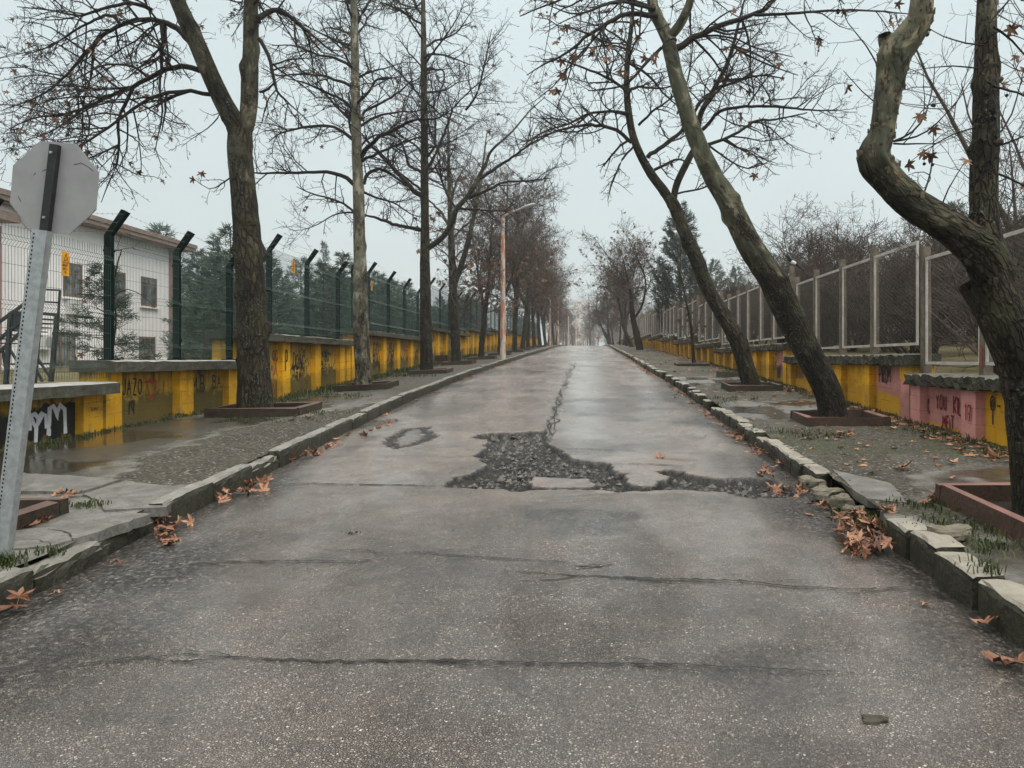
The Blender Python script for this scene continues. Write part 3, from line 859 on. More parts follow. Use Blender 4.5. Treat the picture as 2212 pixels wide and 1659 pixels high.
def boulder(name, c, sx, sy, sz, mat, seed, label, cat='stone', group=None, rot=0.0):
    r = random.Random(seed); n, m = 12, 8; vs = [(0, 0, -sz)]
    ph = [r.uniform(0, 6.28) for _ in range(6)]
    for j in range(1, m):
        t = math.pi * j / m - math.pi / 2
        for i in range(n):
            a = 2 * math.pi * i / n
            k_ = 1 + .12 * math.sin(2 * a + ph[0] + 2 * t) + .1 * math.sin(3 * a + ph[1]) + r.uniform(-.09, .09)
            x_, y_, z_ = math.cos(a) * math.cos(t), math.sin(a) * math.cos(t), math.sin(t)
            q = [math.copysign(abs(v) ** .5, v) * k_ for v in (x_, y_, z_)]
            vs.append((q[0] * sx, q[1] * sy, q[2] * sz))
    vs.append((0, 0, sz)); L = len(vs) - 1; fs = []
    for i in range(n):
        fs.append((0, 1 + (i + 1) % n, 1 + i)); fs.append((L, 1 + (m - 2) * n + i, 1 + (m - 2) * n + (i + 1) % n))
        for j in range(m - 2):
            a, b = 1 + j * n + i, 1 + j * n + (i + 1) % n; fs.append((a, b, b + n, a + n))
    cr, s_ = math.cos(rot), math.sin(rot)
    mb = MB(); mb.add([(c[0] + x * cr - y * s_, c[1] + x * s_ + y * cr, c[2] + z) for x, y, z in vs], fs)
    return tag(mb.build(name, mat, None, loc=c), label, cat, group)


for k, (px, py, sx, sy, sz, rot) in enumerate([(1755, 1040, .1, .15, .05, .1), (1788, 1064, .12, .12, .055, .6), (1818, 1083, .1, .11, .06, -.3), (1842, 1102, .08, .09, .045, .9)]):
    c = gpix(px, py, .05)
    boulder('kerb_rubble', (c[0], c[1], c[2] - .01), sx, sy, sz, MT['rock'], 10 + k, ['broken kerb rubble next to the last whole block of the right kerb', 'rounded kerb rubble in the middle of the right kerb gap', 'pale ridged kerb rubble above the brown leaf pile', 'small kerb rubble at the weedy end of the right kerb gap'][k], 'rubble', 'broken rubble in the right kerb gap', rot)
c = gpix(2052, 1153, .16); boulder('flat_stone', (c[0], c[1], c[2] + .01), .15, .1, .04, MT['rock'], 31, 'flat tan stone lying by the near pink planter', 'stone', None, .3)
c = gpix(1888, 1555); boulder('flat_stone', (c[0], c[1], c[2] + .0), .05, .035, .012, MT['rubble'], 32, 'small dark stone lying alone on the near road', 'stone')

# ------------------------------------------------------------------ walls
COPL = [(2.0, 10.58, 1.285), (10.6, 14.70, 1.58), (14.4, 21.75, 2.13), (21.8, 32.6, 2.48), (32.65, 43.5, 3.0), (43.55, 54, 3.4), (54.05, 66, 3.78), (66.05, 80, 4.15), (80.05, 96, 4.45), (96.05, 114, 4.75)]
COPR = [(2.0, 11.4, 1.385), (11.42, 18.32, 1.67), (18.36, 28, 1.985), (28.04, 33.6, 2.22), (33.64, 41, 2.54), (41.04, 48.5, 2.83), (48.54, 57, 3.12), (57.04, 68, 3.42), (68.04, 82, 3.75), (82.04, 112, 4.1)]
PILL = [[4.6, 6.55, 8.45, 10.35], [10.79, 12.77, 14.5], [15.15, 17.05, 19.1, 21.0, 21.6], [22.05, 23.5, 25.5, 27.4, 29.5, 31.4, 32.4]]
PILR = [[4.3, 6.1, 7.9, 9.67, 11.25], [11.6, 13.2, 14.65, 16.55, 18.15], [18.55, 20.25, 21.75, 23.5, 25.1, 26.6, 27.8]]
LABL = ['lowest yellow wall section beside the sign post, sprayed with a white and black tag', 'yellow wall section behind the forked tree, with hearts and black letters', 'yellow wall section right of the forked tree, covered in black scrawls',
        'yellow wall section behind the pale trunk, two steps above the sign post', 'yellow wall section behind the straight third tree of the left row', 'yellow wall section beside the fifth tree of the left row',
        'yellow wall section behind the orange lamp post', 'yellow wall section just past the orange lamp post', 'distant yellow wall section before the second lamp post on the left', 'farthest yellow wall section of the left row']
LABR = ['pink and yellow wall section with red spray writing, nearest on the right', 'yellow wall section with a pink patch behind the leaning pale trunk', 'yellow wall section behind the dark leaning trunk on the right', 'short yellow wall section past the dark leaning trunk on the right',
        'yellow wall section behind the thin sapling on the right', 'yellow wall section one step past the thin sapling', 'yellow wall section before the ivy trunk on the right', 'far yellow wall section behind the ivy trunk',
        'far yellow wall section past the ivy trunk', 'farthest yellow wall section on the right near the crest']
WALLS = {}
WLB = WL - .12                                # recessed bays of the left wall
for side, COP, PIL, LAB in ((-1, COPL, PILL, LABL), (1, COPR, PILR, LABR)):
    d = -side; FX = WLB if side < 0 else WR; zg = (lambda y, s=side: (zl_walk(WL, y) if s < 0 else zr_walk(WR, y)))
    ym_ = MT['yellow'] if side < 0 else MT['yellow_r']
    for k, (y0, y1, zt) in enumerate(COP):
        ym = (y0 + y1) / 2; zb = zt - .155
        rt = root('painted_wall', (FX - d * .12, ym, zg(ym)), LAB[k], 'wall', 'stepped yellow wall on the left' if side < 0 else 'stepped yellow wall on the right')
        WALLS[(side, k)] = rt
        def build(mb, name, mat=ym_, zb=zb, rt=rt, zg=zg):
            at = np.array([(v[2] - zg(v[1]), zb - v[2], v[1] + v[0]) for v in mb.v])
            return mb.build(name, mat, rt, attrs={'wall': at})
        mb = MB(); n = max(2, int((y1 - y0) / 1.5))
        for i in range(n):
            a, b = y0 + (y1 - y0) * i / n, y0 + (y1 - y0) * (i + 1) / n
            g0, g1 = zg(a) - .25, zg(b) - .25; xf, xb = FX, FX - d * .25
            mb.add([(xf, a, g0), (xf, b, g1), (xf, b, zb), (xf, a, zb), (xb, a, g0 - .5), (xb, b, g1 - .5), (xb, b, zb), (xb, a, zb)],
                   [(0, 1, 2, 3) if d > 0 else (3, 2, 1, 0), (4, 5, 6, 7) if d < 0 else (7, 6, 5, 4), (3, 2, 6, 7)] + ([(0, 3, 7, 4)] if i == 0 else []) + ([(1, 5, 6, 2)] if i == n - 1 else []))
        build(mb, 'wall_body', {(1, 0): MT['yellow_s1'], (1, 1): MT['yellow_s2'], (1, 2): MT['yellow_s3']}.get((side, k), ym_))
        pl = PIL[k] if k < len(PIL) else list(np.arange(y0 + .3, y1 - .2, 2.0 if side < 0 else 1.65))
        for yp in pl:
            mb = MB(); hw = (.2 if side < 0 else .17) + rng.uniform(-.02, .02); pr = .115 + rng.uniform(0, .008)
            a, b = max(yp - hw, y0 + .015), min(yp + hw, y1 - .015)
            xa, xb = sorted((FX - d * .03, FX + d * pr))
            mb.hexa([(xa, a, zg(a) - .25), (xb, a, zg(a) - .25), (xb, b, zg(b) - .25), (xa, b, zg(b) - .25), (xa, a, zb + .002), (xb, a, zb + .002), (xb, b, zb + .002), (xa, b, zb + .002)])
            build(mb, 'pilaster', MT['pink_p'] if side > 0 and k == 0 and yp > 9 else MT['half_p'] if side > 0 and yp == 11.6 else MT['yellow_p'])
        # coping: a rough cast slab with an uneven lip
        r = random.Random(side * 100 + k); amp = .007 if side < 0 else .022
        ca, cb = y0 - (.08 if k else 0), y1 + .0; xsh = .12 if side < 0 else 0
        nst = max(3, int((cb - ca) / ((.22 if side < 0 else .07) if k < 4 else .6))); rings = []
        xo, xi = FX + d * (.21 + xsh), FX - d * .33
        xm, xm2 = FX + d * (.08 + xsh), FX - d * .12
        for i in range(nst):
            yy = ca + (cb - ca) * i / (nst - 1); j = lambda s=1.0: r.uniform(-amp, amp) * s
            rings.append([(xo + j(1.4), yy, zb + j()), (xo + j(1.2), yy, zb + .07 + j()), (xo + j(1.2), yy, zt - .012 + j()), (xm, yy, zt + .006 + j(.6)), (xm2, yy, zt + .006 + j(.6)), (xi + j(), yy, zt + j()), (xi + j(), yy, zb + j())])
        n = 7; mb = MB(); fs = []
        for i in range(nst - 1):
            for q in range(n):
                a, b = i * n + q, i * n + (q + 1) % n; fs.append((a, a + n, b + n, b) if side < 0 else (a, b, b + n, a + n))
        fs.append(tuple(range(n)) if side < 0 else tuple(range(n))[::-1]); fs.append(tuple((nst - 1) * n + q for q in range(n)))
        mb.add([p for rg_ in rings for p in rg_], fs)
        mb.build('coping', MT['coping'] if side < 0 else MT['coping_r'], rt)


def cop(side, y):
    for a, b, z in (COPL if side < 0 else COPR):
        if y < b + .03: return z
    return z

# ---- left fence: green posts with bent arms, welded mesh, barbed wire
fl = root('mesh_fence', (WL, 10.6, 1.58), 'dark green welded mesh fence with bent posts and barbed wire on the left wall', 'fence')
PY_ = [5.9, 8.35, 10.68, 12.46, 14.3, 16.1, 18.3, 20.6, 21.95, 23.5, 25.9, 28.2, 30.5, 32.8]
while PY_[-1] < 108: PY_.append(PY_[-1] + 2.4)


def mesh_panel(W=2.3, H=1.74):
    mb = MB(); r = .0027
    prof = [(0, 0), (0, .1), (.045, .15), (0, .2), (0, .8), (.045, .85), (0, .9), (0, 1.5), (.045, 1.56), (0, 1.62), (0, H)]
    n = int(W / .05)
    for i in range(n + 1):
        y = i * W / n
        mb.tube([(p[0], y, p[1]) for p in prof], r, 3, cap=False)
    for x, z in [(.004, .02), (.004, .1), (.049, .15), (.004, .2), (.004, .4), (.004, .6), (.004, .8), (.049, .85), (.004, .9), (.004, 1.1), (.004, 1.3), (.004, 1.5), (.049, 1.56), (.004, 1.62)]:
        mb.tube([(x, 0, z), (x, W, z)], r, 3, cap=False)
    return mesh_np('mesh_panel', mb.v, mb.f, [MT['green_wire']])


def fence_post():
    mb = MB()
    mb.box(-.045, .045, -.045, .045, 0, 1.73)
    mb.hexa([(-.045, -.0449, 1.73), (.045, -.0449, 1.73), (.045, .0449, 1.73), (-.045, .0449, 1.73)] + [(x + .235, y * .97, z) for x, y, z in [(-.04, -.045, 2.09), (.04, -.045, 2.045), (.04, .045, 2.045), (-.04, .045, 2.09)]])
    mb.box(-.1, .1, -.1, .1, .0, .018)
    for i, z in enumerate((.3, .85, 1.5)): mb.box(-.055, .055, -.05, .05, z, z + .035)
    return mesh_np('post', mb.v, mb.f, [MT['green_metal']])


pm, pp = mesh_panel(), fence_post()
base = Vector(fl.location)
for i, y in enumerate(PY_):
    z = cop(-1, y) + .008
    o = link('post', pp, fl, Vector((WL, y, z)) - base)
    if i:
        a = PY_[i - 1]; zp = cop(-1, (a + y) / 2) + .05
        o = link('mesh_panel', pm, fl, Vector((WL + .05, a + .05, zp)) - base); o.scale = (1, (y - a - .1) / 2.3, 1.04 if i == 2 else 1)
for k in range(3):
    mb = MB(); pts = []; r = random.Random(k)
    for i, y in enumerate(PY_):
        t = (k + .6) / 3; z = cop(-1, y) + 1.74 + .34 * t; x = WL + .03 + .22 * t
        if i and y < 45:
            (x0, y0_, z0) = pts[-1]
            for q in (.25, .5, .75): pts.append((x0 + (x - x0) * q, y0_ + (y - y0_) * q, z0 + (z - z0) * q - .05 * math.sin(math.pi * q) + r.uniform(-.015, .015)))
        pts.append((x, y, z))
    mb.tube(pts, .0022, 3, cap=False)
    yy = 6.0
    while yy < 24:
        x, z = np.interp(yy, [p[1] for p in pts], [p[0] for p in pts]), np.interp(yy, [p[1] for p in pts], [p[2] for p in pts])
        for q in range(2):
            v = Vector((r.uniform(-1, 1), r.uniform(-1, 1), r.uniform(-1, 1))).normalized() * .018
            mb.tube([(x - v.x, yy - v.y, z - v.z), (x + v.x, yy + v.y, z + v.z)], .0014, 3, cap=False)
        yy += .11
    mb.build('barbed_wire', MT['wire'], fl)

# ---- right fence: concrete posts, white frames, chain link
fr = root('framed_fence', (5.0, 11.3, 1.385), 'chain link fence in pale frames between concrete posts on the right wall', 'fence')


def chain(W=1.5, H=1.5, p=.065):
    mb = MB(); n = int(W / p); m = int(H / (p * .5)); 
    for i in range(n + 1):
        s0 = 1 if i % 2 else -1
        pts = [(.004 * (1 if (j + i) % 2 else -1), min(W, max(0, i * W / n + (p / 2 if (j % 2) else -p / 2) * s0)), j * H / m) for j in range(m + 1)]
        mb.tube(pts, .0016, 3, cap=False)
    return mesh_np('chain_link', mb.v, mb.f, [MT['chain']])


def frame(W, H):
    mb = MB(); t = .028
    mb.box(-t / 2, t / 2, 0, .036, 0, H); mb.box(-t / 2, t / 2, W - .036, W, 0, H)
    mb.box(-t / 2 + .001, t / 2 - .001, .036, W - .036, 0, .042); mb.box(-t / 2 + .001, t / 2 - .001, .036, W - .036, H - .046, H)
    return mesh_np('frame', mb.v, mb.f, [MT['frame']])


def conc_post(H):
    mb = MB(); mb.hexa([(-.065, -.055, -.03), (.055, -.055, -.03), (.055, .055, -.03), (-.065, .055, -.03), (-.06, -.045, H), (.05, -.045, H), (.05, .045, H), (-.06, .045, H)])
    return mesh_np('post', mb.v, mb.f, [MT['post_conc']])


cm, fm, cpm = chain(), frame(1.5, 1.56), conc_post(1.86)
base = Vector(fr.location)
RP = [[4.3, 6.1, 7.9, 9.6, 11.28], [13.27, 14.9, 16.6, 18.1], [18.5, 20.3, 21.8, 23.5, 25.0, 26.6, 27.85]]
for k in range(3, len(COPR)):
    a, b = COPR[k][0] + .12, COPR[k][1] - .12; n = max(2, round((b - a) / 1.65)); RP.append([a + (b - a) * i / n for i in range(n + 1)])
for k, yl in enumerate(RP):
    zc = COPR[k][2]
    ylist = ([11.42] if k == 1 else []) + yl
    for i, y in enumerate(ylist):
        if not (k == 1 and i == 0):
            o = link('post', cpm, fr, Vector((5.02, y, zc)) - base); o.rotation_euler = (rng.uniform(-.012, .012), rng.uniform(-.012, .012), rng.uniform(-.05, .05))
            if k > 7 and i % 2: o.scale = (1, 1, .98)
        if i:
            a = ylist[i - 1] + .065; W = y - .065 - a
            f = link('frame', fm, fr, Vector((4.985, a, zc + .14)) - base); f.scale = (1, W / 1.5, 1)
            if k < 6: 
                c = link('chain_link', cm, f, (0.0, 0.0, 0.03))
rp = MB(); rp.box(4.946, 4.95, 9.565, 9.6, 1.5, 1.78); rp.build('rust_patch', MT['rust'], fr)
# ------------------------------------------------------------------ writing on the walls (brush strokes)
def arc(cx, cy, rx, ry, a0, a1, n=12):
    return [(cx + rx * math.cos(R(a0 + (a1 - a0) * i / n)), cy + ry * math.sin(R(a0 + (a1 - a0) * i / n))) for i in range(n + 1)]


GL = {
    'A': [[(0, 0), (.42, 1), (.85, 0)], [(.15, .38), (.7, .38)]],
    'B': [[(0, 0), (0, 1)], [(0, 1)] + arc(.3, .76, .38, .24, 80, -90) + [(0, .52)], [(0, .52)] + arc(.35, .26, .45, .26, 80, -90) + [(0, 0)]],
    'D': [[(0, 0), (0, 1)], [(0, 1)] + arc(.25, .5, .5, .5, 80, -80) + [(0, 0)]],
    'E': [[(.65, 1), (0, 1), (0, 0), (.65, 0)], [(0, .52), (.5, .52)]],
    'G': [arc(.45, .5, .42, .5, 50, 320) + [(.8, .45), (.45, .45)]],
    'H': [[(0, 0), (0, 1)], [(.7, 0), (.7, 1)], [(0, .5), (.7, .5)]],
    'I': [[(.1, 0), (.1, 1)]], 'İ': [[(.1, 0), (.1, .8)], [(.06, .95), (.14, 1.02)]],
    'J': [[(.55, 1), (.55, .25)] + arc(.28, .25, .27, .26, 0, -170)],
    'K': [[(0, 0), (0, 1)], [(.6, 1), (.02, .45), (.65, 0)]],
    'L': [[(0, 1), (0, 0), (.6, 0)]],
    'M': [[(0, 0), (.08, 1), (.42, .3), (.78, 1), (.9, 0)]],
    'N': [[(0, 0), (0, 1), (.7, 0), (.7, 1)]],
    'O': [arc(.4, .5, .4, .5, 90, 450, 18)],
    'P': [[(0, 0), (0, 1)], [(0, 1)] + arc(.25, .74, .38, .27, 80, -90) + [(0, .47)]],
    'Q': [arc(.4, .62, .4, .5, 90, 460, 18), arc(.38, .6, .17, .24, 60, 400, 12), [(.4, .1), (.4, -.95)]],
    'R': [[(0, 0), (0, 1)], [(0, 1)] + arc(.25, .74, .38, .27, 80, -90) + [(0, .47), (.6, 0)]],
    'S': [arc(.35, .75, .33, .25, 30, 250) + arc(.32, .25, .34, .25, 80, -150)],
    'T': [[(0, 1), (.75, 1)], [(.37, 1), (.37, 0)]],
    'U': [[(0, 1), (0, .3)] + arc(.35, .3, .35, .3, 180, 360) + [(.7, 1)]],
    'X': [[(0, 0), (.7, 1)], [(0, 1), (.75, 0)]],
    'Y': [[(0, 1), (.38, .5), (.75, 1)], [(.38, .5), (.36, -.05)]],
    'Z': [[(0, 1), (.65, 1), (0, 0), (.7, 0)]],
    '0': [arc(.32, .5, .32, .5, 90, 450, 16)], '1': [[(0, .8), (.2, 1), (.2, 0)]],
    '2': [arc(.32, .72, .3, .28, 160, -30) + [(0, 0), (.68, 0)]],
    '7': [[(0, 1), (.65, 1), (.3, 0)], [(.15, .5), (.6, .52)]],
    '.': [[(.05, 0), (.08, .06)]], '!': [[(.1, 1), (.1, .3)], [(.1, .06), (.1, 0)]], '-': [[(0, .5), (.6, .5)]], ' ': [],
    '♥': [[(.5, 0), (.05, .6)] + arc(.27, .72, .23, .26, 200, 10) + arc(.73, .72, .23, .26, 170, -20) + [(.5, 0)]],
    'm': [[(0, 0), (.05, .9), (.25, 1), (.42, .75), (.42, .55), (.42, .75), (.6, 1), (.85, .85), (.88, 0)]],
}
LAYER = [0]


def strokes(mb, polys, face, side, y0, z0, wd, hgt=1.0, gap=None):
    """polys in metres (u to the reader's right, v up) starting at (y0, z0) on a wall face"""
    d = -side; r = random.Random(len(polys) + int(y0 * 100))
    for poly in polys:
        P = []
        for a, b in zip(poly[:-1], poly[1:]):
            L = math.hypot(b[0] - a[0], b[1] - a[1]); n = max(1, int(L / (wd * 1.2)))
            P += [(a[0] + (b[0] - a[0]) * i / n, a[1] + (b[1] - a[1]) * i / n) for i in range(n)]
        P.append(poly[-1]); LAYER[0] += 1
        off = .0035 + (LAYER[0] % 9) * .0004
        A, B = [], []
        for i, p in enumerate(P):
            a, b = P[max(0, i - 1)], P[min(len(P) - 1, i + 1)]
            tx, ty = b[0] - a[0], b[1] - a[1]; l = math.hypot(tx, ty) or 1
            w_ = wd * r.uniform(.8, 1.15) / 2; nx, ny = -ty / l * w_, tx / l * w_
            o = off + .00012 * i
            for S, s in ((A, 1), (B, -1)):
                S.append((face + d * o, y0 - side * (p[0] + nx * s), z0 + p[1] + ny * s))
        n = len(P)
        mb.add(A + B, [(i, i + 1, n + i + 1, n + i) for i in range(n - 1)])


def text_polys(t, h, seed=0, jit=.05, asp=.72, slant=0.0, sp=.28):
    r = random.Random(seed); out = []; x = 0
    for ch in t:
        g = GL.get(ch, []); k = h * (1 + r.uniform(-jit, jit) * 2); dy = r.uniform(-jit, jit) * h; mxx = .2
        for st in g:
            out.append([(x + (u * asp + slant * v) * k + r.uniform(-jit, jit) * h * .3, dy + v * k + r.uniform(-jit, jit) * h * .3) for u, v in st]); mxx = max(mxx, max(u for u, v in st))
        x += (mxx * asp + sp) * h if ch != ' ' else .45 * h
    return out


def write(side, k, t, mat, xa, y, h, wd, face=None, seed=0, jit=.05, asp=.72, slant=0.0, name='graffiti', sp=.28):
    """first letter begins at photograph column xa, its foot at row y"""
    rt = WALLS[(side, k)]
    face = (WLB if side < 0 else WR) if face is None else face
    Y = face * PF / (xa - PX0); z = EYE - (y - PY0) * Y / PF
    mb = MB(); strokes(mb, text_polys(t, h, seed, jit, asp, slant, sp), face, side, Y, z, wd * (1.5 if side < 0 and k > 1 else 1.25))
    return mb.build(name, MT[mat], rt)


def blob(side, k, mat, pts, face=None, seed=0, amp=.02, off=.002, name='paint_patch'):
    rt = WALLS[(side, k)]; face = (WLB if side < 0 else WR) if face is None else face; d = -side
    P = []
    for x, y in pts:
        Y = face * PF / (x - PX0); P.append((Y, EYE - (y - PY0) * Y / PF))
    P = rough_poly(P, amp, .05, seed)
    mb = MB(); mb.add([(face + d * off, a, b) for a, b in P], [tuple(range(len(P)))])
    return mb.build(name, MT[mat], rt)


PLF = WL + .125                                 # pilaster faces (slightly proud)
# left, section with the black and white tag
blob(-1, 0, 'paint_black', [(-30, 905), (40, 893), (60, 882), (110, 876), (150, 866), (165, 880), (178, 878), (186, 900), (184, 935), (160, 942), (140, 935), (120, 946), (60, 950), (20, 955), (-10, 975), (-40, 980)], amp=.05, seed=3)
for i, (xa, y, h) in enumerate([(62, 952, .44), (104, 944, .46)]):
    write(-1, 0, 'mY'[1 - i] if i == 0 else 'm', 'paint_white', xa, y, h * .8, .06, seed=4 + i, asp=.95)
write(-1, 0, 'm', 'paint_white', 64, 930, .2, .05, seed=9, asp=1.6)
mb = MB(); Yc = WLB * PF / (105 - PX0); zc = EYE - (947 - PY0) * Yc / PF
strokes(mb, [arc(.1, .06, .14, .09, 190, 350), [(.03, .12), (.04, .16)], [(.15, .13), (.16, .17)]], WLB, -1, Yc, zc, .022)
mb.build('graffiti', MT['paint_dim'], WALLS[(-1, 0)])
write(-1, 0, 'DUMAT G', 'paint_dim', 196, 888, .045, .006, face=WL + .006, seed=11)
# hearts and letters
write(-1, 1, 'JAZO', 'paint_black', 264, 853, .24, .022, seed=12, asp=.5, sp=.2)
write(-1, 1, '♥', 'paint_red', 317, 866, .34, .024, seed=13, asp=.8)
write(-1, 1, '-', 'paint_red', 312, 846, .3, .03, seed=14, asp=1.6); write(-1, 1, 'I', 'paint_red', 352, 850, .2, .02, seed=15)
write(-1, 1, 'm', 'paint_black', 278, 895, .2, .02, seed=16, asp=.7); write(-1, 1, '♥', 'paint_dim', 281, 888, .15, .016, seed=17)
write(-1, 1, 'M.B', 'paint_black', 416, 848, .27, .024, seed=18, asp=.62, sp=.14); write(-1, 1, 'B.A.', 'paint_black', 459, 839, .22, .024, seed=19, asp=.6, sp=.12)
# section right of the forked tree
write(-1, 2, 'XV', 'paint_red', 590, 815, .4, .025, seed=20); write(-1, 2, 'Z', 'paint_red', 588, 856, .3, .02, seed=21)
write(-1, 2, 'ODU', 'paint_black', 588, 778, .2, .02, seed=26)
write(-1, 2, 'P', 'paint_black', 617, 800, .42, .03, face=WL + .006, seed=22, asp=.35)
write(-1, 2, 'DOAG', 'paint_black', 633, 797, .33, .03, seed=23, asp=.5, sp=.16); write(-1, 2, 'RM', 'paint_black', 640, 824, .2, .024, seed=24, sp=.4)
write(-1, 2, 'MAY', 'paint_dim', 648, 808, .2, .018, seed=29)
write(-1, 2, 'ERTEL', 'paint_black', 692, 812, .19, .02, seed=25, asp=.6, sp=.2); write(-1, 2, 'TUNA', 'paint_dim', 697, 782, .16, .015, seed=27)
write(-1, 2, 'ALI', 'paint_dim', 742, 780, .3, .02, seed=28); write(-1, 2, 'SEN', 'paint_black', 742, 818, .3, .025, seed=30)
# stepped-up sections beyond
for i, (k, t, mat, xa, y, h, wd) in enumerate([(3, 'GO', 'paint_black', 806, 768, .42, .05), (3, 'BAU', 'paint_black', 806, 794, .4, .06), (3, 'AHR', 'paint_black', 839, 772, .5, .05), (3, 'X', 'paint_red', 838, 776, .4, .04),
                                                (3, 'MR', 'paint_red', 870, 768, .4, .035), (3, 'EB', 'paint_black', 877, 776, .35, .03), (3, 'ALN', 'paint_dim', 897, 776, .35, .04), (3, 'S', 'paint_black', 844, 792, .4, .07),
                                                (4, 'E', 'paint_dim', 948, 766, .5, .04), (4, 'GK', 'paint_dim', 968, 760, .5, .05), (4, 'AT', 'paint_dim', 991, 758, .5, .05), (5, 'UB', 'paint_dim', 1030, 752, .5, .06), (5, 'LA', 'paint_dim', 1041, 752, .5, .06)]):
    write(-1, k, t, mat, xa, y, h, wd, seed=60 + i)
# tangled scrawls covering the bays further along
rs = random.Random(12)
for (k, ya, yb, z0, z1, n) in [(2, 15.5, 16.75, 1.0, 1.85, 5), (2, 17.35, 18.8, 1.0, 1.9, 12), (2, 19.4, 20.7, 1.1, 1.9, 14), (3, 22.3, 23.2, 1.2, 2.2, 12), (3, 23.8, 25.2, 1.25, 2.25, 16), (3, 25.8, 27.1, 1.35, 2.25, 16), (3, 27.7, 29.2, 1.45, 2.25, 13), (3, 29.8, 31.2, 1.5, 2.25, 9), (4, 34.0, 35.2, 1.8, 2.7, 8), (4, 36, 37.2, 1.9, 2.75, 8), (4, 38.2, 39.2, 2.0, 2.75, 6), (5, 44.2, 50, 2.3, 3.1, 16)]:
    for mat, m_ in (('paint_black', n), ('paint_dim', n // 2), ('paint_red', n // 5)):
        mb = MB()
        for _ in range(m_):
            y0 = rs.uniform(ya, yb - .15); zz = rs.uniform(z0, z1 - .15); hh = rs.uniform(.1, .34) * (1 if k else .5); P = []; u = 0
            for i in range(rs.randrange(3, 9)): P.append((u, rs.uniform(0, 1) * hh)); u += rs.uniform(-.3, 1) * hh * .5
            strokes(mb, [P], WLB, -1, y0, zz, rs.uniform(.02, .042))
        if m_: mb.build('graffiti', MT[mat], WALLS[(-1, k)])
# right: pink patches and red writing
Rp = WR - .125; RP2 = WR - .133
F2 = WR - .0045
write(1, 0, 'X', 'paint_red_d', 2000, 891, .24, .04, seed=31, face=F2)
write(1, 0, 'YOU', 'paint_red_d', 2023, 880, .2, .022, seed=32, face=F2, asp=.55, sp=.16, jit=.07); write(1, 0, 'KIL', 'paint_red_d', 2060, 893, .22, .022, seed=33, face=F2, asp=.55, sp=.1, jit=.07)
write(1, 0, '17', 'paint_red_d', 2085, 908, .21, .022, seed=34, face=RP2 - .003, asp=.6, sp=.22); write(1, 0, 'MEIT', 'paint_red_d', 2037, 924, .16, .02, seed=35, face=F2, asp=.6, sp=.14, jit=.07)
write(1, 0, 'Q-', 'paint_dim', 2140, 890, .17, .02, seed=36, face=F2, asp=.8)
write(1, 1, 'PIROM', 'paint_black', 1900, 824, .26, .024, seed=37, face=F2, asp=.42, sp=.12, jit=.06)
write(1, 1, '07.11.20', 'paint_black', 1721, 815, .26, .025, seed=38, asp=.45, sp=.08); write(1, 1, 'SEVIN', 'paint_dim', 1800, 838, .25, .012, seed=39, asp=.7)
write(1, 1, 'T', 'paint_dim', 1815, 850, .3, .012, seed=51)
write(1, 2, 'AMY', 'paint_black', 1679, 815, .3, .03, seed=52, face=F2, asp=.4, sp=.12); write(1, 2, 'DIR', 'paint_dim', 1665, 800, .4, .04, seed=53)

# yellow warning plates on the mesh
def warning(Yc, zc, label, wh=(.135, .3)):
    W, H = wh; x = WL + .115
    o = root('warning_plate', (x, Yc, zc - H / 2), label, 'sign', 'yellow warning plates on the green mesh')
    mb = MB(); mb.box(x - .003, x, Yc - W / 2, Yc + W / 2, zc - H / 2, zc + H / 2); mb.build('plate', MT['sign_yellow'], o)
    mb = MB()
    def put(polys, u, v, wd): strokes(mb, polys, x - .002, -1, Yc - W / 2 + u, zc - H / 2 + v, wd)
    s = W / .135
    put([[(0, 0), (.1 * s, 0), (.05 * s, .115 * s), (0, 0)]], .018 * s, .162 * s, .007 * s)
    put([[(.02 * s, .018 * s), (.075 * s, .045 * s)], [(.03 * s, .035 * s), (.036 * s, .018 * s)], [(.05 * s, .045 * s), (.056 * s, .028 * s)]], .018 * s, .162 * s, .006 * s)
    for i, t in enumerate(('DİKKAT!', 'JİLETLİ', 'TEL')):
        put(text_polys(t, .027 * s, 0, 0, .5, 0, .2), (.012 + (.03 if i == 2 else 0)) * s, (.118 - .044 * i) * s, .0055 * s)
    mb.build('lettering', MT['paint_black'], o)
    return o


c = pix(122, 570, 10.0)
warning(WL * PF / (122 - PX0), EYE - (570 - PY0) * (WL * PF / (122 - PX0)) / PF, 'yellow DİKKAT JİLETLİ TEL plate on the mesh beside the sign post')
Y2 = (WL + .1) * PF / (633 - PX0); warning(Y2, EYE - (576 - PY0) * Y2 / PF, 'yellow warning plate on the mesh just right of the forked tree', (.16, .3))
Y2 = (WL + .1) * PF / (802 - PX0); warning(Y2, EYE - (617 - PY0) * Y2 / PF, 'small yellow warning plate on the mesh right of the pale trunk', (.16, .3))

# ------------------------------------------------------------------ stop sign seen from behind
Ys = 4.8
def sp(x, y, dy=0.0): p = pix(x, y, Ys); return (p[0], p[1] + dy, p[2])


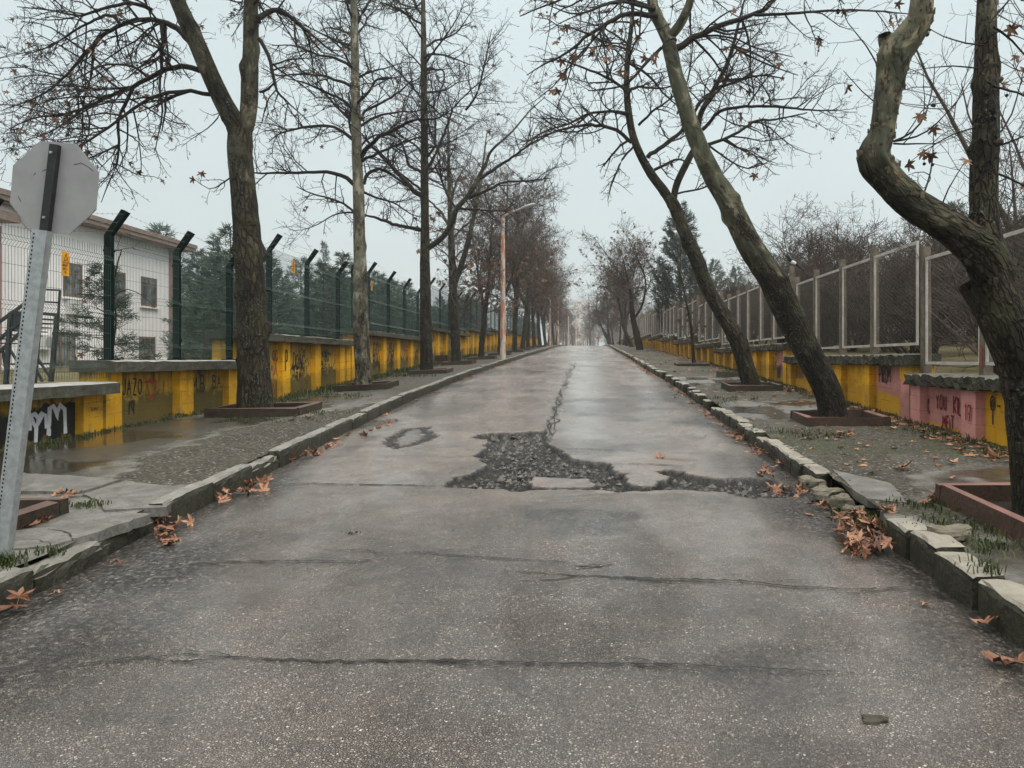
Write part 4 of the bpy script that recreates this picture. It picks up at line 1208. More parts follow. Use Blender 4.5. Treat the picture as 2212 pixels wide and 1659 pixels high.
b0 = gpix(2, 1216, .14); b0 = sp(2, 1216)
ss = root('road_sign', (b0[0], Ys, b0[2]), 'octagonal road sign seen from its grey back on a leaning galvanised post', 'road sign')
mb = MB(); A, B = Vector(sp(2, 1222)), Vector(sp(92, 498))
ax = (B - A).normalized(); sx = Vector((0, 1, 0)).cross(ax).normalized()
mb.bar(A, B, .006, .098, (1, 0, 0)); mb.v = [tuple(Vector(p)) for p in mb.v]
mb = MB()
w2 = .047
def chan(a, b, wx, dp, th=.006, mi=0):
    a, b = Vector(a), Vector(b)
    for (u0, u1, v0, v1) in ((-wx, wx, -dp, -dp + th), (-wx, -wx + th, -dp + th, dp), (wx - th, wx, -dp + th, dp)):
        mb.hexa([p + sx * u + Vector((0, v, 0)) for p in (a, b) for u, v in ((u0, v0), (u1, v0), (u1, v1), (u0, v1))], mi)
chan(A, B, w2, .028)
n = int((B - A).length / .026)
for i in range(2, n):
    p = A + ax * (i * .026) - sx * (w2 - .016) + Vector((0, -.0287, 0))
    q = [p + sx * .0055 * math.cos(t) + ax * .0075 * math.sin(t) for t in [k * math.pi / 4 for k in range(8)]]
    mb.add(q, [tuple(range(8))], 1)
mb.build('post', [MT['galv'], MT['dark']], ss)
mb = MB(); T0, T1 = Vector(sp(93, 497, .02)), Vector(sp(115, 311, .02))
ax2 = (T1 - T0).normalized(); sx = Vector((0, 1, 0)).cross(ax2).normalized()
chan(T0, T1, .026, .018); mb.build('rail', MT['rail'], ss)
mb = MB(); Cc = Vector(sp(107, 402, .045)); ru = .545 / 2 / math.cos(math.pi / 8)
tilt = R(4.5); ex = Vector((math.cos(tilt), 0.0, -math.sin(tilt))); ez = Vector((math.sin(tilt), 0, math.cos(tilt)))
oc = [Cc + ex * ru * math.cos(R(22.5 + 45 * k)) * 1.0 + ez * ru * 1.055 * math.sin(R(22.5 + 45 * k)) for k in range(8)]
th = Vector((0, .004, 0))
mb.add(oc + [p + th for p in oc], [tuple(range(8)), tuple(range(15, 7, -1))] + [(k, 8 + k, 8 + (k + 1) % 8, (k + 1) % 8) for k in range(8)])
mb.build('sign_plate', MT['sign_back'], ss)
mb = MB()
for pts in ([(150, 352), (165, 348), (180, 356), (192, 366)], [(80, 366), (100, 358)], [(180, 470), (190, 458), (196, 450)], [(30, 470), (45, 488), (60, 500)], [(62, 375), (66, 369)], [(28, 420), (34, 432)]):
    P = [Vector(sp(x, y, .0435)) for x, y in pts]
    for a, b in zip(P[:-1], P[1:]): mb.bar(a, b, .003, .0012, (0, 1, 0))
mb.build('scratch', MT['paint_dim'], ss)
mb = MB()
for x, y in ((112, 330), (97, 470)):
    p = Vector(sp(x, y, -.004)); mb.tube([p, p + Vector((0, -.012, 0))], .008, 6)
mb.build('bolt', MT['galv'], ss)

# ------------------------------------------------------------------ tree planters
def planter(cx, cy, side, half, label, mat='planter', ht=.13, t=.1, hy=None, pitch=0):
    hy = hy or half
    zf = zl_walk if side < 0 else zr_walk
    o = root('tree_planter', (cx, cy, zf(cx, cy)), label, 'planter', 'square tree planters along the pavements')
    r = random.Random(int(cx * 100 + cy * 10))
    def bar(x0, x1, y0, y1):
        mb = MB(); j = lambda: r.uniform(-.012, .012)
        mb.hexa([(x + j(), y + j(), zf(x, y) - .08) for x, y in ((x0, y0), (x1, y0), (x1, y1), (x0, y1))] + [(x + j(), y + j(), zf(x, y) + ht + j()) for x, y in ((x0 + .008, y0 + .008), (x1 - .008, y0 + .008), (x1 - .008, y1 - .008), (x0 + .008, y1 - .008))])
        mb.build('planter_kerb', MT[mat], o)
    bar(cx - half, cx + half, cy - hy, cy - hy + t); bar(cx - half, cx + half, cy + hy - t, cy + hy)
    bar(cx - half, cx - half + t, cy - hy + t + .004, cy + hy - t - .004); bar(cx + half - t, cx + half, cy - hy + t + .004, cy + hy - t - .004)
    mb = MB(); a, b = half - t + .004, hy - t + .004
    mb.add([(cx + x, cy + y, zf(cx, cy) + .045) for x, y in ((-a, -b), (a, -b), (a, b), (-a, b))], [(0, 1, 2, 3)]); mb.build('soil', MT['soil'], o)
    return o


TREES_L = [(-5.48, 13.0), (-5.36, 18.7), (-5.02, 24.7), (-5.15, 31.0), (-4.9, 36.3)]
while TREES_L[-1][1] < 108:
    y = TREES_L[-1][1] + 5.85; TREES_L.append((xl(y) - 1.35 + rng.uniform(-.2, .2), y))
TREES_R = [(3.36, 5.75), (3.72, 11.5), (3.66, 17.3), (3.98, 28.2), (3.75, 45.0), (4.0, 49.5), (3.9, 54), (4.05, 60.5), (4.1, 72), (4.3, 84), (4.4, 96), (4.3, 106)]
PL = ['planter round the big forked tree on the left', 'planter round the pale mottled trunk on the left', 'planter round the third tree of the left row', 'planter round the fourth tree of the left row', 'planter round the fifth tree, just before the lamp post']
planter(-4.62, 5.38, -1, .62, 'empty reddish planter beside the sign post, nearest on the left', hy=.6, ht=.11)
for (x, y), l in zip(TREES_L[:5], PL): planter(x + (.12 if y < 14 else .1), y - .05, -1, .74 if y < 14 else .62, l, hy=.62)
for i, (x, y) in enumerate(TREES_L[5:11]): planter(x, y, -1, .6, f'planter in the far left row, {ORD[i]} past the lamp post tree')
planter(3.5, 5.62, 1, .62, 'pink topped planter round the near trunk at the right frame edge', 'planter_p', ht=.15, hy=.72)
planter(3.78, 11.45, 1, .6, 'red planter round the leaning pale trunk on the right', hy=.5, mat='planter_p', ht=.12)
planter(3.75, 17.3, 1, .6, 'brown planter round the dark leaning trunk on the right', hy=.5)
planter(3.95, 28.2, 1, .6, 'planter round the thin sapling on the right', hy=.5, ht=.1)
c = gpix(1572, 815, .12); mb = MB(); mb.hexa([(c[0] - .33, c[1] - .2, c[2] - .03), (c[0] + .32, c[1] - .22, c[2] - .03), (c[0] + .34, c[1] + .2, c[2] - .03), (c[0] - .3, c[1] + .2, c[2] - .03), (c[0] - .31, c[1] - .19, c[2] + .17), (c[0] + .3, c[1] - .2, c[2] + .15), (c[0] + .31, c[1] + .18, c[2] + .15), (c[0] - .29, c[1] + .19, c[2] + .17)])
tag(mb.build('concrete_block', MT['rubble'], None, loc=c), 'lone mossy concrete block on the right pavement before the dark leaning tree', 'block')
c = gpix(955, 779, .12); mb = MB(); mb.hexa([(c[0] - .3, c[1] - .2, c[2] - .03), (c[0] + .28, c[1] - .2, c[2] - .03), (c[0] + .3, c[1] + .2, c[2] - .03), (c[0] - .3, c[1] + .2, c[2] - .03), (c[0] - .29, c[1] - .19, c[2] + .22), (c[0] + .26, c[1] - .18, c[2] + .24), (c[0] + .26, c[1] + .18, c[2] + .24), (c[0] - .26, c[1] + .19, c[2] + .22)])
tag(mb.build('concrete_block', MT['planter'], None, loc=c), 'broken concrete block against the planter of the fourth left tree', 'block')

# ------------------------------------------------------------------ street lamps
def lamp(x, y, H, label, arm=1.2):
    z = zl_walk(x, y); o = root('street_lamp', (x, y, z), label, 'street lamp', 'street lamps along the left pavement')
    mb = MB(); mb.tube([(x, y, z - .1), (x, y, z + 2.2), (x, y, z + H)], [.14, .12, .085], 12); mb.build('pole', MT['pole'], o)
    mb = MB(); mb.tube([(x, y, z + H - .15), (x + .04, y, z + H + .03), (x + .22, y, z + H + .14), (x + arm * .75, y, z + H + .42)], [.05, .05, .042, .035], 8); mb.build('arm', MT['lamp_grey'], o)
    a, b = Vector((x + arm * .7, y, z + H + .4)), Vector((x + arm * 1.25, y, z + H + .6))
    mb = MB(); rings = [(0, .05, .04), (.15, .09, .06), (.6, .13, .085), (.9, .11, .06), (1, .05, .03)]; vs = []; t = (b - a).normalized(); up = Vector((-t.z, 0, t.x))
    for s, w_, h_ in rings:
        p = a + (b - a) * s
        vs += [p + Vector((0, math.cos(q) * w_, 0)) + up * math.sin(q) * h_ for q in [k * math.pi / 5 for k in range(10)]]
    fs = [(i * 10 + k, i * 10 + (k + 1) % 10, (i + 1) * 10 + (k + 1) % 10, (i + 1) * 10 + k) for i in range(4) for k in range(10)] + [tuple(range(10)), tuple(range(40, 50))]
    mb.add(vs, fs); mb.build('lamp_head', MT['lamp_grey'], o, True)
    return o


lamp(-3.72, 35.2, 6.5, 'street lamp with peeling orange pole and a grey lamp head, nearest of the row')
lamp(-3.75, 84, 7.3, 'orange street lamp pole half hidden among the far left trees')
lamp(-3.5, 103, 6.3, 'pale slim street lamp right behind the second orange one')
lamp(-2.6, 128, 6.0, 'hazy street lamp just beyond the crest of the road')
lamp(-1.6, 150, 6.0, 'faintest street lamp, last one down the road')
# small round sign far down the road
c = pix(1291, 730, 118); zb = zr(118)
o = root('round_sign', (c[0], 118, zb), 'tiny round red road sign far down the road', 'road sign')
mb = MB(); mb.tube([(c[0], 118, zb), (c[0], 118, c[2])], .04, 6); mb.build('post', MT['lamp_grey'], o)
mb = MB(); mb.tube([(c[0], 117.95, c[2]), (c[0], 117.9, c[2])], .2, 16); mb.build('disc', MT['sign_red'], o)

# ------------------------------------------------------------------ white building behind the left fence
FXB = -22.4
bz = ground_z(np.array([[FXB]]), np.array([[36.0]]))[0, 0]
bd = root('building', (FXB - 6, 36, 0.5), 'white two storey building with brown windows and eaves behind the mesh fence', 'building')
mb = MB(); mb.box(FXB - 13, FXB, 29.4, 42.0, -.5, 7.55); mb.build('wall', MT['render_white'], bd)
for y in (41.75,):
    mb = MB(); mb.box(FXB + .001, FXB + .14, y - .28, y + .28, -.45, 7.5); mb.build('corner_pilaster', MT['pilaster'], bd)
mb = MB(); mb.box(FXB - 13.8, FXB + .75, 28.5, 42.9, 7.56, 7.74); mb.box(FXB - 13.8, FXB + .8, 28.45, 42.95, 7.742, 7.95); eo = mb.build('eave', MT['eave'], bd)
mb = MB(); v = [(FXB - 13.8, 28.5, 7.952), (FXB + .75, 28.5, 7.952), (FXB + .75, 42.9, 7.952), (FXB - 13.8, 42.9, 7.952), (FXB - 6.5, 34, 9.2), (FXB - 6.5, 38, 9.2)]
mb.add(v, [(0, 1, 4), (1, 2, 5, 4), (2, 3, 5), (3, 0, 4, 5)]); mb.build('roof', MT['tile'], bd)
def window(y0, y1, z0, z1, n=2, sill=True):
    mb = MB(); x = FXB; t = .09
    fr_ = MB()
    for a, b in ((y0, y0 + t), (y1 - t, y1)): fr_.box(x - .1, x + .03, a, b, z0, z1)
    fr_.box(x - .1, x + .03, y0 + t, y1 - t, z0, z0 + t); fr_.box(x - .1, x + .03, y0 + t, y1 - t, z1 - t, z1)
    for i in range(1, n):
        ym = y0 + (y1 - y0) * i / n; fr_.box(x - .08, x + .026, ym - .04, ym + .04, z0 + t, z1 - t)
    zt = z0 + (z1 - z0) * .72; fr_.box(x - .08, x + .024, y0 + t, y1 - t, zt - .03, zt + .03)
    f = fr_.build('window', MT['window_frame'], bd)
    g = MB(); g.box(x + .001, x + .012, y0 + t, y1 - t, z0 + t, z1 - t); g.build('pane', MT['glass'], f)
    if sill:
        g = MB(); g.box(x + .002, x + .16, y0 - .1, y1 + .1, z0 - .09, z0 - .002); g.build('sill', MT['render_white'], f)
def wy(x): return FXB * PF / (x - PX0)
for a, b in ((136, 176), (244, 270), (304, 338)): window(wy(a), wy(b), 4.3, 5.8)
for a, b in ((112, 162), (300, 335)): window(wy(a), wy(b), 1.25, 2.75, 3)
mb = MB(); y = wy(152); mb.box(FXB + .002, FXB + .3, y - .35, y + .35, 3.55, 4.15); a = mb.build('air_conditioner', MT['ac'], bd)
mb = MB(); y = wy(112); mb.box(FXB + .002, FXB + .32, y - 1.0, y - .2, 2.0, 2.6); a2 = mb.build('air_conditioner', MT['ac'], bd)
mb = MB(); mb.tube([(FXB + .322, y - .6, 2.3), (FXB + .327, y - .6, 2.3)], .24, 16); mb.build('fan_grille', MT['lamp_grey'], a2)
# lower porch wing on the left
pw = root('porch_wing', (FXB + 1, 25, .5), 'white side wing with dark gabled eave at the left frame edge', 'building')
mb = MB(); mb.box(FXB - 8, FXB + .8, 19, 28.38, -.5, 6.6); mb.build('wall', MT['render_white'], pw)
mb = MB(); mb.box(FXB - 8, FXB + 1.6, 18.4, 28.39, 6.61, 6.9); mb.build('eave', MT['eave'], pw)
mb = MB(); v = [(FXB - 8, 18.4, 6.91), (FXB + 1.6, 18.4, 6.91), (FXB + 1.6, 28.39, 6.91), (FXB - 8, 28.39, 6.91), (FXB - 3, 18.4, 9.2), (FXB - 3, 28.39, 9.2)]
mb.add(v, [(0, 1, 4), (1, 2, 5, 4), (2, 3, 5), (3, 0, 4, 5)]); mb.build('roof', MT['tile'], pw)
mb = MB(); mb.box(FXB + .801, FXB + .95, 27.8, 28.3, -.4, 6.5); mb.build('corner_pilaster', MT['pilaster'], pw)
# black steel stair and gate frame
st = root('metal_stair', (-14.4, 20, .8), 'black steel stair landing with railings in front of the white building', 'stair')
Yq = 20.0
def q3(x, y, dy=0.0): return pix((x / 3.017) / 1.15732, (450 + y / 3.017) / 1.15732, Yq + dy) if dy == 0 else tuple(Vector(pix((x / 3.017) / 1.15732, (450 + y / 3.017) / 1.15732, Yq)) + Vector((0, dy, 0)))
def bars(name, segs, wd):
    mb = MB()
    for a, b in segs: mb.bar(a, b, wd, wd, (0, 1, 0))
    return mb.build(name, MT['black_metal'], st)
bars('railing', [(q3(320, 825), q3(452, 832)), (q3(316, 918), q3(442, 925)), (q3(452, 832), q3(440, 1015)), (q3(320, 825, 1.4), q3(452, 832, 1.4)), (q3(452, 832), q3(452, 832, 1.4))], .045)
bars('landing', [(q3(290, 1005), q3(440, 1018)), (q3(290, 1005, 1.4), q3(440, 1018, 1.4)), (q3(440, 1018), q3(440, 1018, 1.4)), (q3(80, 1000), q3(300, 1005))], .08)
bars('leg', [(q3(432, 1015), q3(385, 1520))], .09); bars('leg', [(q3(300, 1005), q3(258, 1530))], .09); bars('leg', [(q3(80, 1000), q3(45, 1540))], .09)
bars('brace', [(q3(385, 1500), q3(268, 1320)), (q3(30, 1390), q3(400, 1385)), (q3(258, 1400), q3(320, 1520)), (q3(70, 1270), q3(150, 1400)), (q3(20, 1280), q3(60, 1540))], .05)
mb = MB()
for a, b in ((q3(205, 920), q3(-60, 1110)), (q3(190, 1040), q3(-40, 1230)), (q3(175, 1130), q3(-40, 1330))): mb.bar(a, b, .07, .07, (0, 1, 0))
for i in range(7):
    t = i / 6; a = Vector(q3(190, 1040)).lerp(Vector(q3(-40, 1230)), t); mb.bar(a, a + Vector((0, 1.2, 0)), .28, .03, (0, 0, 1))
mb.build('flight', MT['black_metal'], st)
mb = MB(); mb.hexa([q3(85, 1010), q3(185, 1010), q3(175, 1130), q3(75, 1130), q3(85, 1010, .02), q3(185, 1010, .02), q3(175, 1130, .02), q3(75, 1130, .02)]); mb.build('panel', MT['black_metal'], st)

# distant pale block at the end of the road
fb = root('tower_block', (-1.5, 600, 3), 'hazy pale tower block with a lighter slot at the end of the road', 'building')
DB = 600
xa, xb = pix(1236, 0, DB)[0], pix(1285, 0, DB)[0]; zt = pix(0, 648, DB)[2]; xs0, xs1 = pix(1252, 0, DB)[0], pix(1261, 0, DB)[0]; zs0, zs1 = pix(0, 692, DB)[2], pix(0, 660, DB)[2]
mb = MB(); mb.box(xa, xs0, DB, DB + 15, -2, zt - .6); mb.box(xs1, xb, DB, DB + 15, -2, zt - .6); mb.box(xa, xb, DB, DB + 15, zt - .598, zt); mb.box(xs0, xs1, DB, DB + 15, -2, zs0); mb.box(xs0, xs1, DB, DB + 15, zs1, zt - .602)
mb.build('wall', MT['far_wall'], fb)
mb = MB(); mb.box(xs0 + .001, xs1 - .001, DB + .6, DB + .8, zs0, zs1); mb.build('window', MT['render_white'], fb)

# magpie on a fence post
Yb = 18.5; pz = 1.985 + 1.86
bx = 5.0
mp = root('magpie', (bx, Yb, pz), 'black and white magpie perched on a fence post behind the leaning trunk', 'bird')
def skin(name, verts, edges, radii, mats, parent, sub=2):
    me = bpy.data.meshes.new(name); o0 = wloc(parent); me.from_pydata([tuple(Vector(v) - o0) for v in verts], edges, [])
    for m_ in mats: me.materials.append(m_)
    o = link(name, me, parent); o.modifiers.new('skin', 'SKIN')
    for v, r_ in zip(me.skin_vertices[0].data, radii): v.radius = (r_, r_)
    me.skin_vertices[0].data[0].use_root = True
    s = o.modifiers.new('sub', 'SUBSURF'); s.levels = sub; s.render_levels = sub
    return o
def bp(u, v): return (bx + u, Yb, pz + v)
skin('body', [bp(.02, .1), bp(-.05, .16), bp(-.09, .22), bp(-.105, .245), bp(-.15, .235), bp(.1, .05), bp(.2, -.05), bp(.3, -.13)], [(0, 1), (1, 2), (2, 3), (3, 4), (0, 5), (5, 6), (6, 7)], [.065, .06, .045, .042, .008, .035, .02, .016], [MT['bird_black']], mp)
skin('white_flank', [bp(.03, .085), bp(-.03, .12), bp(.09, .06)], [(0, 1), (0, 2)], [.05, .046, .02], [MT['bird_white']], mp, 2).location += Vector((0, -.026, -.012))
mb = MB(); mb.tube([bp(0, .06), bp(-.01, 0)], .006, 5); mb.tube([(bx + .02, Yb - .03, pz + .06), (bx + .015, Yb - .03, pz)], .006, 5); mb.build('legs', MT['bird_black'], mp)

# loose gravel and broken asphalt lying in the big pothole
rg2 = random.Random(4); V, F = [], []
hx = [q[0] for q in HOLE]; hy_ = [q[1] for q in HOLE]; n = 0
while n < 900:
    x, y = rg2.uniform(min(hx), max(hx)), rg2.uniform(min(hy_), max(hy_))
    if sdpoly(np.array([x]), np.array([y]), HOLE)[0] < .03 or sdpoly(np.array([x]), np.array([y]), ISLE)[0] > -.02: continue
    s_ = rg2.choice([.009, .012, .014, .018, .026, .034]) * rg2.uniform(.7, 1.3); b = len(V); n += 1
    q = [Vector((math.cos(a) * rg2.uniform(.6, 1.2), math.sin(a) * rg2.uniform(.6, 1.2), rg2.uniform(-.5, .1))) for a in (0, 1.2, 2.5, 3.8, 5.1)] + [Vector((rg2.uniform(-.3, .3), rg2.uniform(-.3, .3), rg2.uniform(.4, .9))), Vector((rg2.uniform(.1, .5), rg2.uniform(-.4, .4), rg2.uniform(.3, .8)))]
    V += [(x + v.x * s_, y + v.y * s_, zr(y) - .078 + s_ * .4 + v.z * s_) for v in q]
    F += [[b, b + 1, b + 6], [b + 1, b + 2, b + 5, b + 6], [b + 2, b + 3, b + 5], [b + 3, b + 4, b + 5], [b + 4, b, b + 6, b + 5]]
tag(link('gravel', mesh_np('gravel', V, F, [simple('pothole_gravel', (.11, .106, .096), .6, .4, .6, 22)])), 'loose gravel and broken asphalt in the big pothole', 'gravel', kind='stuff')
# ------------------------------------------------------------------ trees
class Tubes:
    def __init__(s): s.g = {}
    def add(s, P, r, sides=3):
        s.g.setdefault((len(P), sides), []).append((P, r))
    def arrays(s):
        V, F, b = [], [], 0
        for (n, k), L in s.g.items():
            P = np.array([q[0] for q in L], float); rr = np.array([q[1] for q in L], float)
            T = np.empty_like(P); T[:, 1:-1] = P[:, 2:] - P[:, :-2]; T[:, 0] = P[:, 1] - P[:, 0]; T[:, -1] = P[:, -1] - P[:, -2]
            T /= np.linalg.norm(T, axis=2, keepdims=True) + 1e-9
            ref = np.where(np.abs(T[..., 2:3]) > .9, np.array([1., 0, 0]), np.array([0, 0, 1.]))
            A = np.cross(T, ref); A /= np.linalg.norm(A, axis=2, keepdims=True) + 1e-9; B = np.cross(T, A)
            an = np.arange(k) * 2 * math.pi / k
            vs = P[:, :, None] + (A[:, :, None] * np.cos(an)[:, None] + B[:, :, None] * np.sin(an)[:, None]) * rr[:, :, None, None]
            m = len(L); V.append(vs.reshape(-1, 3))
            base = b + np.arange(m)[:, None, None] * n * k + np.arange(n - 1)[None, :, None] * k
            i = np.arange(k)[None, None]; j = (i + 1) % k
            F.append(np.stack([base + i, base + j, base + k + j, base + k + i], -1).reshape(-1, 4)); b += m * n * k
        return (np.concatenate(V), np.concatenate(F)) if V else (np.zeros((0, 3)), np.zeros((0, 4), int))


def nrm(v):
    l = math.sqrt(v[0] * v[0] + v[1] * v[1] + v[2] * v[2]) or 1
    return (v[0] / l, v[1] / l, v[2] / l)


def side_dir(d, ang, r, flat=0.0):
    a = (r.gauss(0, 1), r.gauss(0, 1), r.gauss(0, 1) * (1 - flat))
    k = a[0] * d[0] + a[1] * d[1] + a[2] * d[2]
    q = nrm((a[0] - k * d[0], a[1] - k * d[1], a[2] - k * d[2])); c, s = math.cos(ang), math.sin(ang)
    return (d[0] * c + q[0] * s, d[1] * c + q[1] * s, d[2] * c + q[2] * s)


# per level: points, sides, wiggle, children per metre, child length factor
def grow(T, p, d, L, r, lev, C, rnd, tips):
    n = C['n'][lev]; st = L / n; wg = C['wig'][lev]; tr = C['trop']
    P, Rr, D = [p], [r], [d]
    for i in range(n):
        d = nrm((d[0] + rnd.gauss(0, wg), d[1] + rnd.gauss(0, wg), d[2] + rnd.gauss(0, wg) + tr[lev]))
        p = (p[0] + d[0] * st, p[1] + d[1] * st, p[2] + d[2] * st)
        P.append(p); D.append(d); Rr.append(max(C['rmin'], r * (1 - .65 * (i + 1) / n)))
    T.add(P, Rr, C['sides'][lev])
    children(T, P, D, Rr, L, lev, C, rnd, tips)


def children(T, P, D, Rr, L, lev, C, rnd, tips, t0=.12):
    if lev + 1 >= len(C['n']):
        tips.append((P[-1], D[-1])); return
    k = L * C['dens'][lev]; k = int(k) + (rnd.random() < k - int(k))
    for _ in range(k):
        t = rnd.uniform(t0, 1) * (len(P) - 1); i = min(int(t), len(P) - 2); f = t - i
        q = tuple(P[i][a] + (P[i + 1][a] - P[i][a]) * f for a in range(3))
        cl = max(C['lmin'][lev + 1], min(L * C['ratio'][lev] * rnd.uniform(.5, 1.25) * (1.15 - .55 * t / (len(P) - 1)), C['lmax'][lev + 1]))
        grow(T, q, side_dir(D[i], R(rnd.uniform(32, 78)), rnd, C.get('flat', .2)), cl, max(C['rmin'], min(Rr[i] * .62, C['rmax'][lev + 1])), lev + 1, C, rnd, tips)


CN = dict(n=[6, 5, 4, 2], sides=[5, 4, 3, 3], wig=[.16, .2, .26, .3], trop=[.0, .03, .02, .0], dens=[5.0, 7.5, 9.0], ratio=[.55, .45, .35],
          lmin=[.4, .25, .1, .04], lmax=[3, 1.5, .55, .14], rmax=[.06, .02, .011, .006], rmin=.0038, flat=.15)


def catmull(pts, step):
    P = [np.array(p, float) for p in pts]; out = []
    for i in range(len(P) - 1):
        a, b, c, d = P[max(0, i - 1)], P[i], P[i + 1], P[min(len(P) - 1, i + 2)]
        n = max(2, int(np.linalg.norm((c - b)[:3]) / step))
        for k in range(n):
            t = k / n
            out.append(.5 * (2 * b + (c - a) * t + (2 * a - 5 * b + 4 * c - d) * t * t + (3 * b - a - 3 * c + d) * t ** 3))
    out.append(P[-1]); return np.array(out)


class Bark:
    def __init__(s): s.V = []; s.F = []; s.B = []; s.U = []; s.n = 0
    def stem(s, pts, up0, up1, sides=24, step=.07, amp=.07, seed=0, s0=0.0, bumps=0):
        """pts (x, y, z, radius); up0/up1 run from fissured (0) to smooth (1) bark"""
        Q = catmull(pts, step); c = Q[:, :3]; rr = np.maximum(Q[:, 3], .004)
        T = np.gradient(c, axis=0); T /= np.linalg.norm(T, axis=1, keepdims=True)
        A = np.cross(T, np.array([0, 1., .05])); A /= np.linalg.norm(A, axis=1, keepdims=True); B = np.cross(T, A)
        L = s0 + np.concatenate([[0], np.cumsum(np.linalg.norm(np.diff(c, axis=0), axis=1))])
        an = np.arange(sides) * 2 * math.pi / sides
        ca, sa = np.cos(an)[None], np.sin(an)[None]
        LL = L[:, None] + 0 * ca
        lump = fbm(ca * 1.5 + seed * 7.3 + 20, LL * 2.2 + sa * 1.5 + 20, seed, 3) - .5
        fine = fbm(ca * 6 + 40, LL * 9 + sa * 6 + 40, seed + 5, 2) - .5
        rad = rr[:, None] * (1 + amp * 2 * lump + amp * .9 * fine)
        rb = random.Random(seed * 31 + 5)
        for _ in range(bumps):                     # burrs, healed cuts and torn bark
            sc_, ac, hb, ws, wa = rb.uniform(L[0], L[-1]), rb.uniform(0, 6.28), rb.uniform(.08, .3) * rb.choice([1, 1, -.5]), rb.uniform(.03, .12), rb.uniform(.2, .5)
            da = np.abs((an[None] - ac + math.pi) % (2 * math.pi) - math.pi)
            rad = rad + rr[:, None] * hb * np.exp(-((LL - sc_) / ws) ** 2 - (da / wa) ** 2)
        V = c[:, None] + (A[:, None] * ca[..., None] + B[:, None] * sa[..., None]) * rad[..., None]
        n = len(c); i = np.arange(n - 1)[:, None] * sides + np.arange(sides)[None]; j = np.arange(n - 1)[:, None] * sides + (np.arange(sides)[None] + 1) % sides
        s.F.append(np.stack([i, i + sides, j + sides, j], -1).reshape(-1, 4) + s.n)
        s.V.append(V.reshape(-1, 3)); s.n += n * sides
        s.B.append(np.stack([ca * rr[:, None] + seed, sa * rr[:, None], LL], -1).reshape(-1, 3))
        s.U.append((up0 + (up1 - up0) * np.linspace(0, 1, n)[:, None] + 0 * ca).reshape(-1))
        return Q
    def build(s, name, mat, parent):
        V = np.concatenate(s.V) - np.array(wloc(parent))
        return link(name, mesh_np(name, V, np.concatenate(s.F), [mat], True, attrs={'bark': np.concatenate(s.B), 'up': np.concatenate(s.U)}), parent)


def leaf_outline():
    pts = []
    for a, r_ in [(-82, .16), (-35, .5), (-18, .62), (-2, .42), (6, .33), (22, .62), (33, .9), (44, .62), (58, .36), (74, .66), (90, 1.0)]:
        pts.append((r_ * math.cos(R(a)), r_ * math.sin(R(a)) + .1))
    return pts + [(-x, y) for x, y in pts[::-1][1:]]


LEAF = np.array([(0, .12)] + leaf_outline())
LEAF_S = np.array([(0, .1), (.12, -.1), (.55, .1), (.3, .35), (.5, .75), (.18, .6), (0, 1.1), (-.18, .6), (-.5, .75), (-.3, .35), (-.55, .1), (-.12, -.1)])


def leaves(pos, size, rnd, hang=.7, shape=LEAF, curl=.35):
    m = len(shape); V, F = [], []
    fan = [(0, i, i + 1) for i in range(1, m - 1)] + [(0, m - 1, 1)]
    for k, p in enumerate(pos):
        s = rnd.uniform(*size); xy = shape * s
        z = s * curl * (rnd.uniform(-1, 1) * (shape[:, 0] ** 2) + rnd.uniform(-.9, .3) * shape[:, 1] ** 2 * .6 + np.array([rnd.uniform(-.18, .18) for _ in range(m)]))
        fold = rnd.uniform(0, .6); z = z + fold * np.abs(xy[:, 0])
        dn = Vector((rnd.uniform(-1, 1), rnd.uniform(-1, 1), rnd.uniform(-1, 1) - 2.2 * hang)).normalized()
        q = dn.to_track_quat('Y', 'Z').to_matrix() @ Matrix.Rotation(rnd.uniform(0, 6.28), 3, 'Y')
        V.append(np.stack([xy[:, 0], xy[:, 1], z], 1) @ np.array(q).T + np.array(p)); F += [[k * m + a for a in f] for f in fan]
    return np.concatenate(V), np.array(F)


def pxs(pts, Y, dy=0.0, dyf=None):
    """(column, row, width) in the photograph -> stem points; dy bends the stem away in depth towards its end"""
    out = []
    for i, (x, y, w_) in enumerate(pts):
        t = i / (len(pts) - 1); Yk = Y + dy * t
        out.append((*pix(x, y, Yk), w_ / 2 * Yk / PF))
    return out


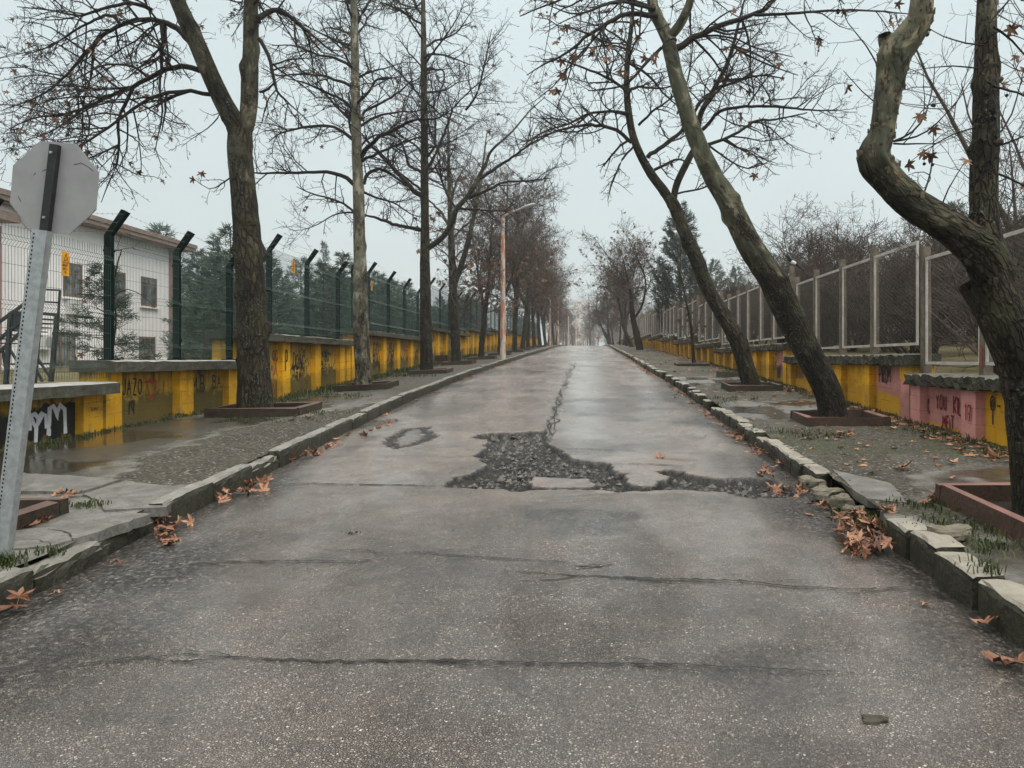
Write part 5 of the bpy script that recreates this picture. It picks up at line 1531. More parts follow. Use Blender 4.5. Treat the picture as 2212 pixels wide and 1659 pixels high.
def build_tree(name, basepx, label, cat, group, stems, limbs, C, seed, mat, nleaf=0, leafsize=(.09, .15), auto=(), twigmat='twig', leaf_w=None, balls=0):
    """stems: [(points, up0, up1, amp)], limbs: [(points)], auto: [(stem index, t0, t1, count, length, upward)]"""
    rnd = random.Random(seed); rt = root(name, basepx, label, cat, group)
    bk = Bark(); Qs = []
    for i, (pts, u0, u1, am) in enumerate(stems):
        s0 = 0.0
        big = pts[0][3] > .08
        Qs.append(bk.stem(pts, u0, u1, (44 if basepx[1] < 12 else 30) if big else 14, .035 if basepx[1] < 12 and big else .06, am, seed + i, s0, (26 if basepx[1] < 20 else 6) if big else 0))
    bk.build('trunk', mat, rt)
    T = Tubes(); tips = []
    def limb(Q, t0=.12):
        P = [tuple(q[:3]) for q in Q]; rr = [float(q[3]) for q in Q]
        D = [nrm(tuple(Q[min(i + 1, len(Q) - 1)][a] - Q[max(i - 1, 0)][a] for a in range(3))) for i in range(len(Q))]
        L = sum(math.dist(P[i], P[i + 1]) for i in range(len(P) - 1))
        jit = [tuple(c + rnd.gauss(0, rr[i] * .22) for c in p) if 0 < i else p for i, p in enumerate(P)]
        T.add(jit, rr, 7)
        children(T, P, D, rr, L, 0, C, rnd, tips, t0)
        tips.append((P[-1], D[-1]))
    for pts in limbs: limb(catmull(pts, .12))
    for (si, t0, t1, cnt, ln, upw) in auto:
        Q = Qs[si]
        for k in range(cnt):
            i = int((t0 + (t1 - t0) * (k + rnd.random()) / cnt) * (len(Q) - 1)); q = Q[i]
            a = rnd.uniform(0, 6.28); d = nrm((math.cos(a), math.sin(a), upw * rnd.uniform(.4, 1.4)))
            L = ln * rnd.uniform(.55, 1.2); P = [tuple(q[:3])]; rr = [min(q[3] * .5, .012 + L * .013)]
            n = max(5, int(L / .14))
            for j in range(n):
                d = nrm((d[0] + rnd.gauss(0, .13), d[1] + rnd.gauss(0, .13), d[2] + rnd.gauss(0, .13) - .02))
                P.append(tuple(P[-1][b] + d[b] * L / n for b in range(3))); rr.append(rr[0] * (1 - .75 * (j + 1) / n))
            limb([(*p, r_) for p, r_ in zip(P, rr)])
    V, F = T.arrays(); o3 = np.array(wloc(rt))
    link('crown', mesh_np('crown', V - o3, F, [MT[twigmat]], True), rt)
    if nleaf:
        cand = [t[0] for t in tips if leaf_w is None or rnd.random() < leaf_w(t[0])]
        pos = [rnd.choice(cand) for _ in range(nleaf)] if cand else []
        if pos:
            V, F = leaves(pos, leafsize, rnd); link('dead_leaves', mesh_np('dead_leaves', V - o3, F, [MT['leaf']]), rt)
    if balls:
        mb = MB()
        for _ in range(balls):
            p = Vector(rnd.choice(tips)[0]); e = p + Vector((rnd.uniform(-.01, .01), 0, -rnd.uniform(.05, .1)))
            mb.tube([p, e], .0015, 3, cap=False); mb.tube([e + Vector((0, 0, z)) for z in (.013, .008, -.002, -.01, -.014)], [.003, .011, .014, .009, .002], 6)
        mb.build('seed_ball', MT['twig'], rt)
    return rt


def c1(pts, Y, dy=0.0, s=.3646): return pxs([(x * s, y * s, w_ * s) for x, y, w_ in pts], Y, dy)
def c8(pts, Y, dy=0.0): return pxs([((1300 + x / 1.7556) / 1.15732, y / 1.7556 / 1.15732, w_ / 2.032) for x, y, w_ in pts], Y, dy)
def c4(pts, Y, dy=0.0): return pxs([((600 + x / 2.765) / 1.15732, y / 2.765 / 1.15732, w_ / 3.2) for x, y, w_ in pts], Y, dy)


# L1 the big forked plane on the left
Y = 13.0
stems = [(pxs([(553, 905, 92), (553, 885, 80), (549, 830, 69), (546, 740, 63), (540, 600, 60), (533, 500, 55), (525, 400, 52), (518, 330, 50), (519, 280, 47)], Y), 0, .5, .06),
         (c1([(1440, 800, 85), (1470, 690, 95), (1480, 500, 95), (1485, 300, 86), (1488, 0, 80), (1490, -350, 66), (1480, -800, 40)], Y, .3), .42, .75, .07),
         (c1([(1420, 800, 100), (1375, 700, 112), (1320, 600, 104), (1250, 450, 100), (1150, 220, 96), (1050, 0, 86), (960, -250, 66), (900, -600, 40)], Y, -.5), .4, .9, .05)]
limbs = [c1([(1190, 420, 34), (1080, 393, 32), (980, 410, 30), (880, 460, 26), (780, 520, 24), (650, 570, 20), (500, 640, 17), (350, 682, 13), (200, 700, 10), (40, 770, 5)], Y, .4),
         c1([(1245, 560, 26), (1130, 545, 24), (1000, 550, 22), (880, 590, 20), (780, 650, 18), (680, 730, 16), (560, 810, 14), (440, 890, 8), (330, 960, 4)], Y, -.7),
         c1([(1120, 240, 38), (1050, 170, 36), (960, 130, 32), (850, 115, 28), (720, 150, 24), (620, 200, 22), (520, 300, 20), (400, 440, 15), (250, 560, 11), (20, 650, 5)], Y, 1.0),
         c1([(960, 150, 28), (965, 250, 26), (960, 330, 22), (955, 420, 16), (945, 560, 10), (930, 680, 5)], Y, -.3), c1([(790, 520, 20), (740, 620, 20), (700, 700, 18), (705, 830, 15), (690, 980, 11), (640, 1090, 7), (600, 1200, 4)], Y, .3),
         c1([(620, 200, 18), (560, 260, 17), (540, 450, 14), (495, 600, 11), (488, 790, 7), (480, 860, 4)], Y, .5), c1([(900, 60, 26), (800, 20, 22), (650, 40, 18), (480, 90, 14), (300, 60, 9), (100, 40, 5)], Y, -.8),
         c1([(720, 150, 20), (640, 90, 17), (480, 160, 13), (300, 270, 9), (130, 330, 5)], Y, 1.2), c1([(880, 460, 18), (800, 400, 15), (640, 380, 12), (500, 440, 9), (380, 520, 5)], Y, -1.0),
         c1([(500, 640, 13), (420, 700, 11), (300, 780, 8), (160, 830, 5)], Y, .6),
         c1([(1530, 130, 40), (1560, 85, 34), (1620, 60, 30), (1700, 82, 27), (1790, 160, 22), (1850, 210, 16), (1960, 300, 10), (2050, 350, 5)], Y, .6),
         c1([(1535, 230, 24), (1590, 330, 22), (1620, 450, 20), (1640, 540, 15), (1720, 620, 9), (1830, 720, 5)], Y, -.4), c1([(1540, 545, 16), (1590, 530, 14), (1630, 480, 10)], Y, -.2),
         c1([(1380, 1040, 10), (1310, 1090, 8), (1240, 1120, 5), (1150, 1060, 3)], Y, .2), c1([(1310, 640, 10), (1290, 700, 8), (1230, 760, 6), (1140, 820, 4), (1075, 870, 3)], Y, -.2)]
CL1 = dict(CN, dens=[5.2, 7.0, 8.0], trop=[0, -.04, -.03, 0])
build_tree('plane_tree', (-5.48, 13.0, zl_walk(-5.48, 13)), 'big plane tree forking into two stems with hanging dead leaves, nearest on the left', 'tree', 'plane trees of the left row',
           stems, limbs, CL1, 11, MT['bark'], 230, (.06, .10), auto=[(1, .45, .98, 12, 1.7, .5), (2, .55, .98, 13, 1.9, .4)], balls=40)

# L2 pale mottled trunk
Y = 18.7
stems = [(pxs([(787, 838, 46), (786, 825, 36), (781, 740, 33), (779, 660, 32), (779, 600, 28), (776, 520, 25), (775, 430, 24), (772, 360, 22), (770, 290, 21), (768, 200, 19), (766, 100, 17), (764, 0, 14), (762, -120, 9)], Y), .42, 1.1, .06)]
limbs = [c4([(805, 1290, 34), (740, 1230, 30), (640, 1195, 26), (500, 1190, 22), (350, 1195, 19), (200, 1197, 15), (100, 1195, 9), (20, 1190, 4)], Y, -.6), c4([(860, 1270, 22), (870, 1220, 24), (930, 1175, 24), (1000, 1180, 22), (1080, 1230, 18), (1180, 1300, 12), (1260, 1360, 6)], Y, .8),
         c4([(800, 985, 28), (740, 930, 24), (650, 880, 20), (540, 870, 18), (400, 890, 15), (280, 920, 11), (200, 980, 6)], Y, .5), c4([(830, 1090, 36), (900, 1010, 30), (1000, 930, 26), (1120, 870, 22), (1200, 830, 18), (1370, 815, 12), (1480, 740, 6)], Y, -.8),
         c4([(835, 830, 22), (860, 770, 20), (960, 720, 17), (1080, 650, 13), (1200, 540, 8)], Y, .5), c4([(800, 1480, 18), (720, 1410, 15), (620, 1370, 13), (500, 1340, 10), (390, 1290, 5)], Y, -.3), c4([(810, 1475, 14), (720, 1470, 12), (640, 1490, 9), (540, 1550, 7), (430, 1590, 5), (340, 1590, 3)], Y, .4),
         c4([(860, 1330, 18), (950, 1370, 15), (1060, 1400, 12), (1180, 1480, 8), (1250, 1500, 4)], Y, -.4), c4([(790, 760, 22), (700, 690, 20), (560, 620, 16), (440, 570, 11), (300, 540, 5)], Y, -.8), c4([(780, 840, 20), (690, 760, 17), (620, 680, 12), (560, 600, 7), (500, 480, 4)], Y, .9),
         c4([(780, 320, 18), (690, 290, 16), (560, 230, 12), (480, 190, 8), (300, 100, 4)], Y, .6), c4([(800, 180, 26), (850, 90, 22), (900, 0, 15), (960, -120, 8)], Y, .3), c4([(780, 150, 20), (740, 30, 16), (700, -100, 10)], Y, -.5), c4([(775, 470, 16), (700, 340, 13), (610, 250, 9), (540, 120, 5)], Y, -.9)]
CL2 = dict(CN, dens=[5.4, 6.8, 7.5], rmax=[.06, .016, .008, .005], n=[6, 4, 3, 2], rmin=.0036, trop=[.0, .05, .05, .02])
build_tree('plane_tree', (-5.36, 18.7, zl_walk(-5.36, 18.7)), 'slim plane tree with a pale mottled trunk, second of the left row', 'tree', 'plane trees of the left row', stems, limbs, CL2, 12, MT['bark_mottle'], 45, (.06, .1),
           auto=[(0, .5, .98, 18, 2.0, .8)])

# L3 straight dark trunk with a strong right limb
Y = 24.7
stems = [(pxs([(921, 808, 36), (922, 798, 29), (920, 720, 25), (919, 640, 24), (918, 560, 21), (918, 480, 18), (917, 400, 17), (917, 330, 16), (916, 200, 14), (915, 90, 12), (914, 0, 9), (912, -110, 5)], Y), 0, .75, .07),
         (c4([(1290, 1720, 40), (1400, 1640, 38), (1470, 1530, 36), (1500, 1440, 34), (1580, 1350, 32), (1640, 1240, 26), (1700, 1130, 22), (1740, 1040, 17), (1880, 910, 13), (2000, 770, 9), (2110, 670, 5)], Y, -.9), .3, .7, .05)]
limbs = [c4([(1255, 1590, 30), (1180, 1575, 26), (1080, 1555, 24), (980, 1520, 20), (880, 1490, 14), (820, 1480, 8)], Y, .4), c4([(1260, 1370, 40), (1180, 1290, 32), (1080, 1190, 26), (980, 1080, 22), (900, 1000, 16), (840, 930, 9)], Y, -.7), c4([(1250, 1190, 22), (1170, 1140, 20), (1140, 1050, 17), (1100, 960, 12), (1020, 930, 6)], Y, .4),
         c4([(1640, 1250, 26), (1740, 1180, 22), (1880, 1090, 18), (2000, 1000, 13), (2120, 940, 9), (2212, 900, 5)], Y, .5), c4([(1560, 1370, 24), (1680, 1330, 20), (1830, 1260, 16), (2000, 1250, 12), (2150, 1230, 6)], Y, -.5), c4([(1290, 1170, 22), (1360, 1050, 20), (1440, 850, 17), (1480, 740, 12), (1620, 600, 8), (1780, 470, 4)], Y, .7),
         c4([(1290, 1090, 20), (1340, 1020, 17), (1350, 900, 14), (1340, 700, 10), (1310, 480, 5)], Y, -.4), c4([(1510, 1440, 18), (1700, 1455, 14), (1850, 1460, 9)], Y, .8), c4([(1560, 760, 17), (1640, 640, 14), (1700, 400, 10), (1740, 200, 5)], Y, -.6), c4([(1270, 700, 17), (1190, 600, 14), (1060, 460, 10), (960, 360, 6)], Y, .6),
         c4([(1490, 1440, 17), (1420, 1320, 14), (1380, 1180, 11), (1360, 1040, 6)], Y, .9), c4([(1270, 450, 17), (1360, 330, 13), (1500, 130, 8), (1560, -30, 4)], Y, -.5)]
CL3 = dict(CN, dens=[5.0, 6.4, 7.0], rmax=[.06, .018, .009, .006], n=[6, 4, 3, 2], rmin=.0042, trop=[.0, .06, .06, .02])
build_tree('plane_tree', (-5.02, 24.7, zl_walk(-5.02, 24.7)), 'tall straight dark plane tree with one strong right limb, third of the left row', 'tree', 'plane trees of the left row', stems, limbs, CL3, 13, MT['bark'], 40, (.06, .1),
           auto=[(0, .42, .98, 22, 2.1, .7)])

# R1 leaning pale trunk on the right
Y = 11.5
stems = [(pxs([(1803, 922, 82), (1800, 905, 66), (1790, 850, 59), (1750, 770, 58), (1690, 650, 61), (1665, 600, 56), (1620, 530, 53), (1570, 430, 47), (1540, 380, 42), (1500, 290, 37), (1465, 180, 33), (1445, 95, 31)], Y), 0, 1.0, .06),
         (c8([(660, 190, 62), (630, 130, 56), (595, 60, 50), (580, 0, 46), (560, -200, 34), (555, -420, 18)], Y, .3), .9, 1.1, .04), (c8([(655, 165, 40), (700, 110, 42), (730, 50, 38), (748, 0, 34), (770, -150, 24), (800, -380, 12)], Y, -.4), 1.0, 1.2, .04)]
limbs = [c8([(680, 215, 34), (760, 168, 28), (880, 112, 24), (1000, 74, 20), (1080, 35, 16), (1130, -10, 12), (1250, -90, 6)], Y, .5), c8([(1030, 66, 14), (1150, 62, 13), (1300, 52, 11), (1450, 44, 9), (1600, 50, 7), (1720, 62, 4)], Y, -.5),
         c8([(600, 70, 26), (520, 60, 22), (440, 70, 20), (360, 115, 17), (280, 170, 14), (200, 235, 11), (110, 280, 7), (30, 330, 4)], Y, -.9), c8([(590, 40, 20), (480, 0, 16), (330, -40, 13), (150, 10, 9), (0, 70, 5)], Y, .8),
         c8([(620, 210, 15), (560, 270, 14), (500, 340, 12), (440, 380, 9), (300, 400, 5)], Y, -.7), c8([(590, 40, 16), (430, 10, 12), (250, 60, 8), (120, 20, 4)], Y, -1.5),
         c8([(830, 640, 10), (900, 690, 8), (1000, 740, 6), (1130, 690, 3)], Y, .4), c8([(940, 210, 8), (1080, 280, 7), (1220, 330, 4)], Y, .2), c8([(760, 170, 12), (830, 240, 10), (900, 330, 7), (1000, 400, 4)], Y, .9)]
CR1 = dict(CN, dens=[4.0, 6, 7], trop=[0, -.02, -.02, 0], rmin=.003)
build_tree('plane_tree', (3.72, 11.5, zr_walk(3.72, 11.5)), 'leaning smooth olive plane trunk with orange dead leaves on top, on the right', 'tree', 'plane trees of the right row', stems, limbs, CR1, 21, MT['bark_pale'], 130, (.075, .115),
           auto=[(1, .3, .98, 7, 1.4, .3), (2, .2, .98, 8, 1.5, .3)], balls=30)

# R2 dark leaning trunk with a fork
Y = 17.3
c5 = lambda pts, dy=0.0: pxs([((1400 + x / 2.458) / 1.15732, (400 + y / 2.458) / 1.15732, w_ / 2.845) for x, y, w_ in pts], Y, dy)
stems = [(c5([(1200, 1430, 150), (1180, 1390, 118), (1130, 1230, 106), (1090, 1110, 100), (1000, 950, 92), (900, 770, 88), (850, 640, 90), (810, 540, 86), (760, 430, 78), (700, 280, 74), (665, 225, 66)]), 0, .55, .09),
         (c8([(668, 905, 42), (640, 850, 42), (560, 740, 38), (500, 610, 33), (475, 480, 30), (468, 350, 26), (475, 230, 22), (490, 100, 18), (500, -50, 12), (510, -250, 6)], Y, .3), .2, .6, .08), (c8([(672, 895, 30), (682, 830, 30), (700, 780, 30), (745, 690, 28), (775, 630, 26), (790, 510, 24), (835, 420, 22), (900, 300, 18), (935, 200, 15), (960, 100, 11), (1000, -60, 6)], Y, -.4), .2, .5, .08)]
limbs = [c8([(560, 690, 20), (650, 625, 18), (720, 560, 16), (800, 440, 11), (880, 380, 6)], Y, .6), c8([(490, 625, 18), (430, 575, 16), (360, 552, 15), (280, 550, 13), (180, 570, 10), (90, 600, 7), (0, 625, 4)], Y, -.6), c8([(475, 500, 15), (400, 490, 13), (300, 500, 11), (220, 540, 9), (100, 580, 7), (10, 640, 4)], Y, .9),
         c8([(590, 745, 14), (660, 710, 12), (700, 700, 8), (760, 720, 4)], Y, .2), c8([(800, 570, 17), (880, 490, 15), (990, 468, 13), (1150, 470, 11), (1270, 482, 8), (1390, 486, 4)], Y, -.5), c8([(826, 634, 16), (940, 590, 13), (1040, 528, 11), (1120, 525, 9), (1260, 495, 5)], Y, .5), c8([(850, 355, 14), (950, 350, 12), (1060, 330, 9), (1160, 345, 5)], Y, .3),
         c8([(465, 400, 14), (400, 350, 12), (310, 310, 10), (200, 270, 7), (100, 260, 4)], Y, -.8), c8([(490, 610, 12), (440, 640, 10), (380, 710, 8), (370, 730, 4)], Y, .3), c8([(500, 640, 10), (450, 700, 9), (410, 790, 6), (385, 880, 3)], Y, -.2), c8([(470, 270, 13), (560, 330, 11), (640, 420, 8), (700, 470, 5)], Y, .6),
         c8([(690, 850, 9), (780, 830, 8), (850, 800, 6), (960, 690, 3)], Y, -.3), c8([(520, 550, 12), (580, 490, 10), (640, 450, 8), (720, 380, 5)], Y, -.5), c8([(930, 200, 11), (1040, 240, 9), (1120, 290, 5)], Y, .4), c8([(690, 500, 9), (740, 330, 7), (760, 180, 4)], Y, .8)]
CR2 = dict(CN, dens=[5.5, 7, 8], n=[6, 4, 3, 2], rmin=.0036)
build_tree('plane_tree', (3.66, 17.3, zr_walk(3.66, 17.3)), 'dark rough leaning plane tree forking high up, second on the right', 'tree', 'plane trees of the right row', stems, limbs, CR2, 22, MT['bark'], 60, (.06, .1),
           auto=[(1, .35, .98, 12, 1.5, .4), (2, .4, .98, 10, 1.4, .5)], balls=20)

# R0 near trunk at the right frame edge: crooked left stem and an upright right stem
Y = 5.75
stems = [(pxs([(2264, 1180, 150), (2252, 1115, 116), (2239, 1000, 104), (2227, 900, 100), (2218, 832, 98), (2201, 775, 97), (2155, 665, 98), (2122, 600, 106)], Y), .0, .3, .05),
         (c8([(2100, 1250, 180), (2035, 1120, 168), (1940, 1040, 150), (1850, 975, 138), (1720, 890, 132), (1630, 800, 132), (1562, 715, 146), (1556, 665, 132), (1588, 590, 108), (1607, 480, 106), (1626, 340, 118), (1645, 235, 138), (1705, 165, 116), (1752, 90, 106), (1765, 0, 100), (1775, -150, 92)], Y, -.15), .15, .95, .17),
         (c8([(2090, 1200, 146), (2060, 1110, 134), (2038, 960, 118), (2036, 800, 114), (2044, 600, 112), (2044, 420, 108), (2046, 300, 98), (2046, 120, 88), (2050, 0, 84), (2056, -200, 70)], Y, .25), .05, .5, .09),
         (c8([(1640, 240, 90), (1612, 200, 70), (1598, 152, 52)], Y, -.1), .5, .5, .12)]
limbs = [c8([(1640, 620, 10), (1720, 580, 9), (1780, 500, 7), (1815, 360, 5), (1820, 280, 3)], Y, .2), c8([(1640, 620, 10), (1740, 600, 8), (1830, 540, 6), (1920, 440, 3)], Y, -.2), c8([(1640, 630, 9), (1740, 632, 7), (1830, 628, 4)], Y, .1),
         c8([(1570, 290, 7), (1520, 200, 6), (1440, 100, 4), (1400, 0, 3)], Y, -.1), c8([(1560, 450, 6), (1500, 400, 5), (1420, 310, 3)], Y, .2), c8([(1760, 880, 9), (1790, 800, 8), (1810, 700, 6), (1815, 560, 3)], Y, .4), c8([(1830, 960, 8), (1880, 830, 6), (1960, 700, 3)], Y, -.3),
         c8([(2080, 380, 12), (2150, 400, 10), (2212, 420, 8), (2330, 480, 5)], Y, .3), c8([(2090, 640, 10), (2160, 620, 8), (2300, 560, 5)], Y, -.2), c8([(2070, 760, 11), (2140, 780, 10), (2240, 830, 7), (2380, 900, 4)], Y, .3), c8([(2080, 120, 12), (2160, 180, 9), (2280, 320, 5)], Y, .2),
         c8([(2040, 200, 8), (1960, 190, 7), (1860, 160, 5), (1790, 120, 3)], Y, .1), c8([(2000, 560, 7), (1900, 590, 6), (1780, 660, 4), (1700, 720, 2)], Y, .3), c8([(2010, 300, 7), (1900, 290, 6), (1780, 300, 4), (1700, 320, 2)], Y, -.2), c8([(2060, 100, 10), (2130, 20, 8), (2200, -60, 5)], Y, .1), c8([(2090, 600, 9), (2160, 500, 7), (2212, 300, 4)], Y, .3)]
CR0 = dict(CN, dens=[4.0, 5, 5], ratio=[.5, .4, .3], trop=[0, 0, 0, 0], rmin=.0018, rmax=[.05, .006, .0035, .0022], lmax=[3, .8, .3, .1])
R0 = build_tree('plane_tree', (3.4, 5.75, zr_walk(3.4, 5.75)), 'near crooked plane trunk with peeling bark and an upright second stem, right frame edge', 'tree', 'plane trees of the right row', stems, limbs, CR0, 23, MT['bark_pale'], 26, (.05, .08), balls=16)
# curled bark plates lifting off the crooked stem, pruning knots
mb = MB(); rf = random.Random(5); Q = catmull(stems[1][0], .03)
for k in range(150):
    q = Q[rf.randrange(len(Q) // 3, len(Q))]; a = rf.uniform(0, 6.28); rad = q[3] * rf.uniform(.98, 1.06)
    p = Vector(q[:3]) + Vector((math.cos(a), -abs(math.sin(a)), .1 * math.sin(a))) * rad
    n = (p - Vector(q[:3])).normalized(); t = Vector((0, 0, 1)) - n * n.z; t.normalize(); s_ = n.cross(t); wv, lv = rf.uniform(.006, .018), rf.uniform(.015, .05); cu = rf.uniform(.004, .02)
    mb.add([p - s_ * wv + n * cu, p + n * .001, p + s_ * wv + n * cu * .7, p + s_ * wv * .8 + t * lv + n * cu * 1.2, p + t * lv * 1.1 + n * .006, p - s_ * wv * .8 + t * lv + n * cu], [(0, 1, 4, 5), (1, 2, 3, 4)])
tag(mb.build('peeling_bark', concrete('peeling_bark', (.07, .055, .035), (.2, .165, .11), .1, .004), R0), kind='stuff')
mb = MB()
for x, y, sz in ((1492, 690, .055), (1520, 655, .05), (2108, 350, .035), (2105, 620, .04), (1785, 150, .03), (1745, 860, .04)):
    p = Vector(c8([(x, y, 1), (x, y, 1)], 5.7)[0][:3]); 
    for _ in range(5):
        d = Vector((rf.uniform(-1, 1), rf.uniform(-1, .2), rf.uniform(-1, 1))) * sz * .5
        mb.tube([p + d * .2, p + d, p + d * 1.25], [sz * .55, sz * .42, sz * .12], 8)
mb.build('knot', concrete('bark_knot', (.05, .04, .028), (.12, .1, .07), .2, .01), R0, True)

# thin sapling on the right, and the trees further up the right row
build_tree('sapling', (3.98, 28.2, zr_walk(3.98, 28.2)), 'thin bare sapling in a low planter past the dark leaning tree', 'tree', None,
           [(pxs([(1500, 795, 11), (1498, 770, 8), (1493, 706, 6.5), (1484, 660, 5), (1476, 619, 4), (1464, 575, 2.5)], 28.2), .1, .3, .06)], [pxs([(1497, 750, 3), (1480, 720, 2.5), (1468, 690, 1.5)], 28.2, .5), pxs([(1496, 730, 3), (1512, 690, 2.5), (1524, 640, 1.5)], 28.2, -.5)],
           dict(CN, dens=[4, 5, 4], rmin=.004), 31, MT['bark'], 14, (.1, .15), auto=[(0, .4, .95, 7, .9, .8)], twigmat='twig_far')
CF = dict(CN, n=[6, 4, 3], sides=[4, 3, 3], wig=[.16, .2, .26], trop=[.0, .1, .08], dens=[6.0, 7.0], ratio=[.6, .5], lmin=[.4, .3, .2], lmax=[3, 1.6, .7], rmax=[.06, .02, .011], rmin=.0075, flat=.1)
c5b = lambda pts, Y, dy=0.0: pxs([((1400 + x / 4.74) / 1.15732, (550 + y / 4.74) / 1.15732, w_ / 5.486) for x, y, w_ in pts], Y, dy)
Y = 52
build_tree('plane_tree', (3.8, 52, zr_walk(3.8, 52)), 'shaggy dark trunk with ivy, right of the road before the crest', 'tree', 'plane trees of the right row',
           [(c5b([(950, 1580, 110), (940, 1500, 84), (905, 1350, 76), (870, 1200, 64), (850, 1050, 56), (845, 920, 44), (820, 780, 30), (780, 600, 18), (740, 430, 9)], Y), 0, .3, .2), (c5b([(890, 1150, 30), (960, 1040, 28), (1000, 900, 24), (1010, 700, 18), (920, 450, 12), (880, 300, 7)], Y, -.8), 0, .3, .12)],
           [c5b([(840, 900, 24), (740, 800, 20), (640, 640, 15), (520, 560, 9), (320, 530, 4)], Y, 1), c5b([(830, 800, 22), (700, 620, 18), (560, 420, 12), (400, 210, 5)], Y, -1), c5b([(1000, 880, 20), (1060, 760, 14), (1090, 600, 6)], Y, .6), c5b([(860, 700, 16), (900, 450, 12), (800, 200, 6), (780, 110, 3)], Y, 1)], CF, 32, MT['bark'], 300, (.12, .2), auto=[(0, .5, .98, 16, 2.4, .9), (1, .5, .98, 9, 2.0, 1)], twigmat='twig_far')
Y = 63
build_tree('plane_tree', (3.85, 63, zr_walk(3.85, 63)), 'leaning dark tree just beyond the ivy trunk on the right', 'tree', 'plane trees of the right row',
           [(c5b([(850, 1510, 60), (830, 1450, 46), (770, 1310, 42), (750, 1240, 46), (735, 1130, 34), (700, 980, 28), (670, 830, 22), (620, 650, 12)], Y), 0, .3, .12), (c5b([(755, 1240, 22), (775, 1150, 20), (780, 1000, 18), (800, 860, 10)], Y, .8), 0, .2, .1)],
           [c5b([(690, 950, 18), (590, 820, 14), (490, 780, 8), (380, 740, 4)], Y, 1)], CF, 33, MT['bark'], 120, (.12, .2), auto=[(0, .5, .98, 14, 2.2, .8), (1, .5, .98, 6, 1.8, .8)], twigmat='twig_far')
Y = 104
build_tree('plane_tree', (3.75, 104, zr_walk(3.75, 104)), 'hazy leaning tree on the right standing at the crest of the road', 'tree', 'plane trees of the right row',
           [(c5b([(600, 1500, 52), (570, 1420, 44), (540, 1360, 38), (490, 1260, 22), (450, 1130, 16), (430, 1000, 9)], Y), 0, .3, .1), (c5b([(590, 1430, 34), (570, 1300, 26), (565, 1120, 20), (560, 940, 10)], Y, 1), 0, .3, .1), (c5b([(635, 1490, 24), (620, 1380, 18), (610, 1300, 16), (560, 1180, 9)], Y, -1), 0, .2, .1)],
           [], dict(CF, rmin=.014), 34, MT['bark'], 0, auto=[(0, .4, .98, 10, 2.6, .8), (1, .3, .98, 14, 3, .9), (2, .5, .98, 8, 2.4, .8)], twigmat='twig_far')


# trees of the rows further away: four grown models, each copied with its own turn and size
def model(seed, H, lean, r0, nl, nleaf, C=CF, fork=True):
    rnd = random.Random(seed); b = (0, 0, -.2)
    st = [([(0, 0, -.2, r0 * 1.35), (lean * .05, 0, .25, r0), (lean * .35, .05, H * .25, r0 * .85), (lean * .7, 0, H * .5, r0 * .6), (lean, .1, H * .78, r0 * .32), (lean * 1.1, 0, H, r0 * .08)], 0, .8, .09)]
    if fork: st.append(([(lean * .4, .05, H * .3, r0 * .6), (lean * .4 + .5, -.2, H * .45, r0 * .5), (lean * .4 + 1.0, -.3, H * .68, r0 * .3), (lean * .4 + 1.3, -.2, H * .9, r0 * .1)], .2, .7, .08))
    lo = 1.9
    lw = (lambda p: 1.0 if p[2] < H * .62 else .12)
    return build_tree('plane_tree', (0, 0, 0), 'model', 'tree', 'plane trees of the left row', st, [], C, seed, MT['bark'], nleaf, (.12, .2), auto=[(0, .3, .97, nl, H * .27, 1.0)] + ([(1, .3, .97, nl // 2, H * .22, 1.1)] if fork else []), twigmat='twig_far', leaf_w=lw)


MODELS = [model(71, 10.2, -.3, .2, 18, 60, dict(CF, rmin=.0055, dens=[4.2, 5.0])), model(72, 9.2, -.9, .17, 24, 200), model(73, 9.6, .4, .16, 22, 340), model(74, 9.0, -.6, .18, 24, 150)]
used = set()


def put(mi, x, y, z, rot, s, label, group):
    o = MODELS[mi] if mi not in used else copy_tree(MODELS[mi])
    used.add(mi); o.location = (x, y, z); o.rotation_euler = (0, 0, rot); o.scale = (s, s, s)
    tag(o, label, 'tree', group); return o


put(0, *TREES_L[3], zl_walk(*TREES_L[3]), 0.2, 1.02, 'upright pale plane tree behind the strong limb, fourth of the left row', 'plane trees of the left row')
put(1, *TREES_L[4], zl_walk(*TREES_L[4]), 2.6, .8, 'plane tree leaning left just before the orange lamp post, fifth of the left row', 'plane trees of the left row')
for i, (x, y) in enumerate(TREES_L[5:]):
    put([2, 3, 1, 2, 3][i % 5], x, y, zl_walk(x, y), [.3, 2.2, 4.0, 5.1, 1.2, 3.1, .8][i % 7], (1.0 if i < 8 else .92) * rng.uniform(.92, 1.08), f'brown twiggy plane tree of the far left row, {ORD[i]} after the lamp post tree' if i < 14 else 'hazy tree at the far end of the left row', 'plane trees of the left row')
for i, (x, y) in enumerate([(4.05, 73), (4.3, 84), (4.4, 95)]):
    put([3, 1, 2][i], x, y, zr_walk(x, y), [1.0, 3.0, 5.0][i], .85, ['bare tree', 'twiggy hazy tree', 'faint small tree'][i] + ' in the far right row between the ivy trunk and the crest', 'plane trees of the right row')
rm = random.Random(44)
for i in range(30):
    Yd = 190 + 230 * (i / 29) ** 1.2; px = rm.uniform(1190, 1400); s = rm.uniform(1.1, 1.7)
    put(i % 4, (px - PX0) * Yd / PF, Yd, zr(min(Yd, 260)) - .4, i * 1.3, s, 'faint bare tree in the misty wood beyond the crest of the road', 'misty wood beyond the crest')

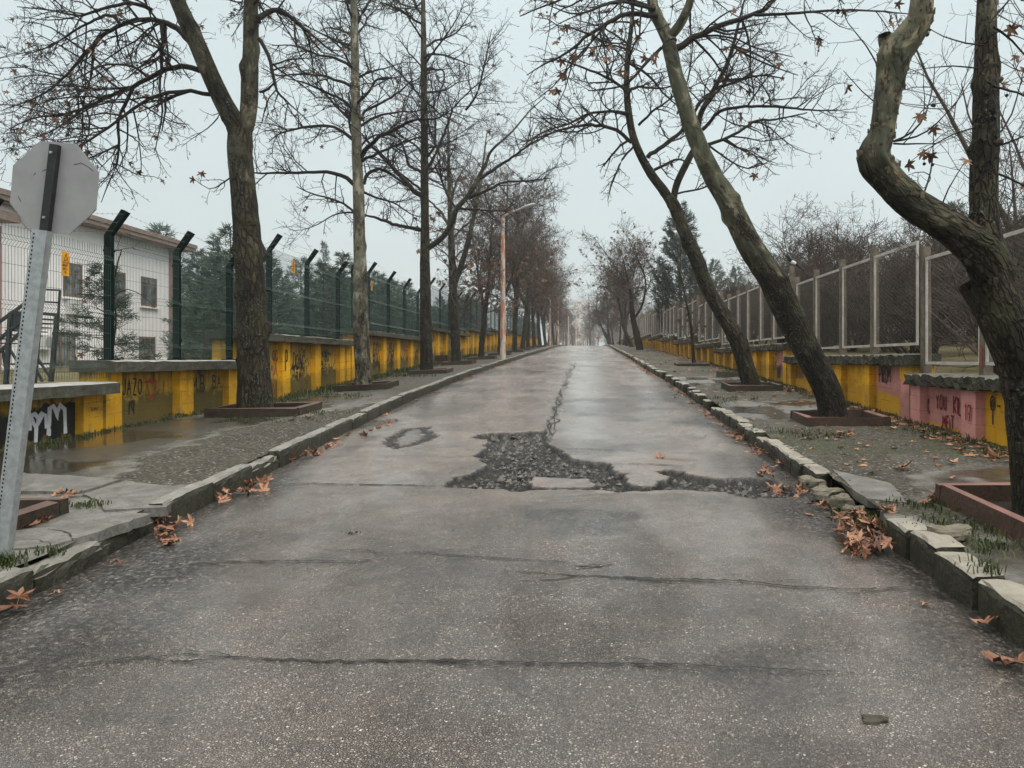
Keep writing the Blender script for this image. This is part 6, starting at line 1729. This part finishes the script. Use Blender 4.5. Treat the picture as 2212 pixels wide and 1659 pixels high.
# ---- conifers
def conifer(seed, H, rad, nb, droop, tuft, mat='needle', upt=.25):
    rnd = random.Random(seed); rt = root('conifer', (0, 0, 0), 'model', 'tree')
    mb = MB(); mb.tube([(0, 0, -.3), (0, 0, H * .5), (0, 0, H)], [.012 * H, .008 * H, .01], 7); mb.build('trunk', MT['bark_far'] if 'bark_far' in MT else MT['twig_far'], rt)
    V, n = [], 0; T = Tubes()
    for k in range(nb):
        t = (k + rnd.random()) / nb; z = H * (.06 + .93 * t); L = rad * (1.02 - t) ** .75 * rnd.uniform(.6, 1.12) + .12
        a = rnd.uniform(0, 6.28); d = (math.cos(a), math.sin(a), rnd.uniform(-.1, .25) - droop * (1 - t))
        m = max(3, int(L / .22)); p = (0, 0, z); P = [p]; d = nrm(d)
        for i in range(m):
            d = nrm((d[0] + rnd.gauss(0, .07), d[1] + rnd.gauss(0, .07), d[2] + upt * .25 + rnd.gauss(0, .05))); p = tuple(p[b] + d[b] * L / m for b in range(3)); P.append(p)
            if i >= m * .2:
                for _ in range(tuft):
                    q = side_dir(d, R(rnd.uniform(15, 60)), rnd, 0); l = rnd.uniform(.16, .34) * (1 if H > 3 else .45); w_ = .022 * (1 if H > 3 else .4)
                    o = tuple(p[b] + rnd.gauss(0, .05) for b in range(3)); s_ = side_dir(q, R(90), rnd, 0)
                    V += [tuple(o[b] - s_[b] * w_ for b in range(3)), tuple(o[b] + s_[b] * w_ for b in range(3)), tuple(o[b] + q[b] * l + s_[b] * w_ * .3 for b in range(3)), tuple(o[b] + q[b] * l - s_[b] * w_ * .3 for b in range(3))]
        T.add(P, list(np.linspace(.006 + L * .008, .004, len(P))), 3)
    V = np.array(V); F = np.arange(len(V)).reshape(-1, 4); tv, tf = T.arrays()
    link('branches', mesh_np('branches', tv, tf, [MT['twig_far']]), rt)
    link('foliage', mesh_np('foliage', V, F, [MT[mat]]), rt)
    return rt


CONS = [conifer(1, 8, 2.1, 210, .15, 9), conifer(2, 7.5, 2.6, 200, .05, 10, upt=.5), conifer(3, 9.5, 2.7, 300, .1, 11, 'needle_d', upt=.7)]
cused = set()


def putc(mi, x, y, H, rot, label, group, name='pine_tree', wide=1.0):
    o = CONS[mi] if mi not in cused else copy_tree(CONS[mi]); cused.add(mi); h0 = [8, 7.5, 9.5][mi]
    z = float(ground_z(np.array([[x]]), np.array([[y]]))[0, 0]); s = H / h0
    o.name = name; o.location = (x, y, z - .1); o.rotation_euler = (0, 0, rot); o.scale = (s * wide, s * wide, s); tag(o, label, 'pine', group)


def top(px, py, Yd): return (px - PX0) * Yd / PF, Yd, EYE - (py - PY0) * Yd / PF
rc = random.Random(3)
GC = 'dark conifers behind the green mesh'
LST = [(345, 484, 52, 'pine top rising behind the building eave'), (428, 536, 36, 'dense pine right of the white building'), (465, 545, 33, 'dark pine between the building and the forked tree'), (505, 560, 37, 'dark pine half hidden by the forked trunk'),
       (610, 588, 40, 'hazy pine behind the mesh just right of the forked trunk'), (650, 556, 48, 'rounded pine behind the second bent post'), (700, 520, 60, 'slim pale spire conifer behind the mesh'), (738, 590, 42, 'dark pine left of the pale trunk'), (772, 575, 62, 'small spire conifer behind the pale trunk'),
       (815, 615, 44, 'dark pine right of the pale trunk'), (850, 600, 56, 'dark pine between the pale and the straight trunk'), (890, 630, 48, 'low dark pine left of the straight trunk'), (950, 640, 52, 'dark pine right of the straight trunk'), (985, 640, 60, 'dark pine behind the fourth left tree')]
for i, (px, py, Yd, lab) in enumerate(LST):
    x, y, zt = top(px, py, Yd); zb = float(ground_z(np.array([[x]]), np.array([[y]]))[0, 0]); putc([1, 0, 1, 0, 1, 1, 2][i % 7] if 'spire' not in lab else 0, x, y, zt - zb, rc.uniform(0, 6), lab, GC, wide=.5 if 'spire' in lab else 1.15)
for i in range(26):
    Yd = 24 + i * 2.4; x = -rc.uniform(9.5, 13.5)
    if PX0 + PF * x / Yd < 440: x = -.46 * Yd
    putc(rc.randrange(2), x, Yd, rc.uniform(3.6, 5.6), rc.uniform(0, 6), 'low dark conifer in the thicket right behind the green mesh', 'low conifers in the thicket behind the green mesh', 'young_conifer', 1.35)
x, y, zt = top(1470, 436, 50); putc(2, x, y, zt - 2.9, 1, 'tall dark pine with upswept branch tips behind the right fence', 'pines behind the right fence', wide=1.12)
for (px, py, Yd, lab) in [(1545, 560, 52, 'rounded pine between the two leaning trunks'), (1590, 575, 60, 'hazy pine behind the dark leaning trunk'), (1510, 590, 66, 'low pine beside the tall dark pine'), (2062, 436, 36, 'pale pine seen through the fork of the near trunk'), (2205, 470, 40, 'pine at the right frame edge behind the fence'), (1660, 560, 46, 'pine right of the leaning pale trunk')]:
    x, y, zt = top(px, py, Yd); zb = float(ground_z(np.array([[x]]), np.array([[y]]))[0, 0]); putc(1, x, y, zt - zb, rc.uniform(0, 6), lab, 'pines behind the right fence')
# young cedar behind the first bent post
cz = conifer(9, 2.6, 1.0, 60, .0, 34, 'cedar', .1); x, y = -8.05, 12.9
cz.name = 'young_cedar'; z = EYE - (812 - PY0) * y / PF; cz.location = (x, y, z); cz.scale = (.72, .72, .7); tag(cz, 'young cedar with layered branches behind the first bent post', 'tree')
cz2 = copy_tree(cz); cz2.location = (-8.6, 17.4, .5); cz2.scale = (.8, .8, .9); tag(cz2, 'smaller young cedar left of the forked trunk behind the mesh', 'tree')
mb = MB(); z0 = .2
mb.hexa([(-8.6, 12.3, z0 - .6), (-7.4, 12.3, z0 - .6), (-7.4, 13.5, z0 - .6), (-8.6, 13.5, z0 - .6), (-8.3, 12.6, z - .0), (-7.7, 12.6, z), (-7.7, 13.2, z), (-8.3, 13.2, z)])
mb.build('root_mound', MT['rubble'], cz)

# ---- bare shrubs and small trees behind the right fence
def shrub(seed, H, spread, ns, C):
    rnd = random.Random(seed); rt = root('bare_shrub', (0, 0, 0), 'model', 'shrub'); T = Tubes(); tips = []
    for k in range(ns):
        a = rnd.uniform(0, 6.28); s = rnd.uniform(.2, 1) * spread
        d = nrm((math.cos(a) * s, math.sin(a) * s, 1)); L = H * rnd.uniform(.65, 1); p = (rnd.uniform(-.2, .2), rnd.uniform(-.2, .2), -.1); P = [p]; rr = [.012 * H]; n = 9
        for j in range(n):
            d = nrm((d[0] + rnd.gauss(0, .12), d[1] + rnd.gauss(0, .12), d[2] + rnd.gauss(0, .08) + .05)); p = tuple(p[b] + d[b] * L / n for b in range(3)); P.append(p); rr.append(.012 * H * (1 - .85 * (j + 1) / n))
        T.add(P, rr, 5); D = [nrm(tuple(P[min(i + 1, n)][b] - P[max(0, i - 1)][b] for b in range(3))) for i in range(n + 1)]
        children(T, P, D, rr, L, 0, C, rnd, tips, .15)
    V, F = T.arrays(); link('branches', mesh_np('branches', V, F, [MT['twig_far']], True), rt); return rt


CS = dict(CN, n=[6, 4, 3, 2], sides=[4, 3, 3, 3], dens=[6.5, 6, 5], trop=[.0, .1, .12, .05], ratio=[.42, .5, .4], lmin=[.4, .3, .15, .08], lmax=[3, 1.5, .7, .25], rmax=[.05, .014, .008, .005], rmin=.0055, flat=0)
SH = [shrub(81, 5.2, .75, 9, CS), shrub(82, 4.4, 1.0, 10, CS), shrub(83, 3.0, 1.2, 10, dict(CS, rmin=.0045))]
sused = set()


def puts(mi, x, y, H, rot, label, group='bare shrubs behind the right fence', wide=1.0):
    o = SH[mi] if mi not in sused else copy_tree(SH[mi]); sused.add(mi)
    z = float(ground_z(np.array([[x]]), np.array([[y]]))[0, 0]); s = H / [5.2, 4.4, 3.0][mi]
    o.location = (x, y, z); o.rotation_euler = (0, 0, rot); o.scale = (s * wide, s * wide, s); tag(o, label, 'shrub', group)


for (px, py, Yd, mi, lab) in [(1790, 446, 30, 0, 'round bare bush with upright twigs against the sky, right of the magpie'), (1720, 500, 33, 1, 'bare bush behind the magpie post'), (1860, 470, 26, 0, 'bare bush left of the crooked stem'), (1930, 455, 22, 1, 'bare bush behind the crooked stem'), (2010, 500, 18, 0, 'bare bush between crooked and upright stem'),
                              (2170, 420, 20, 1, 'bare bush at the right frame edge'), (1640, 560, 36, 1, 'brown bare bush right of the leaning pale trunk'), (1590, 600, 34, 0, 'brown bare bush between the leaning trunks'), (1545, 610, 40, 1, 'brown bare bush left of the dark leaning trunk'), (1450, 640, 58, 0, 'brown bare bush at the foot of the tall pine'), (1500, 630, 46, 1, 'brown bare bush over the far fence run'), (1420, 650, 70, 0, 'far brown bare bush near the ivy trunk')]:
    x, y, zt = top(px, py, Yd); zb = float(ground_z(np.array([[x]]), np.array([[y]]))[0, 0]); puts(mi, x, y, zt - zb, rc.uniform(0, 6), lab, wide=1.15)
CT = dict(CS, dens=[3.2, 3.4, 3.2], rmin=.0036, rmax=[.05, .012, .007, .0045], ratio=[.4, .45, .4])
for sd, x, y, H, lab in ((84, 9.0, 14.6, 8.6, 'tall sparse bare tree behind the fence right of the upright stem'), (85, 11.4, 21.0, 8.4, 'tall sparse bare tree behind the crooked stem against the sky')):
    o = shrub(sd, H, .45, 5, CT); o.name = 'bare_tree'; o.location = (x, y, float(ground_z(np.array([[x]]), np.array([[y]]))[0, 0])); tag(o, lab, 'tree')
for i in range(34):                            # the bare thicket further in, up to a ragged skyline
    px = rc.uniform(1500, 2250); Yd = rc.uniform(22, 50); py = np.interp(px, [1500, 1600, 1700, 1800, 2000, 2250], [640, 600, 560, 520, 500, 470]) + rc.uniform(-10, 60)
    x, y, zt = top(px, py, Yd)
    if x < 6.4: continue
    zb = float(ground_z(np.array([[x]]), np.array([[y]]))[0, 0]); puts(rc.randrange(2), x, y, zt - zb, rc.uniform(0, 6), 'bare grey brown tree in the deeper thicket beyond the right fence', 'bare trees of the deeper thicket on the right', 1.1)
for i, (x, y, H, mi) in enumerate([(7.4, 9.6, 2.6, 2), (7.0, 12.4, 3.0, 2), (8.4, 14.2, 3.2, 1), (7.8, 18.0, 2.8, 2), (8.0, 23, 3.0, 1), (7.4, 28.5, 3.0, 1), (7.6, 35, 3, 1), (9.8, 11.5, 3.4, 1), (10.8, 17.5, 3.8, 0)]):
    puts(mi, x, y, H, rc.uniform(0, 6), 'tangled bare shrub seen through the chain link on the right', 'tangled shrubs right behind the chain link', 1.2)
# dead stalk creeper on the left mesh
build_tree('creeper', (-6.75, 10.5, 1.45), 'dry creeper clinging to the mesh at the first bent post', 'plant', None, [(pxs([(236, 790, 5), (250, 700, 4), (246, 620, 3.5), (256, 560, 3)], 10.75), .1, .2, .1)],
           [pxs([(256, 560, 2.5), (262, 540, 2.5), (240, 548, 2), (228, 580, 1.5), (235, 620, 1)], 10.75, .1), pxs([(246, 640, 2.5), (275, 625, 2), (310, 640, 1.5), (330, 660, 1)], 10.75, .2), pxs([(248, 690, 2.5), (215, 668, 2), (190, 660, 1)], 10.75, -.2)], dict(CN, dens=[5, 5, 5], rmin=.0022, rmax=[.01, .004, .003, .002], lmax=[1, .35, .15, .06]), 41, MT['bark'], 10, (.05, .09), auto=[(0, .1, .95, 8, .4, .3)])

# ------------------------------------------------------------------ fallen leaves
rl = random.Random(17)


def fallen_mesh(seed):
    r = random.Random(seed); xy = LEAF.copy(); m = len(xy)
    lob = 1 + .22 * np.sin(np.arctan2(xy[:, 1], xy[:, 0]) * r.choice([2, 3, 5]) + r.uniform(0, 6)); xy = xy * lob[:, None]
    ax_ = r.uniform(0, 3.14); u_ = xy[:, 0] * math.cos(ax_) + xy[:, 1] * math.sin(ax_)
    z = .2 * np.abs(xy[:, 0]) * r.uniform(0, 1.8) + r.uniform(-.35, .4) * xy[:, 1] ** 2 + r.uniform(-.5, .6) * u_ ** 2 + np.array([r.uniform(-.13, .13) for _ in range(m)])
    V = np.stack([xy[:, 0], xy[:, 1] - .4, z - z.min() + .01], 1)
    F = [(0, i, i + 1) for i in range(1, m - 1)] + [(0, m - 1, 1)]
    n = m; V = np.concatenate([V, [[-.012, -.35, z[0] - z.min()], [.012, -.35, z[0] - z.min()], [.03, -.85, .05 + z[0] - z.min()], [.012, -.85, .05 + z[0] - z.min()]]])
    F.append((n, n + 1, n + 2, n + 3))
    return mesh_np('fallen_leaf', V, F, [MT['fallen']])


FM = [fallen_mesh(s) for s in range(16)]


def drop(x, y, z, s, label, group, tilt=.25):
    o = link('fallen_leaf', rl.choice(FM), None, (x, y, z)); o.scale = (s, s, s); o.rotation_euler = (rl.gauss(0, tilt), rl.gauss(0, tilt), rl.uniform(0, 6.28)); tag(o, label, 'leaf', group)


def heap(n, poly, off, s, label, tilt=.3, pile=.0, zf=None):
    P = gp(poly, off); xs_, ys_ = [p[0] for p in P], [p[1] for p in P]; k = 0
    while k < n:
        x, y = rl.uniform(min(xs_), max(xs_)), rl.uniform(min(ys_), max(ys_))
        if sdpoly(np.array([x]), np.array([y]), P)[0] < 0: continue
        z = (zr(y) + off if zf is None else zf(x, y)) + .004 + rl.uniform(0, pile); drop(x, y, z, s * rl.uniform(.75, 1.25), label, label.split(',')[0], tilt); k += 1


GS = .072
heap(95, [(1800, 1130), (1845, 1120), (1895, 1145), (1915, 1180), (1905, 1210), (1850, 1218), (1815, 1180)], .0, GS, 'orange brown plane leaf in the thick pile at the right kerb gap', .5, .08)
heap(16, [(1645, 1068), (1700, 1055), (1755, 1040), (1762, 1065), (1700, 1078), (1660, 1080)], .0, GS, 'brown leaf strewn below the pothole edge beside the right kerb', .4, .03)
heap(13, [(1620, 1000), (1680, 995), (1730, 1030), (1690, 1050), (1630, 1030)], .0, GS, 'brown leaf in the dark gutter before the right kerb gap', .4, .02)
heap(20, [(1590, 925), (1620, 940), (1690, 1000), (1640, 985), (1590, 950)], .0, GS, 'leaf in the gutter below the regular right kerb blocks', .4, .01)
heap(5, [(1735, 1095), (1785, 1090), (1790, 1110), (1745, 1115)], .0, GS, 'leaf lying alone left of the thick leaf pile', .3)
heap(18, [(465, 1085), (500, 1060), (560, 1035), (600, 1025), (608, 1045), (560, 1065), (490, 1098)], .0, GS * 1.1, 'russet leaf lined up along the foot of the left kerb, middle cluster', .6, .04)
heap(9, [(330, 1135), (400, 1125), (420, 1122), (410, 1140), (345, 1158)], .0, GS * 1.15, 'russet leaf in the near cluster at the broken left kerb', .6, .03)
heap(12, [(630, 985), (690, 965), (735, 955), (738, 968), (680, 985), (636, 1000)], .0, GS * 1.1, 'russet leaf at the left kerb foot, far cluster', .6, .03)
heap(8, [(760, 945), (860, 900), (880, 905), (790, 950)], .0, GS, 'leaf at the left kerb foot past the far cluster', .5, .01)
heap(8, [(345, 1165), (360, 1160), (410, 1175), (330, 1195)], .0, GS, 'wet dark leaf on the road before the broken left kerb', .2)
for (px, py, s, lab, off, t) in [(45, 1295, .088, 'large upright orange leaf leaning on the nearest left kerb', .03, .7), (20, 1318, .1, 'dark leaf under the large orange leaf at the left frame edge', 0, .2), (255, 1222, .06, 'small lone leaf near the left end of the long crack', 0, .2), (120, 1285, .05, 'tiny dark leaf on the near left road', 0, .2), (2135, 1352, .1, 'orange leaf below the nearest right kerb block', 0, .3), (2160, 1440, .13, 'dark wet leaf on the gravelly road at the right frame edge', 0, .15),
                             (2190, 1432, .1, 'second dark wet leaf at the right frame edge', 0, .15), (1998, 1308, .05, 'tiny leaf before the right kerb blocks', 0, .2), (1425, 990, .1, 'yellow leaf lying alone on the road above the big pothole', 0, .1), (2055, 1000, .1, 'pale curled leaf', .15, .1), (1958, 1012, .12, 'bright orange leaf alone on the right pavement slab', .15, .3), (2150, 988, .14, 'leaf cluster tip near the near trunk', .15, .3), (820, 922, .08, 'dead leaf on the left kerb top', .14, .2)]:
    if 'curled' in lab or 'tip' in lab: lab = {'pale curled leaf': 'pale leaf by the slab edge left of the near trunk', 'leaf cluster tip near the near trunk': 'reddish leaf beside the near trunk on the right pavement'}[lab]
    c = gpix(px, py, off); drop(c[0], c[1], c[2] + (.03 if t > .6 else .006), s, lab, None, 0.1); 
    if t > .6: COL.objects[-1].rotation_euler = (R(55), .2, .5)
heap(9, [(1985, 1070), (2030, 1060), (2040, 1078), (2000, 1085)], .16, GS, 'leaf heaped at the corner of the pink topped planter', .4, .02, zr_walk)
heap(4, [(1905, 1095), (1935, 1095), (1940, 1110), (1910, 1108)], .16, GS, 'leaf on the narrow slab above the thick pile', .3, .01, zr_walk)
heap(10, [(1785, 938), (1850, 935), (1860, 948), (1800, 952)], .14, GS, 'leaf in front of the red planter of the leaning pale trunk', .35, .01, zr_walk)
heap(5, [(120, 1060), (165, 1062), (160, 1075), (118, 1070)], .16, GS, 'leaf in the corner of the empty left planter', .4, .02, zl_walk)
heap(7, [(25, 1130), (80, 1115), (160, 1095), (165, 1105), (70, 1135)], .15, GS, 'leaf on the slabs before the empty left planter', .3, .01, zl_walk)
heap(7, [(590, 903), (650, 898), (720, 900), (640, 912)], .13, GS, 'leaf on the pavement by the forked tree planter', .3, .01, zl_walk)

# countless small leaves along the right wall, and crumbs in the gutters
pos = []
while len(pos) < 1500:
    y = rl.uniform(6, 48) if rl.random() < .75 else rl.uniform(8, 18); x = WR - .12 - abs(rl.gauss(0, .28)) if rl.random() < .7 else rl.uniform(xr(y) + .3, WR - .1)
    pos.append((x, y, zr_walk(x, y) + .015))
for _ in range(350):
    y = rl.uniform(9.5, 40); pos.append((xr(y) - abs(rl.gauss(0, .15)) - .02, y, zr(y) - .015))
for _ in range(160):
    y = rl.uniform(9.5, 40); pos.append((xl(y) + abs(rl.gauss(0, .12)) + .02, y, zr(y) - .015))
V, F = leaves(pos, (.05, .11), rl, -.05, LEAF, .5)
# lay them flat: squash the height about each leaf's place
m = len(LEAF); C0 = np.repeat(np.array(pos), m, 0); V = C0 + (V - C0) * np.array([1, 1, .32]); V[:, 2] = np.maximum(V[:, 2], C0[:, 2] - .004)
tag(link('leaf_litter', mesh_np('leaf_litter', V, F, [MT['litter']])), 'scattered brown leaf litter along the walls and gutters', 'leaf litter', kind='stuff')

# ---- weeds: blades along the wall feet, planters and kerb gaps
V, F = [], []
def tuft(x, y, z, n, h, s):
    for _ in range(n):
        a = rl.uniform(0, 6.28); bx, by = x + rl.gauss(0, s), y + rl.gauss(0, s); l = h * rl.uniform(.4, 1.1); wd = rl.uniform(.003, .006) * (1 + y * .03); dx, dy = math.cos(a), math.sin(a); le = rl.uniform(.2, .9) * l
        b = len(V); V.extend([(bx - dy * wd, by + dx * wd, z - .01), (bx + dy * wd, by - dx * wd, z - .01), (bx + dx * le * .4 + dy * wd * .8, by + dy * le * .4 - dx * wd * .8, z + l * .6), (bx + dx * le, by + dy * le, z + l * .85), (bx + dx * le * .4 - dy * wd * .8, by + dy * le * .4 + dx * wd * .8, z + l * .6)]); F.extend([(b, b + 1, b + 2, b + 4), (b + 4, b + 2, b + 3)])
for _ in range(650):
    y = rl.uniform(14.5, 44) ** 1.0; x = WL + .1 + abs(rl.gauss(0, .35)); tuft(x, y, zl_walk(x, y), 9, .13 + .05 * rl.random(), .09)
for _ in range(120):
    y = rl.uniform(7.5, 14.5); x = WL + .05 + abs(rl.gauss(0, .06)); tuft(x, y, zl_walk(x, y), 7, .06, .04)
for _ in range(330):
    y = rl.uniform(6, 30); x = WR - .1 - abs(rl.gauss(0, .16)); tuft(x, y, zr_walk(x, y), 9, .07 + .04 * rl.random(), .06)
for (px, py, off, n, s, h) in [(1860, 1115, .03, 60, .12, .07), (1880, 1130, .04, 30, .08, .07), (2010, 1090, .15, 40, .15, .05), (2080, 1135, .15, 70, .2, .05), (2150, 1180, .16, 30, .12, .06), (2125, 1225, .18, 16, .06, .07), (1760, 940, .14, 50, .22, .05), (1700, 930, .14, 40, .25, .05), (1570, 860, .13, 40, .35, .07), (1555, 870, .13, 30, .2, .05), (5, 1212, .14, 40, .06, .08), (10, 1225, .12, 40, .05, .08), (190, 1090, .15, 30, .08, .04), (60, 1125, .14, 20, .06, .04), (110, 1190, .15, 14, .06, .04), (560, 905, .14, 40, .4, .04), (680, 890, .13, 50, .3, .05), (390, 895, .14, 30, .3, .05), (1880, 910, .15, 30, .25, .06), (740, 855, .13, 40, .5, .08), (900, 812, .12, 40, .5, .08), (870, 800, .1, 60, .8, .1)]:
    for _ in range(n):
        c = gpix(px, py, off); tuft(c[0] + rl.gauss(0, s), c[1] + rl.gauss(0, s), c[2] - .005, 4, h, .03)
for (px, py) in [(760, 1153)]:
    c = gpix(px, py)
    for _ in range(9): tuft(c[0] + rl.gauss(0, .06), c[1] + rl.gauss(0, .03), c[2], 3, .022, .02)
tag(link('weeds', mesh_np('weeds', V, [list(f) for f in F], [MT['grass']])), 'low green weeds along the wall feet, planters and kerbs', 'weeds', kind='stuff')

# ------------------------------------------------------------------ haze
HAZE = 0.0011
hm = bpy.data.materials.new('haze'); hm.use_nodes = True; hn = hm.node_tree; hn.nodes.clear()
pv = hn.nodes.new('ShaderNodeVolumePrincipled'); pv.inputs['Density'].default_value = HAZE; pv.inputs['Color'].default_value = (.93, .95, .96, 1); pv.inputs['Anisotropy'].default_value = .55
ho = hn.nodes.new('ShaderNodeOutputMaterial'); hn.links.new(pv.outputs[0], ho.inputs['Volume'])
mb = MB(); mb.box(-310, 310, -40, 710, -12, 75)
hz = mb.build('haze', hm); tag(hz, 'thin grey mist filling the street', 'haze', kind='stuff')
